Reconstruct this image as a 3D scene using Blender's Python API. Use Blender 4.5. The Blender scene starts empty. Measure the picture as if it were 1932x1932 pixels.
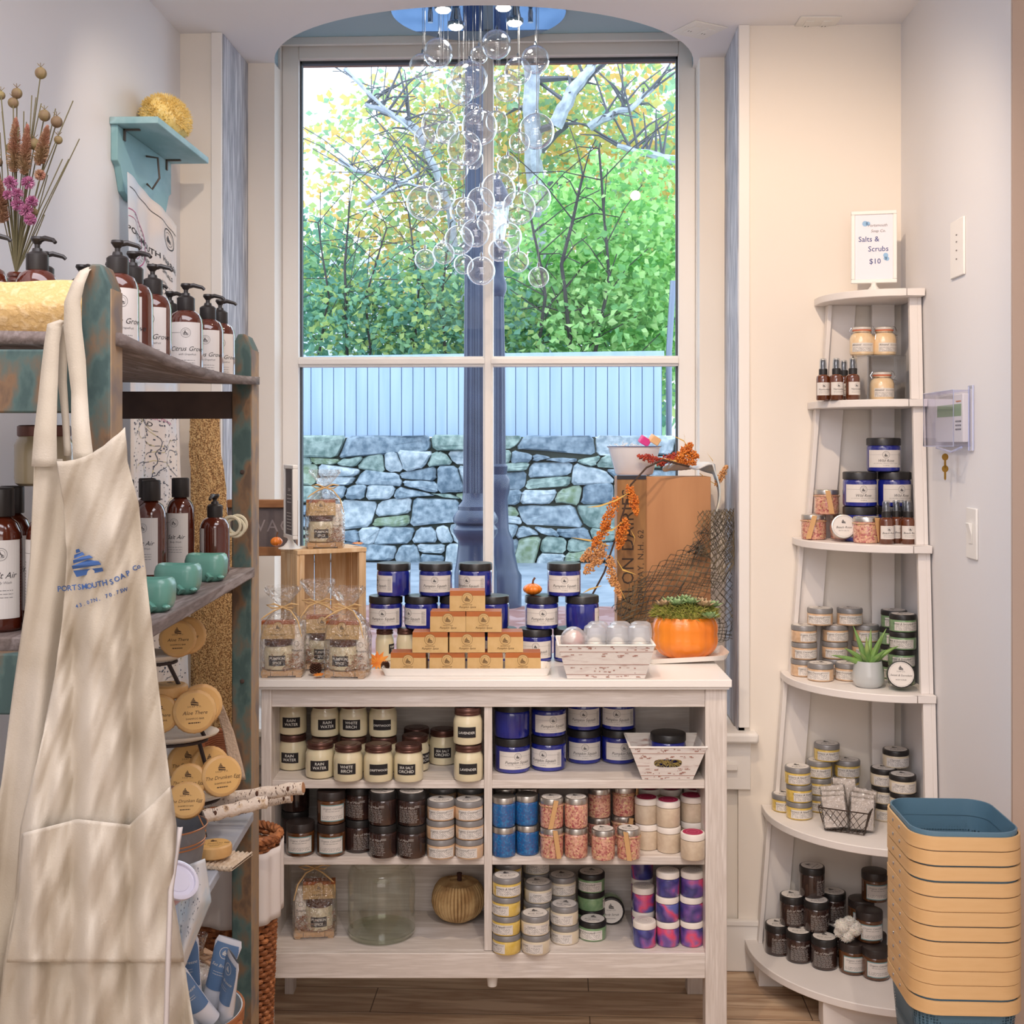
import bpy, math, random
from mathutils import Vector, Matrix
from math import sin, cos, pi, sqrt, atan, radians
# ---------------------------------------------------------------- camera, world, lights, exposure
F = 2300.0; HZ = 840.0; CX = 966.0; EYE = 1.55; TH = atan(.0409)
sc = bpy.context.scene
col = sc.collection
cam_d = bpy.data.cameras.new('camera'); cam = bpy.data.objects.new('camera', cam_d); col.objects.link(cam)
cam.location = (0, 0, EYE); cam.rotation_euler = (pi/2, 0, TH)
cam_d.sensor_width = 36; cam_d.lens = 36*F/1932; cam_d.shift_y = -(966-HZ)/1932; cam_d.clip_start = .05; cam_d.clip_end = 200
sc.camera = cam
sc.view_settings.view_transform = 'Standard'; sc.view_settings.look = 'None'; sc.view_settings.gamma = 1
sc.view_settings.use_curve_mapping = False; sc.view_settings.exposure = 0.2
cy = sc.cycles
cy.use_denoising = True; cy.max_bounces = 9; cy.diffuse_bounces = 4; cy.glossy_bounces = 4; cy.transmission_bounces = 6
cy.transparent_max_bounces = 32; cy.caustics_reflective = False; cy.caustics_refractive = False; cy.sample_clamp_indirect = 6
wd = bpy.data.worlds.new('sky'); sc.world = wd; wd.use_nodes = True
bg = wd.node_tree.nodes['Background']; bg.inputs[0].default_value = (.72, .85, 1.0, 1); bg.inputs[1].default_value = 2.8
def area(name, loc, rot, sx, sy, power, color, spread=pi):
    l = bpy.data.lights.new(name, 'AREA'); l.shape = 'RECTANGLE'; l.size = sx; l.size_y = sy; l.energy = power; l.color = color; l.spread = spread
    o = bpy.data.objects.new(name, l); col.objects.link(o); o.location = loc; o.rotation_euler = rot; return o
area('ceiling_fill_light', (-.2, 1.2, 2.72), (0, 0, 0), 1.6, 1.0, 24, (.96, .93, 1))  # broad overhead fill in place of the shop's unseen downlights
area('ceiling_fill_light', (-.1, -.7, 2.72), (radians(35), 0, 0), 1.8, 1.0, 26, (.98, .95, 1))  # soft fill added behind the camera, tilted toward the window end
area('rear_fill_light', (.2, -2.1, 1.5), (radians(92), 0, 0), 2.6, 1.9, 24, (1, .93, .86))  # fill added behind the camera to brighten ceiling and shelf fronts
def spot(loc, tgt, power, color, size=60, rad=.022):
    l = bpy.data.lights.new('ceiling_spotlight', 'SPOT'); l.energy = power; l.color = color; l.spot_size = radians(size); l.spot_blend = .8; l.shadow_soft_size = rad
    o = bpy.data.objects.new('ceiling_spotlight', l); col.objects.link(o); o.location = loc
    o.rotation_euler = (Vector(tgt)-Vector(loc)).to_track_quat('-Z', 'Y').to_euler()
spot((-.1, 2.2, 2.74), (-.2, 3.35, .95), 38, (1, .80, .60), 75)
spot((.45, .45, 2.74), (.12, 3.15, .2), 60, (1, .85, .68), 40, .018)
spot((.35, 2.3, 2.74), (.60, 3.6, 1.7), 46, (1, .76, .54), 85)
spot((-.62, 2.5, 2.74), (-1.1, 3.5, 1.9), 14, (1, .82, .64), 70)
# ---------------------------------------------------------------- mapping helpers
CT, ST = cos(TH), sin(TH)
def W(xc, D, z): return (xc*CT-D*ST, xc*ST+D*CT, z)
def P(px, py, D): return W((px-CX)*D/F, D, EYE+(HZ-py)*D/F)
def PY(px, py, Y):
    cx_ = (px-CX)/F; t = Y/(cx_*ST+CT); return (t*(cx_*CT-ST), Y, EYE+(HZ-py)/F*t)
def zof(py, D): return EYE+(HZ-py)*D/F
R0 = random.Random(7)
# ---------------------------------------------------------------- materials
def lin(c):
    return tuple(((v/255)/12.92 if v/255 <= .04045 else ((v/255+.055)/1.055)**2.4) for v in c)+(1,)
MT = {}
def M(name, c, rough=.6, metal=0, c2=None, scale=20, stretch=(1, 1, 1), detail=3, lo=.35, hi=.65, bump=0, coat=0, sub=0, voro=False, spec=.5, bscale=None, trans=0, emis=0):
    if name in MT: return MT[name]
    m = bpy.data.materials.new(name); m.use_nodes = True; nt = m.node_tree; b = nt.nodes['Principled BSDF']
    b.inputs['Base Color'].default_value = lin(c); b.inputs['Roughness'].default_value = rough; b.inputs['Metallic'].default_value = metal
    b.inputs['Coat Weight'].default_value = coat; b.inputs['Coat Roughness'].default_value = .05; b.inputs['Specular IOR Level'].default_value = spec
    if trans: b.inputs['Transmission Weight'].default_value = trans
    if sub: b.inputs['Subsurface Weight'].default_value = sub; b.inputs['Subsurface Scale'].default_value = .01
    if emis: b.inputs['Emission Color'].default_value = lin(c); b.inputs['Emission Strength'].default_value = emis
    if c2 or bump:
        tc = nt.nodes.new('ShaderNodeTexCoord'); mp = nt.nodes.new('ShaderNodeMapping'); mp.inputs['Scale'].default_value = stretch
        nt.links.new(tc.outputs['Object'], mp.inputs[0])
        if voro:
            n = nt.nodes.new('ShaderNodeTexVoronoi'); n.inputs['Scale'].default_value = scale; out = n.outputs['Color']
        else:
            n = nt.nodes.new('ShaderNodeTexNoise'); n.inputs['Scale'].default_value = scale; n.inputs['Detail'].default_value = detail; out = n.outputs[0]
        nt.links.new(mp.outputs[0], n.inputs['Vector'])
        if c2:
            cr = nt.nodes.new('ShaderNodeValToRGB'); cs = [c]+(c2 if isinstance(c2, list) else [c2])
            k = len(cs); el = cr.color_ramp.elements
            while len(el) < k: el.new(.5)
            for i, cc in enumerate(cs): el[i].position = lo+(hi-lo)*i/(k-1); el[i].color = lin(cc)
            nt.links.new(out, cr.inputs[0]); nt.links.new(cr.outputs[0], b.inputs['Base Color'])
        if bump:
            bn = nt.nodes.new('ShaderNodeTexNoise'); bn.inputs['Scale'].default_value = bscale or scale*2; bn.inputs['Detail'].default_value = 4
            nt.links.new(mp.outputs[0], bn.inputs['Vector'])
            bp = nt.nodes.new('ShaderNodeBump'); bp.inputs['Strength'].default_value = bump; bp.inputs['Distance'].default_value = .004
            nt.links.new(bn.outputs[0], bp.inputs['Height']); nt.links.new(bp.outputs[0], b.inputs['Normal'])
    MT[name] = m; return m
def thin(name, tint=(255, 255, 255), base=.04, rim=.8, power=3.0, rough=.02, gl=(255, 255, 255), bump=0):
    if name in MT: return MT[name]
    m = bpy.data.materials.new(name); m.use_nodes = True; nt = m.node_tree; nt.nodes.remove(nt.nodes['Principled BSDF'])
    t = nt.nodes.new('ShaderNodeBsdfTransparent'); t.inputs[0].default_value = lin(tint)
    g = nt.nodes.new('ShaderNodeBsdfGlossy'); g.inputs['Roughness'].default_value = rough; g.inputs[0].default_value = lin(gl)
    lw = nt.nodes.new('ShaderNodeLayerWeight'); lw.inputs[0].default_value = .5
    pw = nt.nodes.new('ShaderNodeMath'); pw.operation = 'POWER'; pw.inputs[1].default_value = power
    mu = nt.nodes.new('ShaderNodeMath'); mu.operation = 'MULTIPLY_ADD'; mu.inputs[1].default_value = rim; mu.inputs[2].default_value = base
    nt.links.new(lw.outputs['Facing'], pw.inputs[0]); nt.links.new(pw.outputs[0], mu.inputs[0])
    mx = nt.nodes.new('ShaderNodeMixShader'); nt.links.new(mu.outputs[0], mx.inputs[0]); nt.links.new(t.outputs[0], mx.inputs[1]); nt.links.new(g.outputs[0], mx.inputs[2])
    nt.links.new(mx.outputs[0], nt.nodes['Material Output'].inputs[0])
    if bump:
        bn = nt.nodes.new('ShaderNodeTexNoise'); bn.inputs['Scale'].default_value = 60; tc = nt.nodes.new('ShaderNodeTexCoord'); nt.links.new(tc.outputs['Object'], bn.inputs['Vector'])
        bp = nt.nodes.new('ShaderNodeBump'); bp.inputs['Strength'].default_value = bump; bp.inputs['Distance'].default_value = .01
        nt.links.new(bn.outputs[0], bp.inputs['Height']); nt.links.new(bp.outputs[0], g.inputs['Normal']); nt.links.new(bp.outputs[0], lw.inputs['Normal'])
    MT[name] = m; return m
INK = M('dark_ink', (45, 42, 44), .7); WHITEINK = M('chalk_white', (225, 222, 215), .8); PAPER = M('label_paper', (222, 216, 210), .55); GREYINK = M('grey_ink', (120, 116, 116), .7)
# ---------------------------------------------------------------- mesh builder
class MB:
    def __init__(s): s.v = []; s.f = []; s.m = []
    def add(s, vs, fs, mi=0):
        o = len(s.v); s.v += [tuple(p) for p in vs]; s.f += [tuple(i+o for i in f) for f in fs]; s.m += [mi]*len(fs); return s
    def box(s, x0, x1, y0, y1, z0, z1, mi=0, fn=None):
        vs = [(x, y, z) for z in (z0, z1) for y in (y0, y1) for x in (x0, x1)]
        if fn: vs = [fn(*p) for p in vs]
        return s.add(vs, [(0, 2, 3, 1), (4, 5, 7, 6), (0, 1, 5, 4), (1, 3, 7, 5), (3, 2, 6, 7), (2, 0, 4, 6)], mi)
    def lathe(s, prof, n=24, c=(0, 0, 0), mi=0, cap=True, sx=1, sy=1, fn=None):
        vs = []
        for r, z in prof:
            for k in range(n):
                a = 2*pi*k/n; rr = fn(r, z, a) if fn else r
                vs.append((c[0]+rr*cos(a)*sx, c[1]+rr*sin(a)*sy, c[2]+z))
        fs = []
        for i in range(len(prof)-1):
            for k in range(n):
                fs.append((i*n+k, i*n+(k+1) % n, (i+1)*n+(k+1) % n, (i+1)*n+k))
        if cap: fs.append(tuple(reversed(range(n)))); L = (len(prof)-1)*n; fs.append(tuple(range(L, L+n)))
        return s.add(vs, fs, mi)
    def tube(s, pts, r, n=6, mi=0, cap=True, closed=False):
        pts = [Vector(p) for p in pts]; rs = r if isinstance(r, (list, tuple)) else [r]*len(pts); vs = []; prev = None
        for i, p in enumerate(pts):
            if closed: d = pts[(i+1) % len(pts)]-pts[i-1]
            else: d = pts[min(i+1, len(pts)-1)]-pts[max(i-1, 0)]
            if d.length < 1e-9: d = Vector((0, 0, 1))
            d.normalize()
            a = prev if prev is not None and abs(prev.dot(d)) < .95 else (Vector((0, 0, 1)) if abs(d.z) < .9 else Vector((1, 0, 0)))
            a = (a-d*a.dot(d)).normalized(); prev = a; b = d.cross(a)
            for k in range(n):
                t = 2*pi*k/n; vs.append(p+(a*cos(t)+b*sin(t))*rs[i])
        fs = []; m = len(pts)
        for i in range(m if closed else m-1):
            j = (i+1) % m
            for k in range(n): fs.append((i*n+k, i*n+(k+1) % n, j*n+(k+1) % n, j*n+k))
        if cap and not closed: fs.append(tuple(reversed(range(n)))); fs.append(tuple(range((m-1)*n, m*n)))
        return s.add(vs, fs, mi)
    def ball(s, c, r, n=10, m=6, mi=0, fn=None):
        rx, ry, rz = r if isinstance(r, (list, tuple)) else (r, r, r); vs = [(c[0], c[1], c[2]-rz)]
        for i in range(1, m):
            a = -pi/2+pi*i/m
            for k in range(n):
                t = 2*pi*k/n; g = fn(a, t) if fn else 1
                vs.append((c[0]+rx*g*cos(a)*cos(t), c[1]+ry*g*cos(a)*sin(t), c[2]+rz*g*sin(a)))
        vs.append((c[0], c[1], c[2]+rz)); fs = []
        for k in range(n): fs.append((0, 1+(k+1) % n, 1+k))
        for i in range(m-2):
            for k in range(n): fs.append((1+i*n+k, 1+i*n+(k+1) % n, 1+(i+1)*n+(k+1) % n, 1+(i+1)*n+k))
        L = 1+(m-2)*n
        for k in range(n): fs.append((L+k, L+(k+1) % n, L+n))
        return s.add(vs, fs, mi)
    def prism(s, poly, d0, d1, ax='z', mi=0, fn=None):
        n = len(poly)
        def q(a, b, d): return {'z': (a, b, d), 'y': (a, d, b), 'x': (d, a, b)}[ax]
        vs = [q(a, b, d0) for a, b in poly]+[q(a, b, d1) for a, b in poly]
        if fn: vs = [fn(*p) for p in vs]
        fs = [tuple(reversed(range(n))), tuple(range(n, 2*n))]+[(i, (i+1) % n, n+(i+1) % n, n+i) for i in range(n)]
        return s.add(vs, fs, mi)
    def sheet(s, fn, nu, nv, mi=0):
        vs = [fn(i/nu, j/nv) for j in range(nv+1) for i in range(nu+1)]
        return s.add(vs, [(j*(nu+1)+i, j*(nu+1)+i+1, (j+1)*(nu+1)+i+1, (j+1)*(nu+1)+i) for j in range(nv) for i in range(nu)], mi)
    def mesh(s, name, mats, smooth=True, ang=35):
        me = bpy.data.meshes.new(name); me.from_pydata(s.v, [], s.f)
        for m in (mats if isinstance(mats, (list, tuple)) else [mats]): me.materials.append(m)
        me.polygons.foreach_set('material_index', s.m)
        if smooth:
            me.polygons.foreach_set('use_smooth', [True]*len(s.f)); me.set_sharp_from_angle(angle=radians(ang))
        me.update(); return me
    def build(s, name, mats, parent=None, smooth=True, bevel=0, solid=0, ang=35):
        off = Vector((0, 0, 0))
        if parent is None:
            xs, ys, zs = zip(*s.v); off = Vector(((min(xs)+max(xs))/2, (min(ys)+max(ys))/2, min(zs)))
            s.v = [(x-off.x, y-off.y, z-off.z) for x, y, z in s.v]
        o = bpy.data.objects.new(name, s.mesh(name, mats, smooth, ang)); col.objects.link(o); o.location = off; o['_org'] = tuple(off)
        if parent is not None:
            o.parent = parent; q = parent; T = Matrix.Identity(4)
            root = Vector(parent.get('_org', (0, 0, 0))); o.matrix_parent_inverse = Matrix.Translation(-root); o['_org'] = (0., 0., 0.)
        if solid: md = o.modifiers.new('thickness', 'SOLIDIFY'); md.thickness = solid
        if bevel: md = o.modifiers.new('bevel', 'BEVEL'); md.width = bevel; md.segments = 2; md.limit_method = 'ANGLE'
        return o
def tag(o, label, cat, group=None, kind=None):
    o['label'] = label; o['category'] = cat
    if group: o['group'] = group
    if kind: o['kind'] = kind
    LB.append((o, label)); return o
LB = []
def thing(name, label, cat, loc=(0, 0, 0), group=None, rotz=0):
    o = bpy.data.objects.new(name, None); col.objects.link(o); o.location = loc; o.empty_display_size = .02; o['_org'] = tuple(loc); o.rotation_euler.z = rotz
    return tag(o, label, cat, group)
def struct(mb, name, mats, parent=None, **k):
    o = mb.build(name, mats, parent, **k)
    if parent is None: o['kind'] = 'structure'
    return o
# ---------------------------------------------------------------- 2D drawing (labels, prints)
_tx = {}
def text2d(t, size, shear=0, res=2, bold=0, sp=1):
    k = (t, round(size, 5), shear, bold, sp)
    if k not in _tx:
        c = bpy.data.curves.new('tmp', 'FONT'); c.body = t; c.size = size; c.shear = shear; c.resolution_u = res; c.align_x = 'CENTER'; c.offset = bold; c.space_character = sp
        ob = bpy.data.objects.new('tmp', c); me = ob.to_mesh()
        _tx[k] = ([(v.co.x, v.co.y) for v in me.vertices], [tuple(p.vertices) for p in me.polygons]); ob.to_mesh_clear()
        bpy.data.objects.remove(ob); bpy.data.curves.remove(c)
    return _tx[k]
class D2:
    def __init__(s): s.v = []; s.f = []; s.m = []; s.l = []
    def add(s, vs, fs, mi, lay):
        o = len(s.v); s.v += [(a, b, lay) for a, b in vs]; s.f += [tuple(i+o for i in f) for f in fs]; s.m += [mi]*len(fs)
    def text(s, t, u, v, size, mi=1, shear=0, rot=0, bold=0, sp=1, lay=1):
        vs, fs = text2d(t, size, shear, bold=bold, sp=sp); c, n = cos(rot), sin(rot)
        s.add([(u+a*c-b*n, v+a*n+b*c) for a, b in vs], fs, mi, lay); return s
    def rect(s, u0, u1, v0, v1, mi=0, step=.006, lay=0):
        n = max(1, int((u1-u0)/step)+1); vs = [(u0+(u1-u0)*i/n, v) for v in (v0, v1) for i in range(n+1)]
        s.add(vs, [(i, i+1, n+2+i, n+1+i) for i in range(n)], mi, lay); return s
    def ring(s, u, v, r0, r1, mi=1, n=20, lay=1):
        vs = [(u+r*cos(2*pi*k/n), v+r*sin(2*pi*k/n)) for r in (r0, r1) for k in range(n)]
        s.add(vs, [(k, (k+1) % n, n+(k+1) % n, n+k) for k in range(n)], mi, lay); return s
    def disc(s, u, v, r, mi=0, n=24, lay=0):
        s.add([(u+r*cos(2*pi*k/n), v+r*sin(2*pi*k/n)) for k in range(n)], [tuple(range(n))], mi, lay); return s
    def ship(s, u, v, w, mi=1, rot=0, lay=1):
        c, n = cos(rot), sin(rot)
        for p in ([(-.5, -.05), (.5, -.25), (.5, -.38), (-.45, -.3)], [(-.5, .0), (-.5, .12), (.1, .16), (.45, .0), (.5, -.14)], [(-.4, .18), (-.4, .3), (.08, .34), (.08, .2)],
                  [(-.3, .36), (-.28, .46), (-.02, .48), (0, .38)], [(-.2, .5), (-.18, .62), (-.08, .62), (-.06, .5)]):
            s.add([(u+w*(a*c-b*n), v+w*(a*n+b*c)) for a, b in p], [tuple(range(len(p)))], mi, lay)
        return s
    def lines(s, u, v, w, n, dv, th, mi=1, seed=1, lay=1):
        r = random.Random(seed)
        for i in range(n):
            x = u-w/2; end = u+w/2*r.uniform(.75, 1)
            while x < end:
                L = r.uniform(.06, .2)*w; s.rect(x, min(x+L, end), v-i*dv-th, v-i*dv, mi, 1, lay); x += L+.03*w
        return s
    def to(s, mb, fn, eps=.00025):
        mb.add([fn(a, b, (l+1)*eps) for a, b, l in s.v], [], 0); o = len(mb.v)-len(s.v)
        mb.f += [tuple(i+o for i in f) for f in s.f]; mb.m += s.m; return mb
def cylmap(R, ang0=0): return lambda u, v, e: ((R+e)*sin(u/R+ang0), -(R+e)*cos(u/R+ang0), v)
def flat_y(y0): return lambda u, v, e: (u, y0-e, v)
def flat_z(z0): return lambda u, v, e: (u, v, z0+e)
# ---------------------------------------------------------------- kinds of repeated things
class Kind:
    def __init__(s, name, desc, cat): s.name = name; s.desc = desc; s.cat = cat; s.p = []
    def part(s, name, mb, mats, par=None, smooth=True, ang=35, label=None):
        s.p.append((name, mb.mesh(name, mats, smooth, ang), par, label)); return len(s.p)-1
    def put(s, loc, rotz=0, label=None, group=None, scale=None, rot=None, lab_full=None):
        o = bpy.data.objects.new(s.name, None); col.objects.link(o); o.location = loc; o.rotation_euler = rot or (0, 0, TH+rotz); o.empty_display_size = .02
        if scale: o.scale = scale
        tag(o, lab_full or ((s.desc+', '+label) if label else s.desc), s.cat, group); objs = []
        for n, me, par, lb in s.p:
            c = bpy.data.objects.new(n, me); col.objects.link(c); c.parent = o if par is None else objs[par]
            if lb: c['label'] = lb
            objs.append(c)
        return o
LV = {1: ['single jar'], 2: ['lower', 'upper'], 3: ['bottom', 'middle', 'top'], 4: ['bottom', 'second', 'third', 'top']}
def base(kind, px, pyb, z, D=None):
    Df = D or F*(EYE-z)/(pyb-HZ); Dc = Df+kind.r; return (px-CX)*Dc/F, Dc
def stack(kind, px, pyb, z, n, where, D=None, turns=None, group=None, sc_=None):
    """n jars piled up; pyb is the picture row of the lowest front rim, D the depth of the front"""
    xc, Dc = base(kind, px, pyb, z, D); h = kind.h*(sc_[2] if sc_ else 1); ks = kind if isinstance(kind, list) else [kind]*n
    for i in range(n):
        t = turns[i % len(turns)] if turns else R0.uniform(-.25, .25); j = (R0.uniform(-.002, .002), R0.uniform(-.001, .001)) if i else (0, 0)
        lv = LV[n][i]
        ks[i].put(W(xc+j[0], Dc+j[1], z+i*h), t, (lv+' '+where) if n > 1 else where, group, sc_)
# ================================================================ THE ROOM
YA, YB, YW = 3.63, 3.92, 4.03; ZC = 2.79; ZR = 2.90; ZS = .705
XL = PY(340, 800, YA)[0]; XR = PY(1700, 800, YA)[0]
XNL = PY(420, 800, YA)[0]; XNR = PY(1393, 800, YA)[0]
WALL = M('painted_wall', (238, 230, 220), .75, bump=.05, bscale=60); WALLW = M('side_wall_paint', (230, 229, 231), .7, bump=.04, bscale=60)
TRIM = M('trim_paint', (238, 234, 230), .4); CEIL = M('ceiling_paint', (238, 237, 240), .8)
GREYW = M('whitewashed_board', (196, 198, 206), .75, c2=[(150, 152, 162), (214, 215, 220)], scale=9, stretch=(6, 6, .5), detail=6, bump=.3)
FLOORM = M('vinyl_plank_floor', (200, 172, 142), .45, c2=[(172, 140, 112), (214, 188, 158)], scale=5, stretch=(.6, 6, 1), detail=7, bump=.05)
def plank_joints(m):
    nt = m.node_tree; b = nt.nodes['Principled BSDF']; br = nt.nodes.new('ShaderNodeTexBrick'); tc = nt.nodes.new('ShaderNodeTexCoord')
    src = b.inputs['Base Color'].links[0].from_socket; br.inputs['Scale'].default_value = 1; br.inputs['Brick Width'].default_value = 1.2; br.inputs['Row Height'].default_value = .15
    br.inputs['Mortar Size'].default_value = .0015; br.inputs['Mortar'].default_value = (.1, .06, .04, 1); nt.links.new(tc.outputs['Object'], br.inputs['Vector'])
    nt.links.new(src, br.inputs['Color1']); nt.links.new(src, br.inputs['Color2']); nt.links.new(br.outputs['Color'], b.inputs['Base Color'])
plank_joints(FLOORM)
Y0 = -2.2; XE = 2.6
struct(MB().box(XL-.1, XE, Y0, YA+.1, -.05, 0), 'floor', FLOORM, smooth=False)
struct(MB().box(XL-.12, XL, Y0, YA, 0, ZC), 'wall_left', WALLW, smooth=False)
YE = 2.75
struct(MB().box(XR, XR+.12, YE+.002, YA, 0, ZC), 'wall_right', WALLW, smooth=False)
struct(MB().box(XR, XE, YE-.01, YE, 0, ZC).box(XR+.12, XE, YE, YE+.12, 0, ZC), 'wall_near_right', M('shaded_taupe_wall', (190, 168, 152), .8), smooth=False)  # brownish return wall, with its shade put into the colour
struct(MB().box(XE, XE+.1, Y0, YE, 0, ZC), 'wall_far_right', WALLW, smooth=False)
struct(MB().box(XL, XE, Y0-.1, Y0, 0, ZC), 'wall_front', WALLW, smooth=False)
# back wall: left and right piers, the wall under the sill, boards of the niche
bw = MB().box(XL, XNL, YA, YA+.3, 0, ZC).box(XNR, XR, YA, YA+.3, 0, ZC).box(XNL, XNR, YA+.02, YA+.3, 0, ZS-.03)
xa, xb = PY(518, 800, YB)[0], PY(1320, 800, YB)[0]
bw.box(XNL, xa, YB, YB+.1, ZS-.03, ZC).box(xb, XNR, YB, YB+.1, ZS-.03, ZC)
struct(bw, 'wall_back', WALL, smooth=False)
struct(MB().box(XNL-.018, XNL+.002, YA+.0, YB, ZS, ZC-.002), 'trim_1', GREYW, smooth=False)
struct(MB().box(XNR-.002, XNR+.018, YA+.0, YB, ZS, ZC-.002), 'trim_2', GREYW, smooth=False)
struct(MB().box(XNL-.032, XNL-.0, YA-.012, YA, ZS+.012, ZC), 'trim_3', TRIM, bevel=.002)
struct(MB().box(XNR+.0, XNR+.032, YA-.012, YA, ZS+.012, ZC), 'trim_4', TRIM, bevel=.002)
# stool with rounded nose, apron board, baseboards
x2 = PY(1428, 800, YA)[0]
struct(MB().box(XNL-.05, x2, YA-.045, YA+.06, ZS-.028, ZS+.002).box(XNL, XNR, YA+.06, YW, ZS-.028, ZS), 'trim_5', TRIM, bevel=.008)
struct(MB().box(XNL-.04, x2-.02, YA-.014, YA, ZS-.17, ZS-.028).box(XNL-.04, x2-.06, YA-.03, YA-.014, ZS-.11, ZS-.09), 'trim_6', TRIM, bevel=.002)
struct(MB().box(XL, XR, YA-.016, YA, 0, .135).box(XL, XR, YA-.02, YA, .135, .15), 'baseboard_back', TRIM, bevel=.002)
struct(MB().box(XL, XL+.016, Y0, YA-.02, 0, .15), 'baseboard_left', TRIM, bevel=.002)
# ceiling with the elliptical bite in front of the window, raised pale blue ceiling above it
ex0, ex1 = PY(513, 800, YB)[0], PY(1313, 800, YB)[0]; exc, exh = (ex0+ex1)/2, (ex1-ex0)/2; ED = YB+.12-3.43
arc = [(exc+exh*cos(a), YB+.12-ED*sin(a)**.9) for a in [pi*k/40 for k in range(41)]]
ce = MB(); z0, z1 = ZC, ZC+.02
ys = 3.3
ce.box(XL-.1, XE, Y0, ys, z0, z1).box(XL-.1, ex0, ys, YB+.12, z0, z1).box(ex1, XR+.2, ys, YB+.12, z0, z1)
for i in range(40):
    (xr_, yr_), (xl_, yl_) = arc[i], arc[i+1]
    ce.add([(xl_, ys, z0), (xr_, ys, z0), (xr_, yr_, z0), (xl_, yl_, z0), (xl_, ys, z1), (xr_, ys, z1), (xr_, yr_, z1), (xl_, yl_, z1)], [(0, 3, 2, 1), (4, 5, 6, 7), (3, 7, 6, 2)])
    ce.add([(xr_, yr_, z0), (xl_, yl_, z0), (xl_, yl_, ZR), (xr_, yr_, ZR)], [(0, 1, 2, 3)], 1)
BLUEC = M('pale_blue_ceiling_paint', (168, 196, 208), .8)
ce.box(ex0-.1, ex1+.1, 3.2, YB+.25, ZR, ZR+.02, 1)
struct(ce, 'ceiling', [CEIL, BLUEC], smooth=False)
# window
wz0 = ZS; gx0, gx1 = PY(568, 800, YW+.04)[0], PY(1278, 800, YW+.04)[0]; gz1 = PY(900, 114, YW+.04)[2]
mz0, mz1 = PY(900, 692, YW+.02)[2], PY(900, 673, YW+.02)[2]; mx0, mx1 = PY(912, 800, YW+.02)[0], PY(931, 800, YW+.02)[0]
gz0 = ZS+.06
wn = MB(); fr = .055
wn.box(gx0-fr, gx0, YW, YW+.07, ZS, gz1+fr).box(gx1, gx1+fr, YW, YW+.07, ZS, gz1+fr).box(gx0, gx1, YW, YW+.07, gz1, gz1+fr).box(gx0, gx1, YW, YW+.07, ZS, gz0)
wo = struct(wn, 'window_1', TRIM, bevel=.003)
cs = MB(); cs.box(gx0-fr-.12, gx0-fr, YW-.012, YW+.06, ZS, ZR).box(gx1+fr, gx1+fr+.12, YW-.012, YW+.06, ZS, ZR).box(gx0-fr, gx1+fr, YW-.012, YW+.06, gz1+fr+.01, ZR)
cs.box(gx0-fr, gx1+fr, YW-.03, YW-.012, ZR-.025, ZR).box(gx0-fr-.02, gx0-fr, YW-.03, YW-.012, ZS, ZR-.025).box(gx1+fr, gx1+fr+.02, YW-.03, YW-.012, ZS, ZR-.025)
struct(cs, 'trim_7', TRIM, bevel=.003)
gk = M('window_gasket', (60, 66, 72), .6); g = .006
MB().box(gx0, gx0+g, YW+.025, YW+.05, gz0, gz1).box(gx1-g, gx1, YW+.025, YW+.05, gz0, gz1).box(gx0, gx1, YW+.025, YW+.05, gz1-.009, gz1).build('gasket', gk, wo, smooth=False)
MB().box(mx0, mx1, YW+.0, YW+.05, gz0, gz1).box(mx0+.006, mx1-.006, YW-.012, YW, gz0, gz1).build('mullion', TRIM, wo, bevel=.002)
MB().box(gx0, gx1, YW+.004, YW+.05, mz0, mz1).box(gx0, gx1, YW-.008, YW+.004, mz0+.008, mz1-.008).build('glazing_bar', TRIM, wo, bevel=.002)
PANE = thin('window_glass', (250, 252, 253), .006, .3, 5, .0)
for a, b, c, d in ((gx0, mx0, gz0, mz0), (mx1, gx1, gz0, mz0), (gx0, mx0, mz1, gz1), (mx1, gx1, mz1, gz1)):
    MB().add([(a, YW+.035, c), (b, YW+.035, c), (b, YW+.035, d), (a, YW+.035, d)], [(0, 1, 2, 3)]).build('pane', PANE, wo, smooth=False)
# ================================================================ OUTSIDE
GZ = .30
ASPH = M('wet_asphalt', (120, 132, 146), .5, c2=(150, 160, 172), scale=4, detail=5, bump=.2); BRK = M('brick_paving', (128, 88, 82), .8, c2=(150, 120, 118), scale=8, voro=True)
struct(MB().box(-12, 12, YW+.2, 30, GZ-.1, GZ), 'street_ground', [ASPH], smooth=False)
tag(MB().box(-9, 9, 5.2, 9.4, GZ, GZ+.01).build('brick_sidewalk', BRK, smooth=False), 'reddish brick sidewalk strip outside the window', 'sidewalk')
struct(MB().box(-3.5, XNL-.15, YW+.1, YW+.3, 0, 3.4).box(XNR+.15, 3.5, YW+.1, YW+.3, 0, 3.4).box(XNL-.2, XNR+.2, YW+.1, YW+.2, 0, ZS).box(XNL-.2, XNR+.2, YW+.08, YW+.3, ZR, 3.4), 'wall_outer', M('outer_masonry', (150, 120, 108), .9), smooth=False)
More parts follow.
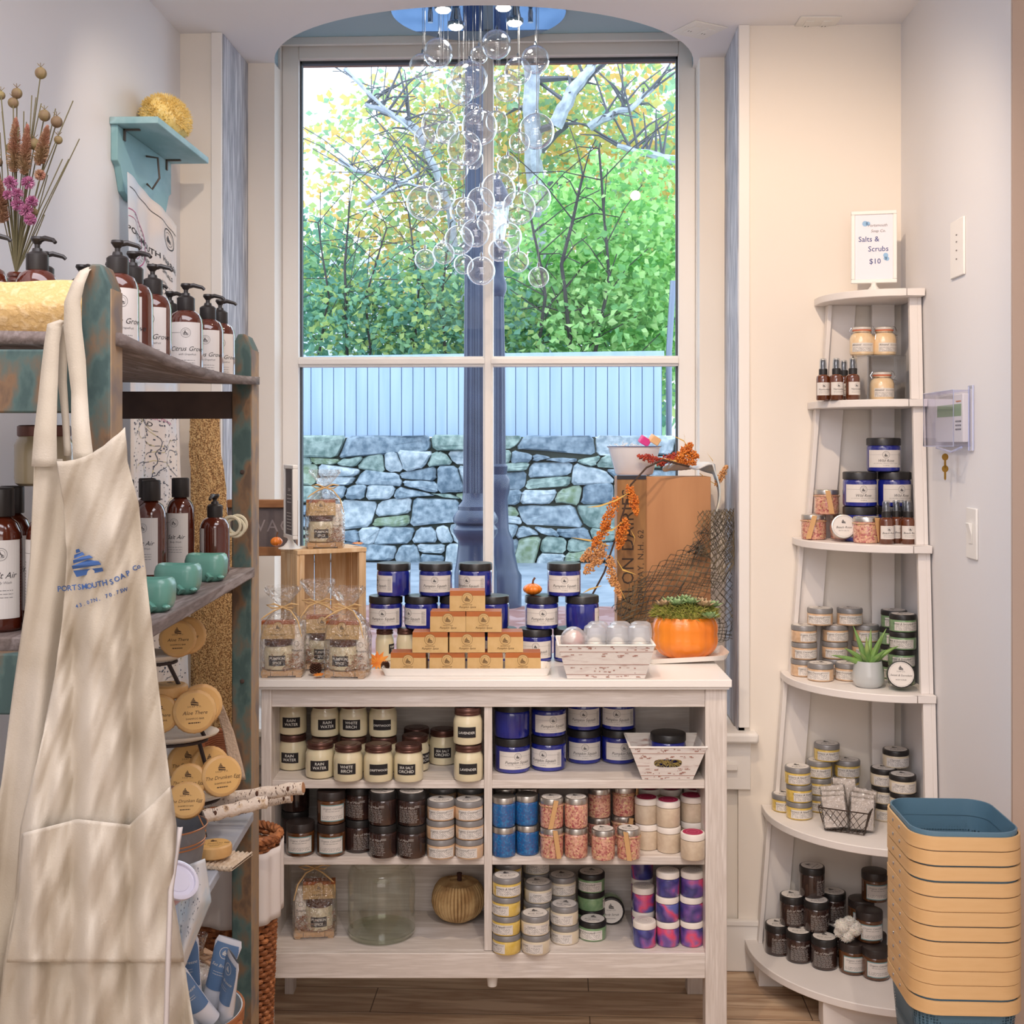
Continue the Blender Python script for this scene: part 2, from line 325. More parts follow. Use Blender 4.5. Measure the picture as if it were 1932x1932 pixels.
# stone wall: courses of split stone, each stone domed; kept in one mesh as the wall's surface pattern
st = MB(); rr = random.Random(3); WY = 13.0; wz1 = 1.66
def stone(P_, g=.005):
    cx = sum(p[0] for p in P_)/4; cz = sum(p[1] for p in P_)/4; j = lambda s: rr.uniform(-s, s); out = []
    P_ = [(cx+(p[0]-cx)*.985+j(.008), cz+(p[1]-cz)*.965+j(.006)) for p in P_]
    for i in range(4):
        a, b = P_[i], P_[(i+1) % 4]; L = sqrt((a[0]-b[0])**2+(a[1]-b[1])**2); e = min(.22, .035/max(L, .05))
        for t in (e, .36+j(.08), .66+j(.08), 1-e): out.append((a[0]+(b[0]-a[0])*t+j(.007), a[1]+(b[1]-a[1])*t+j(.007)))
    n = len(out); d = rr.uniform(.04, .10); mi = rr.randrange(5); tx, tz = j(.12), j(.12)
    ring = lambda k, y: [(cx+(p[0]-cx)*k, y+j(.006)+(p[0]-cx)*tx*(k < .95)+(p[1]-cz)*tz*(k < .95), cz+(p[1]-cz)*k) for p in out]
    vs = ring(1, WY)+ring(.97, WY-d*.7)+ring(.80, WY-d)+[(cx+j(.03), WY-d*1.12, cz+j(.03))]
    fs = [(r*n+i, r*n+(i+1) % n, (r+1)*n+(i+1) % n, (r+1)*n+i) for r in (0, 1) for i in range(n)]+[(2*n+i, 2*n+(i+1) % n, 3*n) for i in range(n)]
    st.add(vs, fs, mi)
hs_ = [0, .24, .40, .66, .80, 1.03, 1.17, 1.36]
def zrow(i, x): return GZ-.02+hs_[i]*(1.38/1.36)+(0 if i == 7 else (.045*sin(x*2.1+i*1.7)+.03*sin(x*5.3+i*2.9)))
for i in range(7):
    x = -6.0; sl = 0
    while x < 6:
        H = hs_[i+1]-hs_[i]; w = rr.uniform(.9, 2.6)*max(.16, H) if i < 6 else rr.uniform(.35, 1.1); s2_ = rr.uniform(-.06, .06)
        a, b, c_, d_ = (x-sl, zrow(i, x-sl)), (x+w-s2_, zrow(i, x+w-s2_)), (x+w+s2_, zrow(i+1, x+w+s2_)), (x+sl, zrow(i+1, x+sl))
        if H > .2 and rr.random() < .3:
            k = rr.uniform(.35, .65); e_ = (a[0]*(1-k)+d_[0]*k, a[1]*(1-k)+d_[1]*k+rr.uniform(-.03, .03)); f_ = (b[0]*(1-k)+c_[0]*k, b[1]*(1-k)+c_[1]*k+rr.uniform(-.03, .03))
            stone([a, b, f_, e_]); stone([e_, f_, c_, d_])
        else: stone([a, b, c_, d_])
        x += w; sl = s2_
SM = [M('granite_%s' % n, c, .9, c2=c2, scale=14, detail=12, bump=1, bscale=40) for n, c, c2 in
      (('blue', (104, 122, 134), (168, 180, 188)), ('green', (100, 122, 116), (160, 176, 168)), ('pale', (136, 150, 158), (192, 200, 204)), ('slate', (88, 106, 120), (142, 156, 166)), ('mossy', (112, 130, 98), (158, 172, 158)))]
MORT = M('dark_joint', (62, 66, 58), .95)
sw = thing('stone_wall', 'dry stone retaining wall of blue grey blocks across the street', 'wall', (0, WY, GZ))
st.build('stonework', SM, sw, ang=20); MB().box(-6.2, 6.2, WY, WY+.5, GZ-.1, wz1-.03).build('backing', MORT, sw, smooth=False)
# fence of vertical boards
FW = M('fence_paint', (172, 194, 226), .6, c2=(158, 182, 216), scale=3, stretch=(4, 4, .3)); fn = thing('board_fence', 'pale blue grey vertical board fence standing on the stone wall', 'fence', (0, 13.3, wz1))
fx1 = PY(1249, 700, 13.3)[0]; fb = MB(); x = -6.0
while x < fx1:
    w = min(.125, fx1-x); fb.box(x, x+w-.008, 13.29, 13.31, wz1-.02, 2.50+.012*x); x += w
fb.build('boards', FW, fn, smooth=False)
MB().box(-6, fx1, 13.31, 13.33, wz1-.02, 2.48+0).build('backing_rail', M('fence_gap', (120, 134, 154), .8), fn, smooth=False)
MB().box(-6, fx1+.02, 13.26, 13.36, 2.5, 2.56, fn=lambda x, y, z: (x, y, z+.012*x)).build('cap_rail', FW, fn, smooth=False)
pp = MB().tube([PY(1262, 1030, 13.7), PY(1262, 665, 13.7), PY(1270, 530, 13.7)], .035, 10)
tag(pp.build('drain_pipe', M('grey_metal_pipe', (130, 140, 158), .5, .4)), 'slanting grey metal pipe beyond the right end of the fence', 'pipe')
# two lamp posts
POSTM = M('dark_blue_post_paint', (44, 54, 78), .3, c2=(56, 66, 92), scale=6)
def flute(n, d): return lambda r, z, a: r*(1-d*(.5+.5*cos(n*a)))
def pixcol(px, D): return ((px-CX)*D/F)
D1 = 8.2; lp = thing('column_post', 'thick fluted dark blue iron column rising past the window top', 'post', W(pixcol(897, D1), D1, GZ)); c0 = W(pixcol(897, D1), D1, 0); k1 = D1/F
zz = lambda y: zof(y, D1)
MB().lathe([(24*k1, zz(930)), (22*k1, zz(700)), (20*k1, zz(300)), (19*k1, zz(-200))], 72, c0, fn=flute(12, .16)).build('shaft', POSTM, lp, ang=60)
MB().lathe([(40*k1, GZ), (40*k1, zz(1080)), (37*k1, zz(1065)), (33*k1, zz(1030)), (33*k1, zz(1020)), (36*k1, zz(1015)), (42*k1, zz(1005)), (42*k1, zz(998)), (36*k1, zz(990)), (42*k1, zz(985)), (43*k1, zz(978)), (38*k1, zz(968)), (33*k1, zz(962)), (33*k1, zz(955)), (25*k1, zz(945)), (24*k1, zz(930))], 32, c0).build('base', POSTM, lp)
D2_ = 9.4; k2 = D2_/F; c2 = W(pixcol(938, D2_), D2_, 0); zz2 = lambda y: zof(y, D2_)
l2 = thing('street_lamp', 'slimmer dark street lamp with glass lantern behind the thick column', 'lamp', W(pixcol(938, D2_), D2_, GZ))
MB().lathe([(17*k2, zz2(880)), (16*k2, zz2(700)), (13*k2, zz2(560))], 48, c2, fn=flute(10, .14)).build('shaft', POSTM, l2, ang=60)
MB().lathe([(46*k2, GZ), (46*k2, zz2(1085)), (40*k2, zz2(1075)), (33*k2, zz2(1040)), (31*k2, zz2(1020)), (22*k2, zz2(1000)), (20*k2, zz2(940)), (24*k2, zz2(925)), (24*k2, zz2(905)), (18*k2, zz2(895)), (20*k2, zz2(880)), (17*k2, zz2(875))], 32, c2).build('base', POSTM, l2)
MB().lathe([(13*k2, zz2(560)), (18*k2, zz2(548)), (18*k2, zz2(535)), (13*k2, zz2(520)), (13*k2, zz2(480)), (20*k2, zz2(470)), (8*k2, zz2(455))], 24, c2).build('collar', POSTM, l2)
MB().lathe([(14*k2, zz2(455)), (24*k2, zz2(385))], 8, c2).build('lantern_glass', thin('lantern_glass', (235, 242, 250), .3, .5), l2)
MB().lathe([(28*k2, zz2(385)), (28*k2, zz2(378)), (14*k2, zz2(350)), (6*k2, zz2(335)), (2*k2, zz2(325))], 16, c2).build('lantern_roof', POSTM, l2)
# trees
BARK = M('pale_birch_bark', (150, 156, 168), .8, c2=(196, 202, 214), scale=8, detail=5); BARKD = M('dark_bark', (70, 66, 66), .9)
def leafmats(pre, cs):
    out = []
    for n, c in zip(('light', 'pale', 'deep', 'bright'), cs):
        m = M('%s_leaf_%s' % (pre, n), c, .6, spec=.2); nt = m.node_tree; b = nt.nodes['Principled BSDF']; t = nt.nodes.new('ShaderNodeBsdfTranslucent'); t.inputs[0].default_value = lin(tuple(min(255, v*1.08) for v in c))
        x = nt.nodes.new('ShaderNodeMixShader'); x.inputs[0].default_value = .5; nt.links.new(b.outputs[0], x.inputs[1]); nt.links.new(t.outputs[0], x.inputs[2]); nt.links.new(x.outputs[0], nt.nodes['Material Output'].inputs[0]); out.append(m)
    return out
LG = leafmats('bright_green', [(158, 206, 132), (184, 226, 152), (128, 182, 118), (202, 232, 162)]); LY = leafmats('autumn', [(214, 204, 130), (228, 190, 120), (178, 200, 134), (146, 184, 150)])
LT = leafmats('blue_green', [(130, 176, 152), (156, 196, 150), (110, 158, 140), (190, 206, 132)])
def tree(name, label, blobs, n, size, mats, seed, trunk=None, barks=None, group=None):
    r = random.Random(seed); mb = MB(); tot = sum(b[3]*b[4]*b[5] for b in blobs)
    for (xc, D, z, rx, ry, rz) in blobs:
        k = int(n*rx*ry*rz/tot)
        for _ in range(k):
            a = Vector((r.gauss(0, 1), r.gauss(0, 1), r.gauss(0, 1))).normalized()*r.random()**.38
            c = Vector(W(xc+a.x*rx, D+a.y*ry, z+a.z*rz)); u = Vector((r.uniform(-1, 1), r.uniform(-.6, .6), r.uniform(-.9, .2))).normalized(); v = u.cross(Vector((r.uniform(-1, 1), r.uniform(-1, 1), r.uniform(-.3, 1)))).normalized(); s_ = size*r.uniform(.6, 1.25)
            w = u.cross(v)*s_*.15
            mb.add([c, c+u*s_*.5+v*s_*.36+w, c+u*s_, c+u*s_*.5-v*s_*.36+w], [(0, 1, 2), (0, 2, 3)], min(3, int(r.random()*4)))
    t = thing(name, label, 'tree', W(blobs[0][0], blobs[0][1], GZ), group)
    o = mb.build('foliage', mats, t, smooth=False)
    b = MB(); b2 = MB()
    for (pts, r0) in (trunk or []):
        pp = []
        for i in range(len(pts)-1):
            A, B = Vector(P(*pts[i])), Vector(P(*pts[i+1]))
            for q in range(4): pp.append(A.lerp(B, q/4)+Vector((r.uniform(-1, 1), 0, r.uniform(-1, 1)))*r0*.22)
        pp.append(Vector(P(*pts[-1]))); b.tube(pp, [r0*(1-.6*i/len(pp)) for i in range(len(pp))], 7)
        for i in range(2, len(pp), 1):
            for q in range(2):
                d = Vector((r.uniform(-1, 1), r.uniform(-.4, .4), r.uniform(-.2, 1)))*r.uniform(.4, 1.1); b2.tube([pp[i], pp[i]+d*.5+Vector((0, 0, .06)), pp[i]+d], [r0*.28, r0*.18, .006], 4)
    if trunk: b.build('trunk', barks or BARKD, t); b2.build('branches', BARKD if barks is None else M('twig_grey', (104, 104, 110), .9), t)
    return t
tree('birch_tree', 'tall birch with pale bent limbs and yellow leaves, upper right', [(1.0, 17, 5.6, 2.4, 1.2, 1.9), (2.6, 17, 4.6, 1.2, 1.2, 1.8), (.3, 17.5, 6.2, 1.2, 1, 1.2)], 7000, .13, LY, 11,
     [([(1024, 1010, 16.4), (1020, 620, 16.4), (1008, 300, 16), (1002, 100, 15.6), (1010, -60, 15.6)], .17), ([(1045, 240, 15.7), (1080, 175, 15.6), (1112, 130, 15.6), (1140, 60, 15.6)], .10), ([(1110, 240, 15.7), (1160, 212, 15.6), (1190, 205, 15.6), (1240, 160, 15.7)], .06), ([(1285, 305, 15.7), (1220, 290, 15.7), (1165, 275, 15.8)], .07)], BARK)
tree('autumn_tree', 'yellow and green autumn tree with thin slanting branches, upper left', [(-1.6, 16, 5.2, 1.3, 1.0, 1.3), (-.7, 16.4, 4.6, 1.2, 1, 1.6), (-1.9, 16, 3.9, 1.1, .8, .8), (-.6, 16.5, 6.2, 1.4, 1, .8)], 4600, .115, LY, 12,
     [([(884, 1015, 15.8), (880, 700, 15.8), (850, 400, 15.6), (790, 245, 15.3), (730, 212, 15.2), (690, 196, 15.2)], .07), ([(640, 300, 15), (670, 322, 15), (740, 340, 15), (830, 360, 15)], .03), ([(690, 385, 15), (740, 355, 15), (790, 325, 15)], .035), ([(650, 130, 15), (700, 180, 15), (790, 260, 15)], .03)], BARK)
tree('leafy_tree', 'bright green leafy tree filling the right half of the window', [(1.35, 14.6, 3.9, 1.15, .8, 1.25), (1.0, 14.6, 3.0, 1.2, .8, .9), (1.9, 14.8, 3.2, .9, .8, 1.2), (.55, 14.6, 3.6, .7, .6, 1.3)], 9000, .115, LG, 13,
     [([(1085, 1040, 14.6), (1080, 680, 14.3), (1060, 500, 13.95), (1100, 330, 13.9)], .035), ([(1118, 1040, 14.8), (1120, 680, 14.3), (1150, 520, 13.95), (1130, 280, 13.9)], .03), ([(1012, 1040, 14.9), (1010, 680, 14.3), (1030, 560, 13.95), (1000, 400, 13.9)], .03)])
tree('shrub_thicket', 'blue green shrubs above the fence in the left half', [(-1.9, 14.4, 2.9, .9, .5, .7), (-1.0, 14.4, 3.1, .8, .5, .9), (-.2, 14.4, 3.0, .7, .5, .9), (-2.4, 14.8, 3.6, .7, .5, .8)], 7000, .10, LT, 14,
     [([(600, 1040, 14.3), (600, 680, 14.3), (620, 560, 14.3), (600, 420, 14.3)], .02), ([(700, 1040, 14.3), (700, 680, 14.3), (690, 560, 14.3), (730, 430, 14.3)], .02), ([(780, 1040, 14.3), (780, 680, 14.3), (790, 540, 14.3), (770, 400, 14.3)], .02), ([(840, 680, 14.3), (835, 540, 14.3), (850, 420, 14.3)], .02), ([(655, 680, 14.3), (650, 500, 14.3), (660, 380, 14.3)], .02)])
tree('far_tree', 'hazy green trees far beyond the fence', [(0, 24, 3.6, 6, 1, 2.2), (3.5, 24, 6, 3, 1, 3)], 4200, .34, LT, 15)
hs = thing('distant_house', 'pale house with grey shingled roof glimpsed through left foliage', 'house', PY(700, 620, 22))
a, b = PY(660, 560, 22), PY(740, 480, 22)
MB().box(a[0]-1.4, b[0]+.2, 22, 25, GZ, a[2]).build('wall', M('pale_siding', (206, 214, 226), .8), hs, smooth=False)
MB().prism([(22-.3, a[2]), (25.3, a[2]), (23.5, b[2]+.2)], a[0]-1.6, b[0]+.4, 'x').build('roof', M('grey_shingle', (150, 158, 176), .9, c2=(170, 178, 194), scale=12, voro=True), hs, smooth=False)
# ================================================================ CHANDELIER
CD = 3.68
ch = thing('bubble_chandelier', 'bubble chandelier of clear glass globes on thin wires in window', 'chandelier', PY(903, 16, 3.74))
cc = PY(903, 16, 3.74)
MB().lathe([(.0, 0), (.268, 0), (.27, .004), (.27, .016), (.0, .018)], 64, (cc[0], cc[1], ZR-.02), cap=False).build('mirror_canopy', M('mirror_steel', (140, 176, 218), .03, 1), ch)
LAMP = M('lamp_disc_glow', (255, 246, 232), .5, emis=22); CHR = M('chrome', (210, 212, 216), .12, 1)
for px, py in ((836, 19), (860, 51), (950, 15), (971, 44)):
    q = P(px, py, CD-(.06 if py < 30 else -.04)); z_ = ZR-.075
    dd = (z_-EYE)*F/(HZ-py); q = P(px, py, dd)
    o = MB().lathe([(.026, 0), (.027, .004), (.027, .012), (.02, .018), (.012, .055)], 20, (q[0], q[1], z_)).build('spotlight_housing', CHR, ch)
    MB().lathe([(.0, -.006), (.018, -.005), (.023, .001)], 20, (q[0], q[1], z_), cap=False).build('spotlight_lens', LAMP, o)
    l = bpy.data.lights.new('chandelier_spot', 'SPOT'); l.energy = 5; l.color = (1, .88, .74); l.spot_size = radians(110); l.spot_blend = .6; l.shadow_soft_size = .03
    lo = bpy.data.objects.new('chandelier_spot', l); col.objects.link(lo); lo.location = (q[0], q[1], z_-.012)
GLB = thin('blown_glass', (252, 253, 254), .11, .9, 2.0, .0); WIRE = M('steel_wire', (190, 192, 196), .3, .9)
globes = [(797, 126, 25), (827, 100, 28), (937, 84, 28), (904, 104, 17), (1010, 113, 27), (977, 135, 26), (885, 150, 36), (868, 173, 26), (956, 166, 26), (829, 237, 34), (802, 260, 21), (905, 240, 34), (937, 230, 21),
          (1012, 248, 34), (980, 269, 20), (877, 280, 33), (892, 300, 20), (864, 320, 20), (958, 313, 20), (800, 383, 33), (832, 370, 28), (940, 360, 34), (874, 398, 26), (907, 380, 27), (979, 392, 32), (1013, 374, 27),
          (897, 440, 27), (866, 453, 28), (958, 447, 27), (837, 478, 21), (802, 490, 20), (943, 472, 22), (875, 499, 19), (908, 511, 27), (978, 494, 20), (1016, 523, 20), (880, 395, 20), (920, 420, 20), (893, 215, 20), (845, 250, 22)]
rg = random.Random(5)
for i, (px, py, r) in enumerate(globes):
    D = CD+rg.uniform(-.13, .13) if i > 3 else CD+.05; c = P(px, py, D); rr_ = r*D/F
    g_ = MB().ball(c, rr_, 28, 16, fn=lambda a, t, s=rg.uniform(0, 6): 1+.012*sin(3*t+s)*cos(a))
    MB().tube([(c[0], c[1], c[2]+rr_*.99), (c[0], c[1], ZR-.02)], .0007, 5).build('wire', WIRE, ch)
    go = g_.build('globe', GLB, ch)
    if i < 36: MB().lathe([(.004, 0), (.004, .008), (.0015, .014)], 8, (c[0], c[1], c[2]+rr_*.99)).build('globe_cap', CHR, go)
for px, py in ((812, 45), (1001, 18)):
    q = P(px, py, 3.72); MB().lathe([(.008, 0), (.008, .03), (.006, .04)], 12, (q[0], q[1], ZR-.06)).build('finial', CHR, ch)
# ceiling outlets
WPL = M('white_plastic', (238, 236, 232), .35); SLOT = M('slot_dark', (70, 66, 64), .7)
def ceil_plate(px, py, rot, lab):
    q = P(px, py, (ZC-.004-EYE)*F/(HZ-py)); o = bpy.data.objects.new('outlet_plate', None); col.objects.link(o); o.location = q; o.rotation_euler.z = rot; tag(o, lab, 'outlet'); o['_org'] = (0., 0., 0.)
    MB().box(-.06, .06, -.06, .06, 0, .004).build('plate', WPL, o, bevel=.002)
    for s in (-1, 1): MB().box(s*.025-.012, s*.025+.012, -.03, .03, -.002, 0).box(s*.025-.006, s*.025-.004, .008, .016, -.0025, -.002, 1).box(s*.025+.003, s*.025+.005, .008, .016, -.0025, -.002, 1).build('socket', [WPL, SLOT], o, bevel=.0005)
ceil_plate(1319, 58, TH+.5, 'square white outlet plate on ceiling left of the pier'); ceil_plate(1540, 46, TH, 'square white outlet plate on ceiling above right shelf')
# ================================================================ COUNTER
CWH = M('grey_white_woodgrain', (222, 213, 206), .45, c2=[(208, 198, 190), (230, 222, 216)], scale=6, stretch=(1, 8, 18), detail=5, bump=.06)
CWV = M('grey_white_woodgrain_upright', (222, 213, 206), .45, c2=[(208, 198, 190), (230, 222, 216)], scale=6, stretch=(18, 8, 1), detail=5, bump=.06)
DF = 3.1; s31 = DF/F; X = lambda px: (px-CX)*s31
Z1, Z2, Z3, ZT = .689, .493, .252, .953
ct = thing('display_counter', 'grey white open cupboard with two bays of shelves below window', 'counter', W(X(932), 3.32, 0))
w_ = lambda x, y, z: W(x, y, z)
MB().box(X(484), X(1381), 3.1, 3.5, ZT-.019, ZT, fn=w_).box(X(488), X(1377), 3.106, 3.5, ZT-.026, ZT-.019, fn=w_).build('worktop', M('worktop_white', (240, 236, 232), .3), ct, bevel=.0015)
for a, b in ((490, 509), (1333, 1374)): 
    for d in (3.118, 3.44): MB().box(X(a), X(b), d, d+.045, 0, ZT-.026, fn=w_).build('leg', CWV, ct, bevel=.0015)
    MB().box(X(a), X(b)-(.03 if a > 900 else 0), 3.163, 3.44, .186, ZT-.026, fn=w_).build('side_panel', CWV, ct, smooth=False)
MB().box(X(509), X(1333), 3.125, 3.145, .879, ZT-.026, fn=w_).build('upper_rail', CWH, ct, bevel=.001)
MB().box(X(509), X(1333), 3.118, 3.138, .186, .2505, fn=w_).build('lower_rail', CWH, ct, bevel=.002)
MB().box(X(509), X(1333), 3.138, 3.40, .236, Z3, fn=w_).build('bottom_shelf', CWH, ct, smooth=False)
MB().box(X(913), X(928), 3.13, 3.40, Z3, .9, fn=w_).build('divider', CWV, ct, bevel=.001)
MB().box(X(509), X(1333), 3.40, 3.408, .24, ZT-.03, fn=w_).build('back_panel', CWH, ct, smooth=False)
for a, b in ((509, 913), (928, 1333)):
    for z in (Z1, Z2): MB().box(X(a), X(b), 3.132, 3.40, z-.021, z, fn=w_).build('shelf', CWH, ct, bevel=.001)
MB().lathe([(.012, .15), (.016, .186)], 16, W(X(928), 3.16, 0)).build('foot', WPL, ct)
# ================================================================ JAR KINDS
def jar_body(r, h, lid, neck=.93, sh=.12, n=28, b=.08):
    hb = h-lid; return MB().lathe([(r*.86, 0), (r*.97, hb*b*.5), (r, hb*b*1.4), (r, hb*(1-sh)), (r*.985, hb*(1-sh*.45)), (r*neck, hb*.985), (r*neck, hb)], n)
def lid_mb(r, h, lid, k=1.0, ribs=0, n=32, top=None):
    z = h-lid; fn = (lambda r_, z_, a: r_*(1+.006*cos(ribs*a))) if ribs else None; n = ribs*2 if ribs else n
    return MB().lathe([(r*k*.97, z), (r*k, z+.001), (r*k, h-.003), (r*k*.97, h-.0008), (r*k*.9, h)], n, fn=fn)
BLK = M('black_plastic', (36, 34, 34), .35); COP = M('brown_copper_lid', (98, 66, 58), .35, .6); GRYL = M('grey_lid', (142, 140, 140), .35, .3); CHALK = M('chalkboard_label', (34, 30, 32), .8)
def cover(d, top): return d
KS = {}
def candle(txt):
    r, h = .0375, .0935; k = Kind('candle_jar', 'cream candle jar labelled %s' % txt.replace('\n', ' ').lower(), 'candle jar'); k.r = r; k.h = h
    wax = M('cream_wax', (226, 214, 180), .35, coat=1, sub=.1)
    k.part('glass_jar', MB().lathe([(r*.8, 0), (r*.97, .004), (r, .012), (r, .055), (r*.97, .063), (r*.9, .070), (r*.86, .0765), (r*.86, .079)], 32), wax)
    l = MB().lathe([(r*.9, .076), (r*.93, .077), (r*.93, .081), (r*.9, .0825), (r*.92, .084), (r*.92, .090), (r*.88, .0925), (r*.6, .0925), (r*.58, .0935), (r*.3, .0935)], 40)
    k.part('lid', l, COP)
    d = D2().rect(-.0245, .0245, .022, .049, 0, .003); ls = txt.split('\n')
    for i, t in enumerate(ls): d.text(t, 0, .0325+(.0062 if len(ls) == 2 else 0)-.0105*i-.001, .0105 if len(t) < 7 else .0088 if len(t) < 9 else .0076, 1, shear=.08, bold=.00008)
    k.part('label', d.to(MB(), cylmap(r+.0003)), [CHALK, WHITEINK], smooth=False); return k
C_RAIN, C_BIRCH, C_DRIFT, C_SALT, C_LAV, C_PUMP = [candle(t) for t in ('RAIN\nWATER', 'WHITE\nBIRCH', 'DRIFTWOOD', 'SEA SALT\nORCHID', 'LAVENDER', 'PUMPKIN\nSPICE')]
COB = M('cobalt_plastic', (24, 32, 118), .15, coat=1, c2=(30, 44, 150), scale=12)
def scrub(title, sub):
    r, h = .0465, .0905; k = Kind('scrub_jar', 'cobalt %s scrub jar' % title.lower(), 'jar'); k.r = r; k.h = h
    k.part('jar_body', jar_body(r, h, .02, .95, .1), COB); k.part('lid', lid_mb(r, h, .0205, 1.0, 48), BLK)
    d = D2().rect(-.052, .052, .012, .058, 0, .004); d.rect(-.05, -.010, .0453, .0457, 2, .004, 1).rect(.010, .045, .0453, .0457, 2, .004, 1)
    d.disc(0, .0455, .0095, 0, lay=1).ring(0, .0455, .0088, .0097, 2, lay=2).ring(0, .0455, .0058, .0062, 2, lay=2).ship(0, .044, .008, 1, lay=2)
    d.text(title, 0, .0265, .0105, 1, .3).text(sub, 0, .0215, .0033, 2, sp=1.2).text('10 oz (283.5 g)', 0, .0165, .0028, 1)
    d.lines(.044, .050, .010, 12, .0028, .0009, 2, 4)
    k.part('label', d.to(MB(), cylmap(r+.0003)), [PAPER, INK, GREYINK], smooth=False); return k
K_PS = scrub('Pumpkin Squash', 'ALL NATURAL ORGANIC BODY SCRUB'); K_WR = scrub('Wild Rose', 'ALL NATURAL ORGANIC BODY SCRUB')
def slim(name, desc, r, h, body, lidm, lidh=.018, lk=1.0, d=None, dm=None, topd=None, cat='jar', ribs=0):
    k = Kind(name, desc, cat); k.r = r; k.h = h
    k.part('jar_body', jar_body(r, h, lidh, .95, .08), body); li = k.part('lid', lid_mb(r, h, lidh, lk, ribs), lidm)
    if d: k.part('label', d.to(MB(), cylmap(r+.0003)), dm, smooth=False)
    if topd: k.part('lid_sticker', topd.to(MB(), flat_z(h)), [PAPER, INK, GREYINK], li, smooth=False)
    return k
def top_sticker(r): return D2().disc(0, 0, r*.86, 0).ship(0, r*.35, r*.4, 1).text('SOAP CO.', 0, r*.05, r*.16, 2).text('Body Scrub', 0, -r*.3, r*.24, 1, .3).lines(0, -r*.5, r*.8, 1, .01, r*.04, 2)
DKB = M('dark_scrub_jar', (40, 28, 28), .2, coat=1, c2=(62, 40, 34), scale=40)
d = D2(); d.text('Salt of Mint', -.006, .045, .0095, 0, .3).lines(.023, .053, .014, 3, .002, .0008, 0, 2).lines(0, .042, .055, 10, .0034, .0008, 0, 3)
K_MINT = slim('scrub_jar', 'dark brown mint scrub jar', .036, .084, DKB, BLK, .019, 1, d, [M('white_print', (190, 186, 182), .8)], top_sticker(.036))
HON = M('honey_oil', (92, 56, 30), .15, coat=1); TEAL = M('teal_border', (112, 156, 160), .7)
d = D2().rect(-.034, .034, .010, .052, 2, .004).rect(-.0325, .0325, .0125, .0495, 0, .004, 1); d.text('Organic Calendula', 0, .040, .0072, 3, .3, lay=2).lines(0, .036, .04, 1, .003, .001, 3, 5, 2).lines(0, .024, .058, 3, .003, .0009, 3, 6, 2).ring(.029, .046, .002, .003, 2, lay=2)
K_HONEY = slim('balm_jar', 'teal bordered label honey balm jar', .0365, .083, HON, M('dark_plastic_lid', (48, 40, 38), .35), .022, 1, d, [PAPER, INK, TEAL, GREYINK])
def low(desc, content, lidm, title, top=True):
    r, h = .0365, .0487; d = D2().rect(-.038, .036, .005, .029, 0, .004); d.text(title, -.014, .0215, .0075, 1, .3).lines(.023, .0265, .022, 2, .0025, .0008, 2, 2).lines(0, .0195, .068, 5, .0028, .0009, 2, 3)
    return slim('body_scrub_jar', desc, r, h, content, lidm, .0145, 1.0, d, [PAPER, INK, GREYINK], top_sticker(r) if top else None)
TAN = M('tan_scrub', (206, 168, 132), .35, coat=1, c2=(222, 188, 152), scale=60); YEL = M('yellow_scrub', (212, 178, 76), .35, coat=1, c2=(228, 198, 110), scale=60); GRN = M('green_scrub', (110, 146, 104), .35, coat=1, c2=(134, 166, 122), scale=60); CRM = M('cream_scrub', (222, 208, 182), .35, coat=1)
K_COCO = low('grey lidded coconut scrub jar', TAN, GRYL, 'Organic Coconut'); K_TURM = low('yellow turmeric scrub jar', YEL, GRYL, 'Turmeric & Neem'); K_NEROLI = low('grey lidded cream scrub jar', CRM, GRYL, 'Lemon')
K_SUCC = low('black lidded green scrub jar', GRN, BLK, 'Sweet & Succulent'); K_BLKC = low('black lidded cream scrub jar', CRM, BLK, 'Charcoal')
SIL = M('silver_lid', (200, 196, 190), .28, .9)
SALTB = M('blue_bath_salt', (22, 96, 160), .3, coat=1, c2=[(40, 130, 190), (60, 90, 150)], scale=230, voro=True); SALTP = M('pink_bath_salt', (212, 146, 126), .35, coat=1, c2=[(226, 178, 152), (168, 74, 84), (228, 200, 150)], scale=250, voro=True, lo=.1, hi=.9)
K_BLUE = slim('bath_salt_jar', 'blue bath salt jar with silver lid', .0300, .0765, SALTB, SIL, .016, 1.0)
K_PINK = slim('bath_salt_jar', 'pink bath salt jar', .0300, .0765, SALTP, SIL, .015, 1.0, topd=top_sticker(.03))
TW = M('twine', (196, 160, 112), .9); SPW = M('wooden_spoon_wood', (208, 164, 112), .7)
def with_spoon(side=1):
    k = slim('bath_salt_jar', 'pink bath salt jar with tied wooden scoop', .0300, .0765, SALTP, SIL, .015, 1.0, topd=top_sticker(.03)); r = .0315
    k.part('twine', MB().tube([(r*cos(a), r*sin(a), .057+.001*sin(5*a)) for a in [2*pi*i/24 for i in range(24)]], .0009, 5, closed=True).tube([(0, -r, .057), (-.012*side, -r-.006, .045), (-.016*side, -r-.004, .02)], .0008, 5).tube([(0, -r, .057), (.009*side, -r-.008, .064), (.014*side, -r-.004, .048)], .0008, 5), TW)
    x = .004*side
    k.part('wooden_scoop', MB().prism([(x-.006, -.0), (x+.006, .0), (x+.0085, .070), (x-.0035, .072)], -r-.0065, -r-.003, 'y', fn=lambda a, b, c: (a+(.035-c)*.18*side, b, c+.004)), SPW, smooth=False); return k
K_SP1, K_SP2 = with_spoon(1), with_spoon(-1)
WJ = M('white_jar_cap', (236, 228, 220), .4); MAG = M('magenta_sticker', (176, 34, 84), .5)
def topm(r, m): return D2().disc(0, 0, r*.84, 0).ring(0, 0, r*.5, r*.54, 1).text('soap', 0, -r*.1, r*.3, 1)
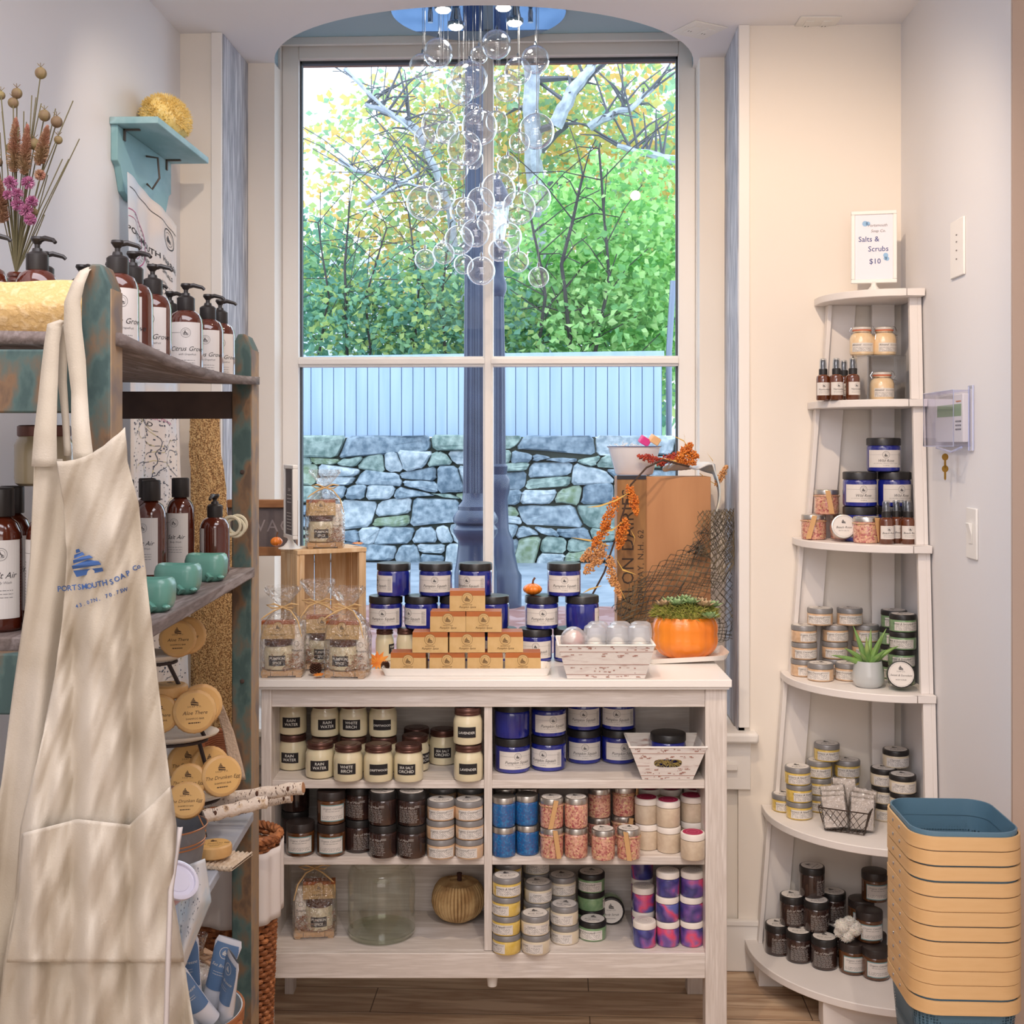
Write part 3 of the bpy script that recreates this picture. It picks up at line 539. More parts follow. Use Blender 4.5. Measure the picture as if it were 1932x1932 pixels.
def cappot(desc, body, r, h, stick, mats):
    k = Kind('bath_powder_jar', desc, 'jar'); k.r = r; k.h = h
    k.part('jar_body', jar_body(r, h, .017, .95, .06), body); li = k.part('lid', lid_mb(r, h, .016, 1.0), WJ)
    k.part('lid_sticker', stick.to(MB(), flat_z(h)), mats, li, smooth=False); return k
K_CREAM = cappot('cream powder jar with magenta topped lid', M('cream_powder', (214, 196, 172), .45, coat=.6, c2=(204, 184, 160), scale=80), .031, .0665, topm(.031, 0), [MAG, M('pale_pink_print', (214, 130, 150), .6)])
GAL = M('galaxy_bath_salt', (70, 74, 150), .35, coat=1, c2=[(52, 50, 116), (120, 84, 160), (222, 76, 112), (96, 108, 180)], scale=14, detail=2, lo=.36, hi=.66)
def grain(m, sc_=160):
    nt = m.node_tree; b = nt.nodes['Principled BSDF']; src = b.inputs['Base Color'].links[0].from_socket; v = nt.nodes.new('ShaderNodeTexVoronoi'); v.inputs['Scale'].default_value = sc_
    mx = nt.nodes.new('ShaderNodeMix'); mx.data_type = 'RGBA'; mx.blend_type = 'SOFT_LIGHT'; mx.inputs[0].default_value = .8; nt.links.new(src, mx.inputs[6]); nt.links.new(v.outputs['Color'], mx.inputs[7]); nt.links.new(mx.outputs[2], b.inputs['Base Color'])
grain(GAL)
def objinfo_shift(m):
    nt = m.node_tree; mp = [n for n in nt.nodes if n.type == 'MAPPING'][0]; oi = nt.nodes.new('ShaderNodeObjectInfo'); sx = nt.nodes.new('ShaderNodeVectorMath'); sx.operation = 'SCALE'; sx.inputs[0].default_value = (7, 5, 9)
    nt.links.new(oi.outputs['Random'], sx.inputs['Scale']); nt.links.new(sx.outputs[0], mp.inputs['Location'])
objinfo_shift(GAL); objinfo_shift(SALTP)
K_GAL = cappot('pink and blue bath salt jar', GAL, .030, .0638, D2().disc(0, 0, .025, 0).ring(0, 0, .017, .0175, 1).ring(0, 0, .012, .0125, 1).text('soap', 0, -.003, .008, 1), [PAPER, GREYINK])
# ================================================================ CONTENTS OF THE COUNTER
T = 0.0
G = 'candle jars on the upper left shelf'
def one(k, px, pyb, z, where, turn=0, D=None, lift=0, group=None, sc_=None):
    xc, Dc = base(k, px, pyb, z, D); return k.put(W(xc, Dc, z+lift), turn, where, group, sc_)
stack(C_RAIN, 553, 1456, Z1, 2, 'at left end of upper left shelf', turns=[-.1, .05], group=G)
one(C_RAIN, 604, 1472, Z1, 'second from left in front row', .1, group=G)
one(C_BIRCH, 657, 1478, Z1, 'in front row', 0, group=G); one(C_DRIFT, 714, 1479, Z1, 'in front row', .12, group=G); one(C_SALT, 771, 1479, Z1, 'in front row', -.1, group=G)
stack(C_RAIN, 613, 0, Z1, 2, 'in second row, beside white birch jars', D=3.19, turns=[.1, .3], group=G)
stack(C_BIRCH, 667, 0, Z1, 2, 'in second row, beside driftwood jars', D=3.187, turns=[.1, -.05], group=G)
stack(C_DRIFT, 724, 0, Z1, 2, 'in second row, right of white birch', D=3.187, turns=[.1, .02], group=G)
one(C_SALT, 783, 0, Z1, 'behind the front sea salt orchid jar', .9, D=3.20, group=G); one(C_SALT, 786, 0, Z1, 'farthest back against the cupboard back', .9, D=3.285, group=G); one(C_SALT, 836, 1446, Z1, 'beside the lavender stack', 0, group=G)
stack(C_LAV, 884, 1478, Z1, 2, 'in two high stack by divider', turns=[0, -.05], group=G)
G = 'cobalt scrub jars on the upper right shelf'
for px, pyb, tn, w in ((967, 1461, [.3, 2.6], 'jar of the leftmost stack under the worktop'), (1035, 1457, [-.35, .25], 'jar of second stack under the worktop'), (1102, 1443, [0, -.05], 'jar of third stack under the worktop'), (1167, 1443, [.25, -.2], 'jar of stack behind the plank basket')):
    stack(K_PS, px, pyb, Z1, 2, w, turns=tn, group=G)
G = 'jars on the middle left shelf'
stack(K_HONEY, 567, 1618, Z2, 1, 'alone at front left of middle shelf', turns=[.1], group=G); stack(K_HONEY, 625, 1619, Z2, 2, 'in stack left of mint jars', turns=[.1, .25], group=G)
stack(K_MINT, 557, 0, Z2, 2, 'behind the leftmost honey jar', D=3.225, turns=[2, 2.4], group=G)
stack(K_MINT, 677, 1611, Z2, 2, 'in stack right of honey jars', turns=[.5, -.3], group=G); stack(K_MINT, 723, 1622, Z2, 2, 'in the middle mint stack', turns=[-.5, -.6], group=G); stack(K_MINT, 777, 1623, Z2, 2, 'in stack beside coconut jars', turns=[-.6, -.15], group=G)
stack(K_COCO, 832, 1623, Z2, 3, 'in left front coconut stack', turns=[.1, .35, .1], group=G); stack(K_COCO, 886, 1623, Z2, 3, 'in front coconut stack by divider', turns=[-.4, .2, .3], group=G)
stack(K_COCO, 836, 0, Z2, 3, 'in left rear coconut stack, mostly hidden', D=3.225, group=G); stack(K_COCO, 888, 0, Z2, 3, 'in rear coconut stack by divider, mostly hidden', D=3.225, group=G)
G = 'jars on the middle right shelf'
stack(K_BLUE, 951, 1620, Z2, 2, 'front stack by divider', group=G); stack(K_BLUE, 995, 1616, Z2, 2, 'front stack beside pink salts', group=G); stack(K_BLUE, 952, 0, Z2, 2, 'rear stack by divider', D=3.20, group=G); stack(K_BLUE, 996, 0, Z2, 2, 'rear stack beside pink salts', D=3.20, group=G)
xc, Dc = base(K_SP1, 1041, 1622, Z2)
K_SP1.put(W(xc, Dc, Z2), .2, 'lower of stack beside blue salts', G); K_SP2.put(W(xc, Dc, Z2+.0765), .15, 'upper of stack beside blue salts', G)
stack(K_PINK, 1087, 1622, Z2, 2, 'in stack second from blue salts', group=G); one(K_PINK, 1138, 1626, Z2, 'single in front, third from blue salts', .3, group=G); one(K_SP1, 1186, 1625, Z2, 'single in front beside cream jars', -.3, group=G)
stack(K_PINK, 1130, 0, Z2, 2, 'in rear stack behind third pink jar', D=3.195, group=G); stack(K_SP2, 1176, 0, Z2, 2, 'in rear stack next to cream jars', D=3.21, turns=[.4, 1.2], group=G)
stack(K_CREAM, 1221, 1606, Z2, 2, 'in left front stack', group=G); stack(K_CREAM, 1262, 1612, Z2, 2, 'in middle front stack', group=G); one(K_CREAM, 1307, 1626, Z2, 'single at front right corner', group=G)
stack(K_CREAM, 1306, 0, Z2, 2, 'in stack behind single right jar', D=3.19, group=G)
for i, px in enumerate((1224, 1266, 1310)): stack(K_CREAM, px, 0, Z2, 2, ['in left rear stack', 'in middle rear stack', 'in right rear stack'][i], D=3.26, group=G)
G = 'jars on the bottom right shelf'
stack(K_TURM, 956, 1804, Z3, 4, 'in tall front stack by divider', turns=[-1.1, -.5, -.8, .2], group=G); stack(K_NEROLI, 1011, 1804, Z3, 2, 'in front stack right of turmeric', turns=[-.5, .1], group=G)
stack(K_NEROLI, 1014, 0, Z3, 3, 'in second row right of turmeric', D=3.185, turns=[0, 0, .3], group=G); stack(K_NEROLI, 1012, 0, Z3, 4, 'in third row behind the cream stacks', D=3.262, group=G)
stack(K_NEROLI, 1066, 1785, Z3, 2, 'in front stack left of black lids', turns=[-.5, -.4], group=G); stack(K_NEROLI, 1062, 0, Z3, 3, 'in second row left of black lids', D=3.238, turns=[0, .2, .1], group=G); stack(K_TURM, 958, 0, Z3, 4, 'in rear stack by divider', D=3.2, group=G)
one(K_SUCC, 1118, 1778, Z3, 'single in front of taller black lidded stack', -.3, group=G); stack(K_SUCC, 1116, 0, Z3, 3, 'in stack right of cream scrubs', D=3.262, turns=[0, 2.0, -.2], group=G)
xc = (1152-CX)*3.32/F
K_SUCC.put(W(xc, 3.345, Z3+.037), 0, None, None, None, (pi/2, 0, TH), 'green scrub jar lying on its side behind the black lidded stack')
one(K_GAL, 1216, 1791, Z3, 'single at left front', group=G); stack(K_GAL, 1214, 0, Z3, 2, 'in second row behind single jar', D=3.212, group=G); stack(K_GAL, 1212, 0, Z3, 3, 'in rear row left column', D=3.276, group=G)
stack(K_GAL, 1260, 1789, Z3, 3, 'in middle column', group=G); stack(K_GAL, 1305, 1789, Z3, 3, 'in right column by cupboard side', group=G)
# large empty glass jar
gj = thing('glass_jar', 'large empty clear glass jar on bottom left shelf', 'jar', W((720-CX)*3.24/F, 3.24, Z3)); c = W((720-CX)*3.24/F, 3.24, Z3)
JG = thin('jar_glass', (250, 252, 248), .05, .5, 2.2, .02)
MB().lathe([(.06, .004), (.082, .004), (.089, .02), (.089, .165), (.083, .178), (.072, .184), (.072, .188), (.079, .190), (.079, .205), (.074, .205)], 48, c, cap=False).build('glass_wall', JG, gj)
MB().lathe([(0, .0), (.075, .0), (.087, .008), (.089, .016), (.08, .014), (.06, .008), (0, .012)], 48, c, cap=False).build('thick_base', thin('thick_glass', (240, 244, 236), .10, .5, 1.8, .05), gj)
MB().lathe([(.0, 0), (.022, 0), (.024, .006), (.018, .012)], 20, (c[0]+.012, c[1]-.088, c[2]+.165), sy=.2).build('thumb_grip', JG, gj)
# twine pumpkin
tp = thing('twine_pumpkin', 'straw wrapped decorative pumpkin on bottom left shelf', 'decoration', W((864-CX)*3.325/F, 3.325, Z3)); c = W((864-CX)*3.325/F, 3.325, Z3)
S_ = M('straw_rope', (204, 172, 122), .9, c2=(170, 134, 88), scale=30); mb = MB()
for k in range(44):
    a = 2*pi*k/44; lobe = .95+.06*abs(cos(a*2.5)); pts = []
    for i in range(11): t = -pi/2+.12+(pi-.36)*i/10; pts.append((c[0]+.070*lobe*cos(t)**.8*cos(a), c[1]+.066*lobe*cos(t)**.8*sin(a), c[2]+.064+.058*sin(t)-(.010 if i > 8 else 0)))
    mb.tube(pts, .0048, 5)
mb.ball((c[0], c[1], c[2]+.062), (.062, .058, .05), 20, 12).build('rope_body', S_, tp)
MB().lathe([(.007, 0), (.006, .012), (.0075, .024)], 10, (c[0]+.004, c[1], c[2]+.108)).build('stem', M('dark_stem', (66, 36, 30), .7), tp)
# ================================================================ ON THE WORKTOP
CER = M('white_ceramic', (240, 234, 228), .2, coat=.5); KRAFT = M('kraft_paper', (204, 168, 112), .8, c2=(214, 180, 126), scale=30); SOAPC = M('caramel_soap', (182, 104, 44), .35, sub=.1, c2=(166, 88, 38), scale=14); INKB = M('brown_ink', (96, 72, 44), .8)
def tray(name, lab, x0, x1, y0, y1, z, h, lip=.008, mat=CER, cat='tray', curl=0):
    def f(x, y, zz): return W(x, y, z+zz+(curl*max(0, (x-(x0+x1)/2)/((x1-x0)/2))**3 if curl else 0))
    def ring(e, zz, n=6):
        out = []; r = .02+e
        for cx_, cy_, a0 in ((x1-.02, y1-.02, 0), (x0+.02, y1-.02, 90), (x0+.02, y0+.02, 180), (x1-.02, y0+.02, 270)):
            for i in range(n+1): a = radians(a0+90*i/n); out.append(f(cx_+r*cos(a), cy_+r*sin(a), zz))
        return out
    rings = [ring(-.012, 0), ring(-.008, 0), ring(0, h), ring(-.004, h), ring(-.013, .004), ring(-.018, .0035)]; m = MB(); n = len(rings[0])
    m.add([p for q in rings for p in q], [(i*n+k, i*n+(k+1) % n, (i+1)*n+(k+1) % n, (i+1)*n+k) for i in range(5) for k in range(n)]+[tuple(reversed(range(n))), tuple(range(5*n, 6*n))])
    return tag(m.build(name, mat), lab, cat)
tray('serving_tray', 'long white rectangular ceramic tray holding the soap pyramid', X(712)+.004, (1040-CX)*3.14/F, 3.145, 3.255, ZT+.0005, .020)
KB = Kind('soap_bar', 'pumpkin spice soap bar in kraft band', 'soap'); KB.r = .03; KB.h = .0535
KB.part('soap', MB().box(-.0455, .0455, -.030, .030, .001, .053), SOAPC, smooth=False)
m = MB().box(-.0462, .0462, -.0308, .0308, 0, .040); d = D2().disc(0, .034, .0145, 0, lay=0).ring(0, .034, .0138, .0145, 1).ring(0, .034, .0095, .0100, 1).ship(0, .031, .013, 1).text('ARTISAN SOAP', 0, .0155, .0038, 1).text('Pumpkin Spice', 0, .0085, .0075, 1, .35).text('4.5 oz', 0, .004, .0026, 1)
d.v = [(a, b, l+.5) for a, b, l in d.v]
KB.part('paper_band', d.to(m, flat_y(-.0308)), [KRAFT, INKB], smooth=False)
G = 'soap bars stacked in a pyramid'; zt = ZT+.0045
for row, xs in enumerate(((772, 844, 915, 987), (814, 882, 953), (846, 914), (882,))):
    for j, px in enumerate(xs):
        xc = (px-CX)*3.2/F; nm = [('bottom row of four, ', ['left end', 'second from left', 'third from left', 'right end']), ('second row of three, ', ['left', 'middle', 'right']), ('third row of two, ', ['left', 'right']), ('alone at the peak of pyramid', [''])][row]
        KB.put(W(xc+R0.uniform(-.001, .001), 3.198+R0.uniform(-.002, .002), zt+row*.0537), R0.uniform(-.03, .03), nm[0]+nm[1][j], G)
# cobalt jars pyramid behind
G = 'cobalt scrub jars piled behind the soaps'; KSM = C_PUMP
for i, px in enumerate((727, 766)):
    xc = (px-CX)*3.40/F; C_PUMP.put(W(xc, 3.386, ZT), 1.2+i, None, None, (.68, .68, .968), None, ['small cream jar at left of bottom row, behind maple leaf', 'small cream jar under cobalt jars, left of soap pyramid'][i])
for px, w in ((812, 'bottom row, hidden behind soap pyramid left'), (878, 'bottom row, hidden behind soap pyramid middle'), (944, 'bottom row, hidden behind soap pyramid right'), (1010, 'bottom row, below the mini pumpkin'), (1076, 'bottom row, behind the plank basket')): one(K_PS, px, 0, ZT, w, 0, D=3.34, group=G)
for px, t, w in ((728, -.1, 'second row, left end'), (795, -.75, 'second row, second from left'), (861, 1.9, 'second row, third from left'), (929, 2.3, 'second row, right of pyramid peak'), (1022, .05, 'second row, under the mini pumpkin'), (1098, 1.9, 'second row, right end')): one(K_PS, px, 0, ZT, w, t, D=3.34, lift=.0905, group=G)
for px, t, w in ((743, -1.1, 'top row, left end, label turned away'), (822, .0, 'top row, second from left, label facing'), (897, -.5, 'top row, before the window mullion'), (1064, 0, 'top row, right end beside mini pumpkin')): one(K_PS, px, 0, ZT, w, t, D=3.34, lift=.181, group=G)
# small pumpkins
ORG = M('orange_pumpkin', (236, 142, 42), .35, coat=.3, c2=(228, 122, 28), scale=6); STM = M('dry_stem', (110, 72, 50), .8)
def gourd(name, lab, c, r, h, n=9, mat=ORG, stem=True, cat='pumpkin', d=.09, parent=None):
    t = thing(name, lab, cat, c)
    MB().ball((c[0], c[1], c[2]+h/2), (r, r, h/2), n*6, 16, fn=lambda a, t_: (1-d*abs(cos(n*t_/2))**6)*(1+.06*cos(a)**6)).build('fruit', mat, t, ang=70)
    if stem: MB().tube([(c[0], c[1], c[2]+h*.9), (c[0]+.001, c[1], c[2]+h*1.25), (c[0]+.25*r, c[1], c[2]+h*1.5)], [r*.14, r*.10, r*.12], 7).build('stem', STM, t)
    return t
gourd('mini_pumpkin', 'small orange pumpkin on the cobalt jar pyramid', W((1005-CX)*3.386/F, 3.386, ZT+.1812), .0255, .032)
# plank print baskets
PLK = M('white_plank_print', (226, 218, 212), .6, c2=[(232, 226, 220), (222, 212, 206), (150, 96, 80)], scale=14, stretch=(1, 1, 5), detail=8, lo=.42, hi=.72); LIN = M('plank_line', (120, 100, 94), .8); WHC = M('white_card', (240, 236, 232), .6)
def plank_basket(lab, xc0, y0, z, wt, wb, dt, db, h, slot=False):
    o = bpy.data.objects.new('plank_basket', None); col.objects.link(o); o.location = W(xc0, y0, z); o.rotation_euler.z = TH; o['_org'] = (0., 0., 0.); tag(o, lab, 'basket')
    def sec(t, e=0): a, b = wb/2+(wt-wb)/2*t-e, (db+(dt-db)*t); y_ = (db-dt)/2*t; return [(-a, y_+e, h*t), (a, y_+e, h*t), (a, y_+b-e, h*t), (-a, y_+b-e, h*t)]
    m = MB(); S0, S1, I1, I0 = sec(0), sec(1), sec(1, .004), sec(.03, .004)
    fs = []
    for i in range(4):
        j = (i+1) % 4
        if not (slot and i == 0): fs += [(i, j, 4+j, 4+i)]; fs += [(8+i, 8+j, 12+j, 12+i)]
        fs += [(4+i, 4+j, 8+j, 8+i)]
    m.add(S0+S1+I1+I0, fs+[(3, 2, 1, 0), (12, 13, 14, 15)])
    if slot:
        def fp(u, v, e=0): a = (wb/2+(wt-wb)/2*v); return (u*a, (db-dt)/2*v+e, h*v)
        for e in (0, .004):
            hole = [(.44*(1 if cos(a) > 0 else -1)*abs(cos(a))**.45, .5+.13*(1 if sin(a) > 0 else -1)*abs(sin(a))**.8) for a in [2*pi*k/16 for k in range(16)]]
            out = [(1, .5), (1, .75), (1, 1), (.5, 1), (0, 1), (-.5, 1), (-1, 1), (-1, .75), (-1, .5), (-1, .25), (-1, 0), (-.5, 0), (0, 0), (.5, 0), (1, 0), (1, .25)]
            m.add([fp(u, v, e) for u, v in hole+out], [(k, (k+1) % 16, 16+(k+1) % 16, 16+k) for k in range(16)])
    m.build('basket_body', PLK, o, smooth=False)
    l = MB()
    for t in (.12, .42, .8): a = wb/2+(wt-wb)/2*t; yy = (db-dt)/2*t-.0006; l.box(-a, a if not (slot and t == .42) else -a*.6, yy, yy+.0004, h*t, h*t+.0012)
    for k in range(70):
        t = rg.choice([.05, .2, .3, .68, .75, .88, .95])+rg.uniform(-.04, .04); 
        if t < 0 or t > .97: continue
        a = wb/2+(wt-wb)/2*t; u = rg.uniform(-.9, .85)*a; yy = (db-dt)/2*t-.0007; l.box(u, u+rg.uniform(.002, .010), yy, yy+.0004, h*t, h*t+rg.uniform(.0008, .003))
    l.build('plank_lines', M('rubbed_brown_print', (158, 116, 104), .8), o, smooth=False)
    rm = MB()
    for i in range(4): rm.tube([S1[i], S1[(i+1) % 4]], .0022, 6)
    rm.build('rim', WHC, o); return o
plank_basket('white plank print basket of clear bath bomb shells on worktop', (1143-CX)*3.12/F, 3.112, ZT+.001, .246, .198, .15, .11, .088)
CLAM = thin('clear_plastic_shell', (250, 251, 253), .10, .5, 1.6, .25)
def add_haze(m, f):
    nt = m.node_tree; o = nt.nodes['Material Output']; src = o.inputs[0].links[0].from_socket; d = nt.nodes.new('ShaderNodeBsdfDiffuse'); d.inputs[0].default_value = (.82, .84, .88, 1); t = nt.nodes.new('ShaderNodeBsdfTranslucent'); t.inputs[0].default_value = (.82, .84, .88, 1)
    a = nt.nodes.new('ShaderNodeMixShader'); nt.links.new(d.outputs[0], a.inputs[1]); nt.links.new(t.outputs[0], a.inputs[2]); x = nt.nodes.new('ShaderNodeMixShader'); x.inputs[0].default_value = f; nt.links.new(src, x.inputs[1]); nt.links.new(a.outputs[0], x.inputs[2]); nt.links.new(x.outputs[0], o.inputs[0])
add_haze(CLAM, .32)
G = 'clear shells in the plank basket'; zi = ZT+.046
KC = Kind('bath_bomb_pack', 'clear shell with white bath bomb', 'bath bomb')
KC.part('plastic_shell', MB().lathe([(.020, 0), (.027, .004), (.029, .02), (.029, .040), (.026, .043), (.029, .046), (.029, .068), (.026, .080), (.018, .085)], 28, sy=.8, fn=lambda r, z, a: r/(abs(cos(a))**3.4+abs(sin(a))**3.4)**(1/3.4)), CLAM)
KC.part('bath_bomb', MB().ball((0, 0, .032), .021, 18, 12), M('bath_bomb_white', (240, 230, 216), .8, bump=.3, bscale=200))
for px, dd, lab in ((1122, 3.165, 'left of front row'), (1165, 3.165, 'middle of front row'), (1206, 3.163, 'right of front row'), (1128, 3.218, 'left of back row'), (1170, 3.218, 'middle of back row'), (1209, 3.218, 'right of back row')):
    KC.put(W((px-CX)*dd/F, dd, zi), rg.uniform(-.1, .1), lab, G)
kp = Kind('bath_bomb_pack', '', 'bath bomb'); kp.part('plastic_shell', MB().ball((0, 0, .034), .034, 20, 12), CLAM); kp.part('bath_bomb', MB().ball((0, 0, .031), .028, 18, 12), M('bath_bomb_pink', (232, 196, 186), .8, c2=[(240, 220, 208), (222, 160, 150)], scale=30, voro=True))
kp.put(W((1082-CX)*3.165/F, 3.168, zi+.012), 0, None, None, None, None, 'pinkish round bath bomb in clear shell at basket left end')
plank_basket('white plank print basket with handle slot on upper right shelf', (1259-CX)*3.14/F, 3.135, Z1+.001, .198, .130, .15, .11, .088, True)
xc = (1259-CX)*3.2/F
K_PS.put(W(xc+.005, 3.222, Z1+.0125), 2, None, None, None, None, 'cobalt scrub jar with black lid sitting inside slotted basket')
sb = MB()
for k in range(420):
    p = Vector((rg.uniform(-.052, .052), rg.uniform(-.04, -.012), rg.uniform(.008, .058))); q = Vector((rg.uniform(-1, 1), rg.uniform(-1, 1), rg.uniform(-.3, .3)))*.018
    if abs(p.x) < .05 and abs(p.y) < .047: pass
    c = W(xc+p.x, 3.185+p.y, Z1+p.z); sb.tube([c, Vector(c)+q*.5+Vector((0, 0, .003)), Vector(c)+q], .0008, 3)
tag(sb.build('straw_filler', M('straw', (196, 176, 110), .9)), 'yellow straw filler inside the slotted basket', 'straw', kind='stuff')
# pumpkin planter on its curled tray
tray('serving_plate', 'white ceramic plate with raised corner under the big pumpkin', (1222-CX)*3.3/F, (1380-CX)*3.3/F, 3.315, 3.46, ZT+.0005, .014, curl=.018)
pc = W((1292-CX)*3.40/F, 3.392, ZT+.0055); pr = .0985
pt = thing('pumpkin_planter', 'bright orange pumpkin planted with moss and succulents', 'pumpkin', pc)
MB().ball((pc[0], pc[1], pc[2]+.068), (pr*.90, pr*.70, .068), 70, 18, fn=lambda a, t: (1-.035*abs(cos(7*t/1))**10)*(1+.13*abs(sin(2*a)))).build('pumpkin', ORG, pt, ang=70)
MOSS = M('green_moss', (92, 100, 36), .95, c2=[(128, 132, 52), (150, 140, 76)], scale=90); SUCA = M('succulent_green', (128, 158, 104), .5, c2=(150, 176, 128), scale=20); SUCB = M('succulent_red_tip', (176, 150, 116), .5)
mo = MB()
for k in range(1500):
    a = rg.uniform(0, 2*pi); q = rg.random()**.5; x = pr*.90*q*cos(a); y = pr*.68*q*sin(a); z = .116+.030*sqrt(max(0, 1-q*q))+rg.uniform(-.006, .008)
    c = Vector((pc[0]+x, pc[1]+y, pc[2]+z)); dv = Vector((x*.5+rg.uniform(-.04, .04), y*.5+rg.uniform(-.04, .04), rg.uniform(-.03, .05))).normalized()*rg.uniform(.006, .013)
    mo.tube([c, c+dv*.6+Vector((0, 0, .002)), c+dv*1.5], [.0016, .0014, .0005], 3, cap=False)
mo.ball((pc[0], pc[1], pc[2]+.122), (pr*.84, pr*.64, .022), 24, 10).build('moss', MOSS, pt)
for k, (sx, sy) in enumerate(((-.06, -.01), (-.025, -.03), (.012, -.025), (.05, -.03), (.0, .02), (-.04, .03), (.045, .02), (.075, 0), (.06, -.055))):
    su = MB(); b = Vector((pc[0]+sx, pc[1]+sy, pc[2]+.138+.014*(1-abs(sx)/.08)-(.025 if k == 8 else 0))); n = 14
    for i in range(n):
        a = i*2.4; tilt = .25+.9*i/n; L = .018+.020*i/n; dv = Vector((cos(a)*sin(tilt), sin(a)*sin(tilt), cos(tilt))); sd = Vector((-sin(a), cos(a), 0)); up = dv.cross(sd)
        w = .0078+.004*i/n; su.add([b, b+dv*L*.55+sd*w, b+dv*L, b+dv*L*.55-sd*w, b+dv*L*.5+up*.003, b+dv*L*.5-up*.003], [(0, 1, 4), (1, 2, 4), (2, 3, 4), (3, 0, 4), (1, 0, 5), (2, 1, 5), (3, 2, 5), (0, 3, 5)])
    su.build('succulent', SUCA if k % 3 else SUCB, pt, smooth=False)
# gift sets
CEL = thin('cellophane', (254, 253, 251), .09, .50, 1.3, .10, bump=2.0); RAF = M('raffia', (216, 180, 128), .8); WDL = M('pale_bare_wood', (222, 184, 140), .7, c2=(206, 162, 116), scale=8, stretch=(1, 12, 12), detail=5); SHR = M('copper_shred', (176, 120, 84), .6, c2=(150, 98, 70), scale=40)
LOT = M('white_lotion_bottle', (240, 232, 222), .3, sub=.1)
def gift(flip=1, h=.215, seed=1):
    r = random.Random(seed); k = Kind('gift_set', 'cellophane gift set', 'gift set')
    td = MB().box(-.052, .052, -.035, .035, .004, .016).box(-.05, -.036, -.035, .035, 0, .004).box(.036, .05, -.035, .035, 0, .004)
    for s in (-.028, .028): td.box(s-.0006, s+.0006, -.0355, -.035, .004, .016, 1)
    k.part('wooden_tray', td, [WDL, INK], smooth=False)
    cx_ = -.012*flip; c = MB().lathe([(.029, .017), (.036, .020), (.0365, .028), (.0365, .066), (.034, .074), (.032, .080)], 28, (cx_, -.0, 0)); k.part('candle_jar', c, MT['cream_wax'])
    k.part('jar_lid', MB().lathe([(.034, .079), (.035, .080), (.035, .093), (.032, .095)], 32, (cx_, 0, 0)), COP, 1)
    d = D2().rect(-.022, .022, .030, .056, 0, .003).text('PUMPKIN', 0, .0455, .0095, 1, .08, bold=.0002).text('SPICE', 0, .0345, .0095, 1, .08, bold=.0002); f = cylmap(.0368)
    k.part('jar_label', d.to(MB(), lambda u, v, e: (f(u, v, e)[0]+cx_, f(u, v, e)[1], v)), [CHALK, WHITEINK], 1, smooth=False)
    k.part('soap_bar', MB().box(cx_-.042, cx_+.042, -.012, .014, .096, .142), SOAPC, smooth=False)
    m = MB().box(cx_-.0425, cx_+.0425, -.0125, .0145, .0955, .133); d = D2().disc(0, .128, .012, 0, lay=.5).ring(0, .128, .0113, .012, 1, lay=1.5).ship(0, .125, .011, 1, lay=1.5).text('Pumpkin Spice', 0, .105, .0065, 1, .35, lay=1.5)
    g0 = flat_y(-.0125); k.part('paper_band', d.to(m, lambda u, v, e: (u+cx_, -.0125-e, v)), [KRAFT, INKB], 4, smooth=False)
    bx = .036*flip; k.part('lotion_bottle', MB().lathe([(.016, .017), (.018, .02), (.018, .095), (.013, .104), (.012, .106), (.013, .107), (.013, .125), (.010, .128)], 24, (bx, .01, 0)), LOT)
    d = D2().lines(0, .05, .022, 2, .004, .001, 0, 2).text('Pumpkin', 0, .062, .008, 0, .3).ring(0, .082, .006, .0066, 0); f2 = cylmap(.0183); k.part('bottle_print', d.to(MB(), lambda u, v, e: (f2(u, v, e)[0]+bx, f2(u, v, e)[1]+.01, v)), [INK], 6, smooth=False)
    s = MB()
    for i in range(260):
        a = r.uniform(0, 6.28); q = r.uniform(.6, 1); p = Vector((.050*q*cos(a), .036*q*sin(a), .018+.04*r.random()**1.5)); pts = [p]
        for _ in range(3): pts.append(pts[-1]+Vector((r.uniform(-.009, .009), r.uniform(-.006, .006), r.uniform(-.004, .006))))
        pts = [Vector((max(-.054, min(.054, q_.x)), max(-.040, min(.040, q_.y)), max(.0165, q_.z))) for q_ in pts]; s.tube(pts, .0008, 3, cap=False)
    k.part('shredded_filler', s, SHR)
    ph = r.uniform(0, 6); wr = lambda rr, z, a: rr*(1+(.05+.25*max(0, z-.16)/.06)*sin(7*a+ph+z*20)*.4+.03*sin(15*a+z*60))*(1/(abs(cos(a))**5+abs(sin(a))**5)**.2)
    b = MB().lathe([(.052, .0), (.056, .004), (.057, .05), (.056, .10), (.050, .135), (.032, .158), (.012, .172), (.009, .178), (.013, .184), (.028, .203), (.042, h+.006), (.040, h+.016)], 56, cap=False, sy=.78, fn=wr); k.part('cellophane_bag', b, CEL, ang=180)
    w = MB().tube([(.010*cos(a), .009*sin(a), .177) for a in [2*pi*i/12 for i in range(12)]], .0018, 5, closed=True)
    for s_ in (-1, 1):
        w.tube([(0, -.010, .177), (s_*.022, -.016, .187), (s_*.040, -.016, .184), (s_*.026, -.016, .176), (0, -.010, .176)], [.0018, .0026, .0028, .0022, .0018], 6)
        w.tube([(0, -.012, .177), (s_*.022, -.026, .170), (s_*.042, -.040, .158 if s_ != flip else .145), (s_*.052, -.044, .150 if s_ != flip else .105)], [.0018, .0022, .0022, .0012], 6)
    k.part('raffia_bow', w, RAF); return k
GK1, GK2 = gift(1, .215, 2), gift(-1, .222, 3)
G = 'pumpkin spice gift sets'
gk = lambda K, px, D, z, t, lab: K.put(W((px-CX)*D/F, D, z), t, None, G, None, None, lab)
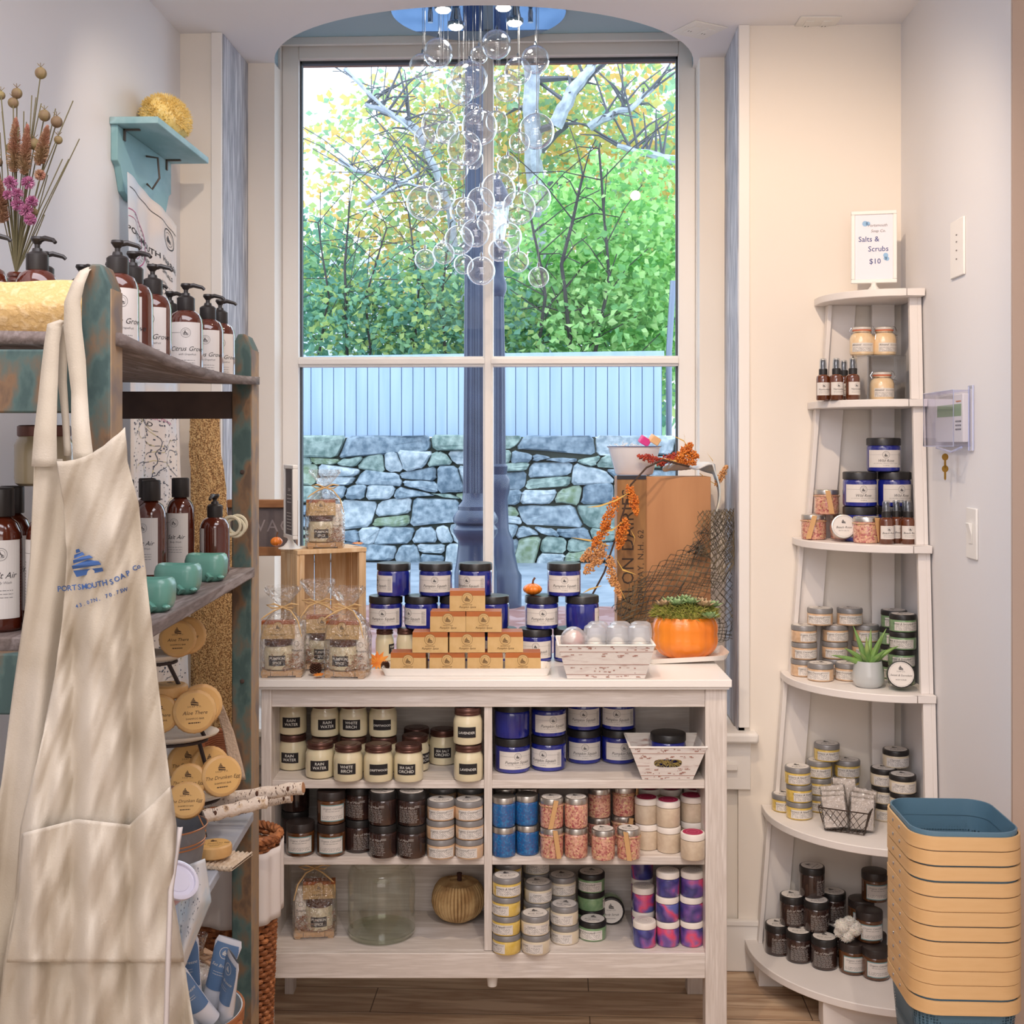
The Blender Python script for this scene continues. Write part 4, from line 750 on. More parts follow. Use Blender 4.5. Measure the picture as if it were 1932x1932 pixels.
gk(GK1, 534, 3.165, ZT+.0005, .08, 'cellophane gift set with bow at left front of worktop'); gk(GK1, 656, 3.155, ZT+.0005, -.12, 'cellophane gift set in front of wooden crate, right one')
gk(GK2, 600, 3.262, ZT+.0005, .1, 'cellophane gift set tucked behind, between two front gift sets')
gk(GK2, 594, 3.24, Z3+.0005, .1, 'cellophane gift set at left end of bottom shelf')
add_haze(CEL, .02)
# wooden crate standing on end
CRT = M('pine_crate', (234, 200, 158), .65, c2=[(222, 184, 138), (240, 212, 174)], scale=5, stretch=(10, 10, 1), detail=6); KNOT = M('pine_knot', (150, 96, 60), .8)
co = bpy.data.objects.new('wooden_crate', None); col.objects.link(co); co.location = P(561, 840+.597*F/3.335, 3.335); co.rotation_euler.z = TH+radians(30); co['_org'] = (0., 0., 0.); tag(co, 'small pine crate standing on end, open toward the right', 'crate')
ch_ = .309; dw, dd = .205, .135
for i in range(3):
    for a in (0, dw-.008): MB().box(a, a+.008, .004+i*.045, .004+i*.045+.041, .002, ch_-.012).build('side_slat', CRT, co, bevel=.001)
for a in (0, ch_-.012): MB().box(0, dw, 0, dd+.004, a, a+.012).build('end_panel', CRT, co, bevel=.001)
for i in range(4): MB().box(.004+i*.05, .004+i*.05+.046, dd, dd+.008, .002, ch_-.002).build('back_slat', CRT, co, bevel=.001)
for a in (.008, dw-.022): MB().box(a, a+.014, .002, .016, .012, ch_-.012).build('corner_post', CRT, co, bevel=.001)
ctop = co.location.z+ch_
GK1.put(W((612-CX)*3.42/F, 3.43, ctop+.0005), .2, None, G, (.95, .95, .95), None, 'cellophane gift set standing on top of the wooden crate')
# sign in white stand, seen almost edge on
CHB = M('grey_chalk_panel', (98, 92, 94), .7)
def frame_sign(lab, loc, rotz, w, h, zb, draw, face, mats=None):
    o = bpy.data.objects.new('sign_stand', None); col.objects.link(o); o.location = loc; o.rotation_euler.z = rotz; o['_org'] = (0., 0., 0.); tag(o, lab, 'sign'); t = .014; fw = .011
    MB().box(-w/2, w/2, -t/2, t/2, zb, zb+fw).box(-w/2, w/2, -t/2, t/2, zb+h-fw, zb+h).box(-w/2, -w/2+fw, -t/2, t/2, zb+fw, zb+h-fw).box(w/2-fw, w/2, -t/2, t/2, zb+fw, zb+h-fw).build('frame', WPL, o, bevel=.002)
    MB().box(-w/2+fw, w/2-fw, -.003, .003, zb+fw, zb+h-fw).build('panel', face, o, smooth=False)
    MB().lathe([(.034, 0), (.034, .002), (.020, .007), (.010, .018), (.007, zb-.004), (.009, zb+.004)], 28).build('foot', WPL, o)
    if draw: draw.to(MB(), lambda u, v, e: (u, -.003-e, v)).build('print', mats, o, smooth=False)
    return o
d = D2().text('SOAP', 0, .16, .012, 0).lines(0, .15, .05, 3, .01, .002, 0, 2).lines(0, .10, .055, 6, .009, .002, 0, 3)
frame_sign('white framed grey chalk sign seen edge on, on the crate', W((549-CX)*3.40/F, 3.392, ctop+.0005), TH-radians(66), .11, .205, .028, d, CHB, [WHITEINK])
gourd('mini_pumpkin', 'tiny orange pumpkin on left corner of the wooden crate', W((521-CX)*3.46/F, 3.465, ctop+.0005), .0165, .027)
# maple leaf, pine cones
MAP = M('orange_maple_leaf', (226, 118, 40), .7, c2=(238, 160, 60), scale=40)
def leaf(lab, c, s, n, tilt=.5, rot=0):
    pts = []; N = 11*2
    for k in range(N): a = 2*pi*k/N; r = s*(1 if k % 2 == 0 else .58)*(.7 if sin(a) < -.3 else 1); pts.append((r*cos(a+rot), r*sin(a+rot)*cos(tilt), s*.3+r*sin(a+rot)*sin(tilt)))
    m = MB(); vs = [(c[0]+x, c[1]+y, c[2]+z) for x, y, z in pts]+[(c[0], c[1]-.004, c[2]+s*.32)]; m.add(vs, [(k, (k+1) % N, N) for k in range(N)]); m.tube([vs[-1], (c[0]+.006, c[1]+.002, c[2]+.001)], .0009, 5)
    return tag(m.build('maple_leaf', MAP, smooth=False, solid=.0006), lab, 'leaf')
leaf('orange maple leaf standing at left end of the soap tray', W((712-CX)*3.26/F, 3.265, ZT+.006), .034, 11, 1.0); leaf('orange leaf lying on worktop between the gift sets', W((603-CX)*3.13/F, 3.125, ZT+.004), .017, 11, .15, 1)
leaf('orange leaf hanging over the right edge of crate top', W((676-CX)*3.46/F, 3.47, ctop+.004), .020, 11, .1, 2)
CONE = M('pine_cone_brown', (104, 70, 54), .85)
def cone(lab, c, r):
    m = MB()
    for i in range(9):
        for k in range(8):
            a = 2*pi*(k+.5*(i % 2))/8; z = r*(.2+i*.17); q = r*sqrt(max(.05, 1-((i-3)/6.5)**2)); b = Vector((c[0], c[1], c[2]+z)); dv = Vector((cos(a), sin(a), .25)); sd = Vector((-sin(a), cos(a), 0))
            m.add([b, b+dv*q*.8+sd*r*.24, b+dv*q+Vector((0, 0, r*.1)), b+dv*q*.8-sd*r*.24, b+dv*q*.8+Vector((0, 0, -r*.1))], [(0, 1, 2, 3), (0, 4, 1), (1, 4, 2), (2, 4, 3), (3, 4, 0)])
    return tag(m.build('pine_cone', CONE, smooth=False), lab, 'pine cone')
cone('brown pine cone between the two front gift sets', W((592-CX)*3.13/F, 3.16, ZT+.001), .018); cone('small pine cone at the left end of soap tray', W((727-CX)*3.20/F, 3.20, ZT+.006), .013)
# tall dairy crate on the sill
dc = .29; dz = .745; D0 = 3.70
dco = thing('dairy_crate', 'tall upright brown plywood dairy crate with stencilled edge board', 'crate', P(1254, 1300, D0)); PLY = M('brown_plywood', (176, 124, 82), .6, c2=(192, 140, 96), scale=3, stretch=(4, 4, .6), detail=5); OLD = M('old_crate_board', (160, 118, 74), .75, c2=(140, 100, 62), scale=6, stretch=(8, 8, 1), detail=6); STN = M('stencil_black', (62, 48, 40), .8)
x0, x1, x2_ = (1166-CX)*D0/F, (1219-CX)*D0/F, (1342-CX)*D0/F; zt_ = zof(897, D0); zb_ = ZS+.001
MB().box(x0, x2_, D0+.008, D0+.13, zb_, zt_-.004, fn=W).build('box_body', PLY, dco, bevel=.002)
bo = MB().box(x0-.003, x1, D0-.004, D0+.008, zb_, zt_, fn=W).build('edge_board', OLD, dco, bevel=.0015)
MB().box(x0-.004, x1, D0-.0055, D0-.004, zt_-.012, zt_, fn=W).build('metal_strap', M('dark_strap', (52, 52, 60), .5, .5), bo, smooth=False)
d = D2(); d.text('AVALON DAIRIES', 0, 0, .052, 0, rot=pi/2, sp=1.05); d.text('CONWAY, N.H. 62', .030, -.03, .026, 0, rot=pi/2, sp=1.1)
zc_ = (zof(1190, D0)+zof(930, D0))/2+.01
d.to(MB(), lambda u, v, e: W(x0+.047+u, D0-.004-e, zc_+v)).build('stencil_lettering', [STN], bo, smooth=False)
# enamel pail with soaps, chart cloth, on crate
pz = zt_+.0005; pcx = (1197-CX)*3.76/F; pD = 3.77
ep = thing('enamel_pail', 'white enamel pail with blue rim on top of dairy crate', 'pail', W(pcx, pD, pz)); c = W(pcx, pD, pz); ENA = M('white_enamel', (226, 226, 232), .2, coat=.6)
MB().lathe([(.053, 0), (.058, .004), (.080, .083), (.085, .086), (.080, .087), (.055, .006), (.0, .005)], 36, c, cap=False, sy=.72).build('pail_body', ENA, ep)
MB().tube([(c[0]+.083*cos(a), c[1]+.060*sin(a), c[2]+.087) for a in [2*pi*i/32 for i in range(32)]], .0016, 6, closed=True).build('blue_rim', M('blue_enamel_rim', (60, 66, 110), .3), ep)
for px, py, cc_, lab in ((1212, 838, (222, 64, 140), 'magenta soap block in the enamel pail'), (1231, 836, (238, 190, 140), 'peach soap block in the enamel pail')):
    o = MB().box(-.016, .016, -.012, .012, -.012, .012).build('soap_block', M('soap_'+lab[:4], cc_, .5), bevel=.003); q = P(px, py, pD); o.location = q; o.rotation_euler = (.3, .5, .4); tag(o, lab, 'soap')
mb = MB()
for k in range(26):
    a = rg.uniform(0, 6.28); p = Vector((c[0]-.02+.03*cos(a), c[1]+.02*sin(a), c[2]+.084)); pts = [p]
    for _ in range(4): pts.append(pts[-1]+Vector((rg.uniform(-.012, .012), rg.uniform(-.008, .008), rg.uniform(-.004, .008))))
    mb.tube(pts, .0008, 4)
tag(mb.build('paper_shred', WPL), 'white curled paper shred in the enamel pail', 'filler', kind='stuff')
CHART = M('chart_cloth', (220, 222, 226), .85, c2=[(226, 226, 224), (196, 214, 226), (226, 220, 200)], scale=9, detail=3); CHI = M('chart_ink', (70, 78, 96), .8); CHG = M('chart_land', (200, 190, 140), .8); MGT = M('chart_magenta', (176, 80, 130), .8)
def chart_marks(u0, u1, v0, v1, n, seed, s=.004):
    r = random.Random(seed); d = D2()
    for _ in range(n):
        u, v = r.uniform(u0, u1), r.uniform(v0, v1); w = s*r.uniform(.3, .8); d.rect(u, u+w, v, v+w*.9, 1, 1)
    for _ in range(max(2, n//30)):
        u, v, a = r.uniform(u0, u1), r.uniform(v0, v1), r.uniform(0, 6); 
        for _k in range(22):
            a += r.uniform(-.7, .7); u2, v2 = u+s*1.6*cos(a), v+s*1.6*sin(a)
            if not (u0 < u2 < u1 and v0 < v2 < v1): break
            nx, ny = -sin(a)*s*.13, cos(a)*s*.13; d.add([(u+nx, v+ny), (u2+nx, v2+ny), (u2-nx, v2-ny), (u-nx, v-ny)], [(0, 1, 2, 3)], r.choice((1, 1, 2)), 1); u, v = u2, v2
    return d
def cc2(u, v):
    if v < .45: t = v/.45; return (1345-95*t+8*u, 0, 0)
cl = MB()
def clf(u, v):   # u across, v from crate top back to hanging end
    w = .5+.5*sin(u*9)*.2
    if v < .6: t = v/.6; return W((1258+84*t+6*sin(u*6)-CX)*3.76/F, 3.715+.10*u, pz+.012+.020*sin(pi*t)*w+.012*sin(t*8+u*4)+.006)
    t = (v-.6)/.4; return W((1344+14*sin(pi*t)*.6+4*u-CX)*3.76/F, 3.715+.10*u*(1-.6*t), pz+.006-.125*t)
cl.sheet(clf, 12, 26); co_ = cl.build('chart_cloth', [CHART], solid=.005); tag(co_, 'folded nautical chart cloth draped over right corner of dairy crate', 'cloth')
def cpf(u, v, e): p = clf(u, v); return (p[0]+(.002 if v > .6 else 0), p[1]-.002, p[2]+.003+e)
chart_marks(.03, .97, .05, .98, 160, 4, .03).to(MB(), cpf).build('chart_print', [CHI, CHI, CHG], co_, smooth=False)
# dried sorghum spray
def cluster(mb, A, B, r, n, rb, seed):
    q = random.Random(seed); A, B = Vector(A), Vector(B)
    for _ in range(n):
        t = q.random(); w = r*sin(pi*min(1, .12+t*.86))**.6; d = Vector((q.gauss(0, 1), q.gauss(0, 1), q.gauss(0, 1))).normalized()*w*q.random()**.4
        mb.ball(A.lerp(B, t)+d, rb*q.uniform(.7, 1.3), 5, 4)
SO = M('orange_sorghum', (226, 140, 52), .7, c2=(204, 108, 36), scale=60); SP_ = M('pale_sorghum', (224, 170, 112), .7, c2=(206, 146, 90), scale=60); SR = M('red_sorghum', (160, 46, 44), .7, c2=(190, 80, 54), scale=60); LFY = M('dry_leaf', (206, 168, 84), .7); STB = M('dark_twig', (70, 52, 42), .8)
sg = thing('sorghum_spray', 'spray of orange dried sorghum heads hanging left of dairy crate', 'dried flowers', P(1170, 1100, 3.6)); DS = 3.60
q_ = lambda px, py, D=DS: P(px, py, D)
MB().tube([q_(1300, 880, 3.68), q_(1250, 868, 3.64), q_(1220, 882), q_(1190, 915), q_(1178, 960), q_(1160, 1020), q_(1140, 1080), q_(1116, 1125)], [.003]*8, 6).build('main_stem', STB, sg)
for i, (a, b, r, m_, n) in enumerate((((1187, 918), (1202, 972), 11, SO, 300), ((1165, 940), (1135, 998), 12, SO, 330), ((1180, 980), (1166, 1035), 13, SO, 330), ((1150, 990), (1118, 1030), 11, SO, 260), ((1140, 1030), (1098, 1056), 14, SP_, 330), ((1140, 1045), (1102, 1082), 12, SP_, 280), ((1150, 1052), (1155, 1105), 11, SP_, 280), ((1156, 1085), (1170, 1130), 8, SP_, 180))):
    m = MB(); cluster(m, q_(*a), q_(*b, D=DS-.02), r*DS/F, n, .0026, i); m.tube([q_(*a), q_((a[0]+b[0])/2, (a[1]+b[1])/2)], .0012, 4); m.build('seed_head', m_, sg)
def blade(mb, pts, w):
    pts = [Vector(p) for p in pts]; n = len(pts); vs = []
    for i, p in enumerate(pts): t = i/(n-1); ww = w*sin(pi*min(1, .08+t*.9)); vs += [p+Vector((0, 0, ww)), p-Vector((0, .002, ww))]
    mb.add(vs, [(2*i, 2*i+2, 2*i+3, 2*i+1) for i in range(n-1)])
lf = MB()
for pts in (((1186, 930), (1160, 945), (1130, 955), (1108, 957)), ((1175, 985), (1155, 1000), (1130, 1004)), ((1150, 1030), (1115, 1020), (1078, 1014)), ((1160, 1050), (1175, 1075), (1200, 1084)), ((1156, 1090), (1172, 1115), (1182, 1136)), ((1135, 1105), (1112, 1112), (1098, 1120)), ((1190, 1000), (1198, 1015), (1194, 1030))): blade(lf, [q_(*p, D=DS-.01) for p in pts], .0028)
lf.build('dry_leaves', LFY, sg, smooth=False)
s2 = thing('sorghum_spray', 'red and orange sorghum heads lying on top of dairy crate', 'dried flowers', P(1260, 880, 3.68)); DS = 3.69
for i, (a, b, r, m_, n) in enumerate((((1255, 872), (1203, 860), 9, SR, 260), ((1275, 858), (1240, 876), 10, SR, 240), ((1280, 868), (1304, 838), 13, SO, 360), ((1310, 872), (1262, 866), 10, SO, 300), ((1300, 855), (1316, 862), 9, SO, 160))):
    m = MB(); cluster(m, q_(*a, D=DS), q_(*b, D=DS), r*DS/F, n, .0025, 20+i); m.build('seed_head', m_, s2)
lf = MB()
for pts in (((1300, 845), (1290, 832), (1262, 818)), ((1290, 845), (1292, 825), (1290, 818)), ((1278, 880), (1276, 870), (1240, 862)), ((1345, 890), (1345, 870), (1333, 853))): blade(lf, [q_(*p, D=DS-.01) for p in pts], .0022)
lf.build('dry_leaves', LFY, s2, smooth=False)
s3 = thing('sorghum_spray', 'single pale sorghum head sticking up beside the window jamb', 'dried flowers', P(1355, 900, 3.75)); m = MB(); cluster(m, q_(1352, 915, 3.75), q_(1372, 878, 3.75), 8*3.75/F, 190, .0025, 31); m.build('seed_head', SP_, s3)
MB().tube([q_(1352, 915, 3.75), q_(1335, 905, 3.75), q_(1320, 893, 3.74)], .0012, 5).build('stem', LFY, s3)
# fishing net
NET = M('net_cord', (124, 110, 84), .9, c2=(80, 76, 70), scale=20); nt_ = MB()
def netsurf(k):
    def f(u, v):      # v along drape from upper right down then sweeping left
        t = v; cx_ = [(1352, 962), (1356, 1010), (1345, 1060), (1290, 1090), (1225, 1125), (1178, 1172)] if k < 2 else [(1368, 965), (1372, 1030), (1370, 1090), (1372, 1140), (1368, 1180), (1345, 1200)]
        n = len(cx_)-1; i = min(n-1, int(t*n)); q = t*n-i; x = cx_[i][0]*(1-q)+cx_[i+1][0]*q; y = cx_[i][1]*(1-q)+cx_[i+1][1]*q
        dx, dy = cx_[i+1][0]-cx_[i][0], cx_[i+1][1]-cx_[i][1]; L = sqrt(dx*dx+dy*dy); w = (26+10*k+16*sin(pi*t)) if k < 2 else (16+22*sin(pi*t)**.7)
        o = (u-.5)*w*2; x += -dy/L*o*-1; y += dx/L*o*-1; dd = 3.655+.012*sin(u*14+k*2+t*5)+.02*k+(.0 if k < 2 else .02)
        x = min(x, 1384); return Vector(P(x, y, dd))
    return f
for k in range(3):
    f = netsurf(k); n = 14 if k < 2 else 12
    for i in range(-n, n+1):
        for sgn in (1, -1):
            pts = []
            for j in range(46):
                v = j/45; u = i/n+sgn*v*2.6; u = u % 2; u = u if u < 1 else 2-u
                pts.append(f(u, v)+Vector((rg.uniform(-.0022, .0022), rg.uniform(-.002, .002), rg.uniform(-.0022, .0022))))
            if i % 2 == 0: nt_.tube(pts, .00075, 3, cap=False)
tag(nt_.build('fishing_net', NET), 'dark knotted fishing net draped around the dairy crate', 'net')
# wooden bench end with carved panel behind post
BW = M('carved_grey_board', (92, 84, 88), .8, c2=(110, 100, 100), scale=12, bump=.5); BRW = M('warm_brown_board', (138, 92, 56), .7, c2=(156, 110, 72), scale=8, stretch=(1, 6, 6)); Db = 3.56
bn = thing('carved_sign_board', 'old wooden rack with carved grey panel behind the wood crate', 'sign', W((480-CX)*Db/F, Db, 0)); xb0, xb1 = (428-CX)*Db/F, (556-CX)*Db/F
for a, b in ((958, 943), (1049, 1032)): MB().box(xb0, xb1, Db, Db+.03, zof(a, Db), zof(b, Db), fn=W).build('rail', BRW, bn, bevel=.002)
for a in (xb0, xb1-.03): MB().box(a, a+.03, Db+.03, Db+.055, 0, zof(945, Db), fn=W).build('upright', BRW, bn, bevel=.002)
po = MB().box(xb0, xb1, Db+.01, Db+.022, zof(1032, Db), zof(958, Db), fn=W).build('carved_panel', BW, bn, smooth=False)
D2().text('WAG', 0, 0, .05, 0, sp=1.15).to(MB(), lambda u, v, e: W((508-CX)*Db/F+u, Db+.01-e, zof(1003, Db)+v)).build('carved_letters', [M('carved_letter_edge', (150, 140, 142), .8)], po, smooth=False)
# ================================================================ CORNER SHELF UNIT (room aligned, world coordinates)
UW = M('white_shelf_paint', (232, 226, 222), .5, bump=.05)
cu = thing('corner_shelf', 'white quarter round corner shelf unit widening to the floor', 'shelf', (XR, YA, 0))
SH = [(1.98, .25, 'a'), (1.676, .27, 'b'), (1.28, .315, 'c'), (.885, .35, 'd'), (.49, .405, 'e'), (.095, .455, 'f')]; e_ = .004
xr_, yr_ = XR-e_, YA-e_
def rad(z): return .455+(z-.095)*(.235-.455)/(1.98-.095)
for z, r, _ in SH:
    n = 20; pts = [(xr_, yr_)]+[(xr_-r*sin(a)*(1 if a < 1.57 else 1), yr_-r*cos(a)) for a in [pi/2*k/n for k in range(n+1)]]
    r2 = r*1.0; pts = [(xr_, yr_), (xr_, yr_-r), (xr_-.05, yr_-r)]+[(xr_-.05-(r-.05)*sin(a), yr_-.05-(r-.05)*cos(a)) for a in [pi/2*k/n for k in range(n+1)]]+[(xr_-r, yr_)]
    MB().prism(pts, z-.021, z).build('shelf', UW, cu, bevel=.002)
def leg_l(z0, z1): r0, r1 = rad(z0)-.035, rad(z1)-.02; return [(xr_-r0, z0), (xr_-r0+.085, z0), (xr_-r1+.085, z1), (xr_-r1, z1)]
zs = [0]+[s[0] for s in SH[::-1]]
m = MB(); m2 = MB()
for i in range(len(zs)-1):
    a, b = zs[i]+(.0 if i else 0), zs[i+1]-.021
    if i == 0: continue
    P_ = leg_l(a, b); m.prism(P_, yr_-.018, yr_-.001, 'y'); m.prism([(P_[0][0], P_[0][1]), (P_[0][0]+.012, P_[0][1]), (P_[3][0]+.012, P_[3][1]), P_[3]], yr_-.040, yr_-.018, 'y')
    m2.prism([(yr_-(xr_-x), z) for x, z in P_], xr_-.012, xr_-.001, 'x'); q0, q1 = yr_-(xr_-P_[0][0]), yr_-(xr_-P_[3][0])
    m2.prism([(q0, a), (q0+.016, a), (q1+.016, b), (q1, b)], xr_-.034, xr_-.012, 'x')
m.build('left_side_board', UW, cu, bevel=.001); m2.build('right_side_board', UW, cu, bevel=.001)
MB().box(xr_-.09, xr_-.025, yr_-.035, yr_-.02, .095, 1.96).build('corner_post', UW, cu, bevel=.001)
MB().box(xr_-.43, xr_-.36, yr_-.11, yr_-.02, 0, .074).build('foot', UW, cu, bevel=.002); MB().box(xr_-.30, xr_-.08, yr_-.36, yr_-.30, 0, .074).build('foot', UW, cu, bevel=.002)
# sign on top
d = D2().text('Portsmouth', .010, .178, .011, 3, .2).text('Soap Co.', .012, .162, .011, 3, .2).text('Salts &', -.014, .136, .021, 2, bold=.0001).text('Scrubs', .012, .108, .021, 2, bold=.0001).text('$10', .003, .073, .021, 2, bold=.0001)
for u, v, s in ((-.024, .187, .008), (-.016, .187, .006), (.032, .096, .007), (.036, .086, .006), (.031, .087, .005)): d.disc(u, v, s, 4, 12, 1)
fs = frame_sign('white standing frame sign reading salts and scrubs ten dollars', W((1649-CX)*3.45/F, 3.452, 1.9805), TH-radians(12), .125, .205, .028, None, M('sign_paper', (232, 230, 240), .5))
d.v = [(a, b+.022, l) for a, b, l in d.v]
d.to(MB(), lambda u, v, e: (u, -.003-e, v-.012)).build('print', [PAPER, INK, M('navy_ink', (70, 84, 140), .7), GREYINK, M('light_blue_flower', (150, 190, 226), .7)], fs, smooth=False)
# spray bottles
AMB = M('amber_glass', (104, 52, 22), .08, coat=1, c2=(84, 38, 16), scale=4); MISTC = thin('clear_cap', (232, 236, 240), .12, .4, 1.8, .15); GNZ = M('dark_sprayer', (58, 66, 76), .4)
def sprayb(desc, title, h=.118, r=.0205):
    k = Kind('spray_bottle', desc, 'spray bottle'); k.r = r; k.h = h; hb = h*.64
    k.part('bottle', MB().lathe([(r*.9, 0), (r, .003), (r, hb*.80), (r*.92, hb*.9), (r*.55, hb*.97), (r*.5, hb)], 24), AMB)
    c = k.part('collar', MB().lathe([(r*.62, hb-.003), (r*.62, hb+.012), (r*.5, hb+.014)], 30), BLK)
    k.part('sprayer', MB().lathe([(r*.34, hb+.012), (r*.34, h-.006), (r*.26, h-.004)], 14).box(-.003, .003, -.009, 0, h-.016, h-.010), GNZ, c)
    k.part('clear_cap', MB().lathe([(r*.56, hb+.013), (r*.50, h-.004), (r*.40, h)], 20), MISTC, c)
    d = D2().rect(-.024, .024, .014, .050, 0, .003).disc(0, .041, .0055, 0, lay=1).ring(0, .041, .005, .0055, 2, lay=2).ship(0, .040, .006, 1, lay=2).text(title, 0, .028, .0078, 1, .3).lines(0, .0245, .03, 2, .004, .0008, 2, 2)
    k.part('label', d.to(MB(), cylmap(r+.0003)), [PAPER, INK, GREYINK], smooth=False); return k
SB1, SB2 = sprayb('amber spray bottle', 'Nantucket'), sprayb('amber beach rose spray bottle', 'Beach Rose')
def pl(k, px, D, z, t, lab, group=None, sc_=None, full=None): return k.put(W((px-CX)*D/F, D, z), t, lab, group, sc_, None, full)
zb_ = 1.6763; G = 'amber spray bottles on the second shelf'
for px, D, t, w in ((1553, 3.44, -.1, 'left of group on second shelf'), (1578, 3.42, .1, 'middle of group on second shelf'), (1592, 3.50, 0, 'half hidden behind middle one, second shelf'), (1609, 3.41, .3, 'right of group on second shelf')): pl(SB1, px, D, zb_, t, w, G, (.94, .94, 1.0))
KCL = Kind('clip_top_jar', 'small clip top jar of cream scrub', 'jar'); r = .034
KCL.part('glass_jar', MB().lathe([(r*.86, 0), (r*.97, .004), (r, .012), (r, .048), (r*.9, .058), (r*.72, .064), (r*.72, .070)], 28), M('pale_peach_scrub', (232, 200, 156), .3, coat=1, c2=(238, 214, 178), scale=50))
KCL.part('rubber_seal', MB().lathe([(r*.76, .070), (r*.80, .0715), (r*.76, .073)], 28), M('orange_rubber', (226, 120, 84), .5)); li = KCL.part('lid', MB().lathe([(r*.74, .073), (r*.80, .075), (r*.80, .080), (r*.6, .083)], 28), M('clear_lid_glass', (214, 208, 200), .15, coat=1))
KCL.part('wire_clip', MB().tube([(r*.8, -.004, .062), (r*1.05, -.008, .070), (r*.95, -.004, .082), (r*.8, 0, .085)], .001, 5).tube([(r*.8, .004, .062), (r*1.1, -.010, .058), (r*1.05, -.010, .045)], .001, 5).tube([(r*.77*cos(a), r*.77*sin(a), .066) for a in [2*pi*i/20 for i in range(20)]], .0009, 5, closed=True).tube([(-r*.8, 0, .062), (-r*.98, 0, .072), (-r*.8, 0, .082)], .001, 5), CHR)
d = D2().rect(-.032, .034, .010, .035, 0, .004).text('Almond', -.018, .027, .008, 1, .3).lines(.016, .031, .03, 2, .003, .0009, 2, 2).lines(0, .022, .06, 4, .003, .0009, 2, 3); KCL.part('label', d.to(MB(), cylmap(r+.0003)), [PAPER, INK, GREYINK], smooth=False)
rs = thing('acrylic_riser', 'clear acrylic riser stand on the second corner shelf', 'stand', W((1667-CX)*3.49/F, 3.49, 1.6763)); ACR = thin('acrylic', (240, 242, 244), .14, .6, 1.6, .03); ra, rb = (1634-CX)*3.45/F, (1708-CX)*3.45/F
zr = 1.6763+.128
MB().box(ra, rb, 3.44, 3.54, zr-.003, zr, fn=W).build('riser_top', ACR, rs, smooth=False); [MB().box(a, a+.004, 3.44, 3.54, 1.6765, zr-.003, fn=W).build('riser_leg', ACR, rs, smooth=False) for a in (ra, rb-.004)]
pl(KCL, 1664, 3.475, 1.6765, 0, None, full='clip top scrub jar standing under the clear acrylic riser'); 
pl(KCL, 1626, 3.475, zr+.0003, -.2, None, full='left clip top scrub jar standing on the clear riser'); pl(KCL, 1668, 3.475, zr+.0003, .2, None, full='right clip top scrub jar standing on the clear riser')
# third shelf
z = 1.2803; G = 'cobalt wild rose jars on the third shelf'
for i, (px, w) in enumerate(((1622, 'left'), (1687, 'right'))):
    for lv in (0, 1): pl(K_WR, px, 3.43, z+lv*.0977, (-.05, .15)[i], '%s %s jar of pyramid on third shelf' % (('lower', 'upper')[lv], w), G, (1, 1, 1.08))
pl(K_WR, 1667, 3.43, z+.1954, -.15, 'topmost jar of pyramid on third shelf', G, (1, 1, 1.05))
for px, D, t, w in ((1672, 3.335, .1, 'front left on third shelf'), (1713, 3.335, 0, 'front right on third shelf'), (1691, 3.362, .4, 'rear left on third shelf'), (1732, 3.385, .1, 'rear right on third shelf')): pl(SB2, px if px < 1730 else 1707, D if px < 1730 else 3.383, z, t, w, 'amber spray bottles on the third shelf')
G = 'pink salt jars on the third shelf'
s4 = (1.16, 1.16, .93); rp = .0348
pl(K_SP2, 1535, 3.50, z, -.3, None, G, s4, 'pink salt jar with wooden scoop, left end of third shelf'); pl(K_PINK, 1590, 3.515, z, 0, None, G, s4, 'pink salt jar behind the round label jar, third shelf')
pl(K_SP1, 1635, 3.375, z, .4, None, G, (1.22, 1.22, .95), 'pink salt jar tied with twine before the cobalt jars'); pl(K_SP1, 1560, 3.505, z+.0713, -.2, None, G, s4, 'pink salt jar with bundle of sticks stacked on two others')
kf = Kind('bath_salt_jar', '', 'jar'); kf.part('jar_body', jar_body(.034, .05, .014, .95, .08), SALTP); kf.part('lid', lid_mb(.034, .05, .014), SIL); d = D2().disc(0, 0, .031, 0).ring(0, 0, .0285, .029, 2).ship(0, .012, .011, 1).text('Beach Rose', 0, -.006, .009, 1, .3).text('BATH SALTS', 0, -.014, .005, 2); kf.part('lid_sticker', d.to(MB(), flat_z(.05)), [PAPER, INK, GREYINK], 1, smooth=False)
kf.put(W((1588-CX)*3.44/F, 3.44, z+.034), 0, None, None, None, (radians(78), 0, TH-.15), 'pink salt jar lying with round white lid facing out, third shelf')
# fourth shelf
z = .8853; G = 'coconut scrub jars on the fourth shelf'
def colm(k, px, D, z, n, where, G, t=None):
    for i in range(n): pl(k, px+R0.uniform(-2, 2), D, z+i*k.h, (t or 0)+R0.uniform(-.3, .3), LV[n][i]+' '+where, G)
colm(K_COCO, 1516, 3.525, z, 3, 'in leftmost stack of fourth shelf', G, .3); colm(K_COCO, 1575, 3.535, z, 3, 'in stack second from left, fourth shelf', G, .2); colm(K_COCO, 1632, 3.535, z, 3, 'in stack behind aloe, fourth shelf', G, .1)
pl(K_COCO, 1547, 3.53, z+3*K_COCO.h, -.3, 'crowning the left pile of fourth shelf', G); pl(K_COCO, 1603, 3.53, z+3*K_COCO.h, -.1, 'crowning the pile behind aloe, fourth shelf', G)
pl(K_COCO, 1548, 3.455, z, -.5, 'single in front of left piles, fourth shelf', G); pl(K_COCO, 1600, 3.46, z, -.4, 'single left of the aloe pot', G)
G = 'succulent scrub jars on the fourth shelf'
colm(K_SUCC, 1702, 3.405, z, 4, 'in right front stack of fourth shelf', G, -.2); colm(K_SUCC, 1686, 3.485, z, 4, 'in right rear stack of fourth shelf', G)
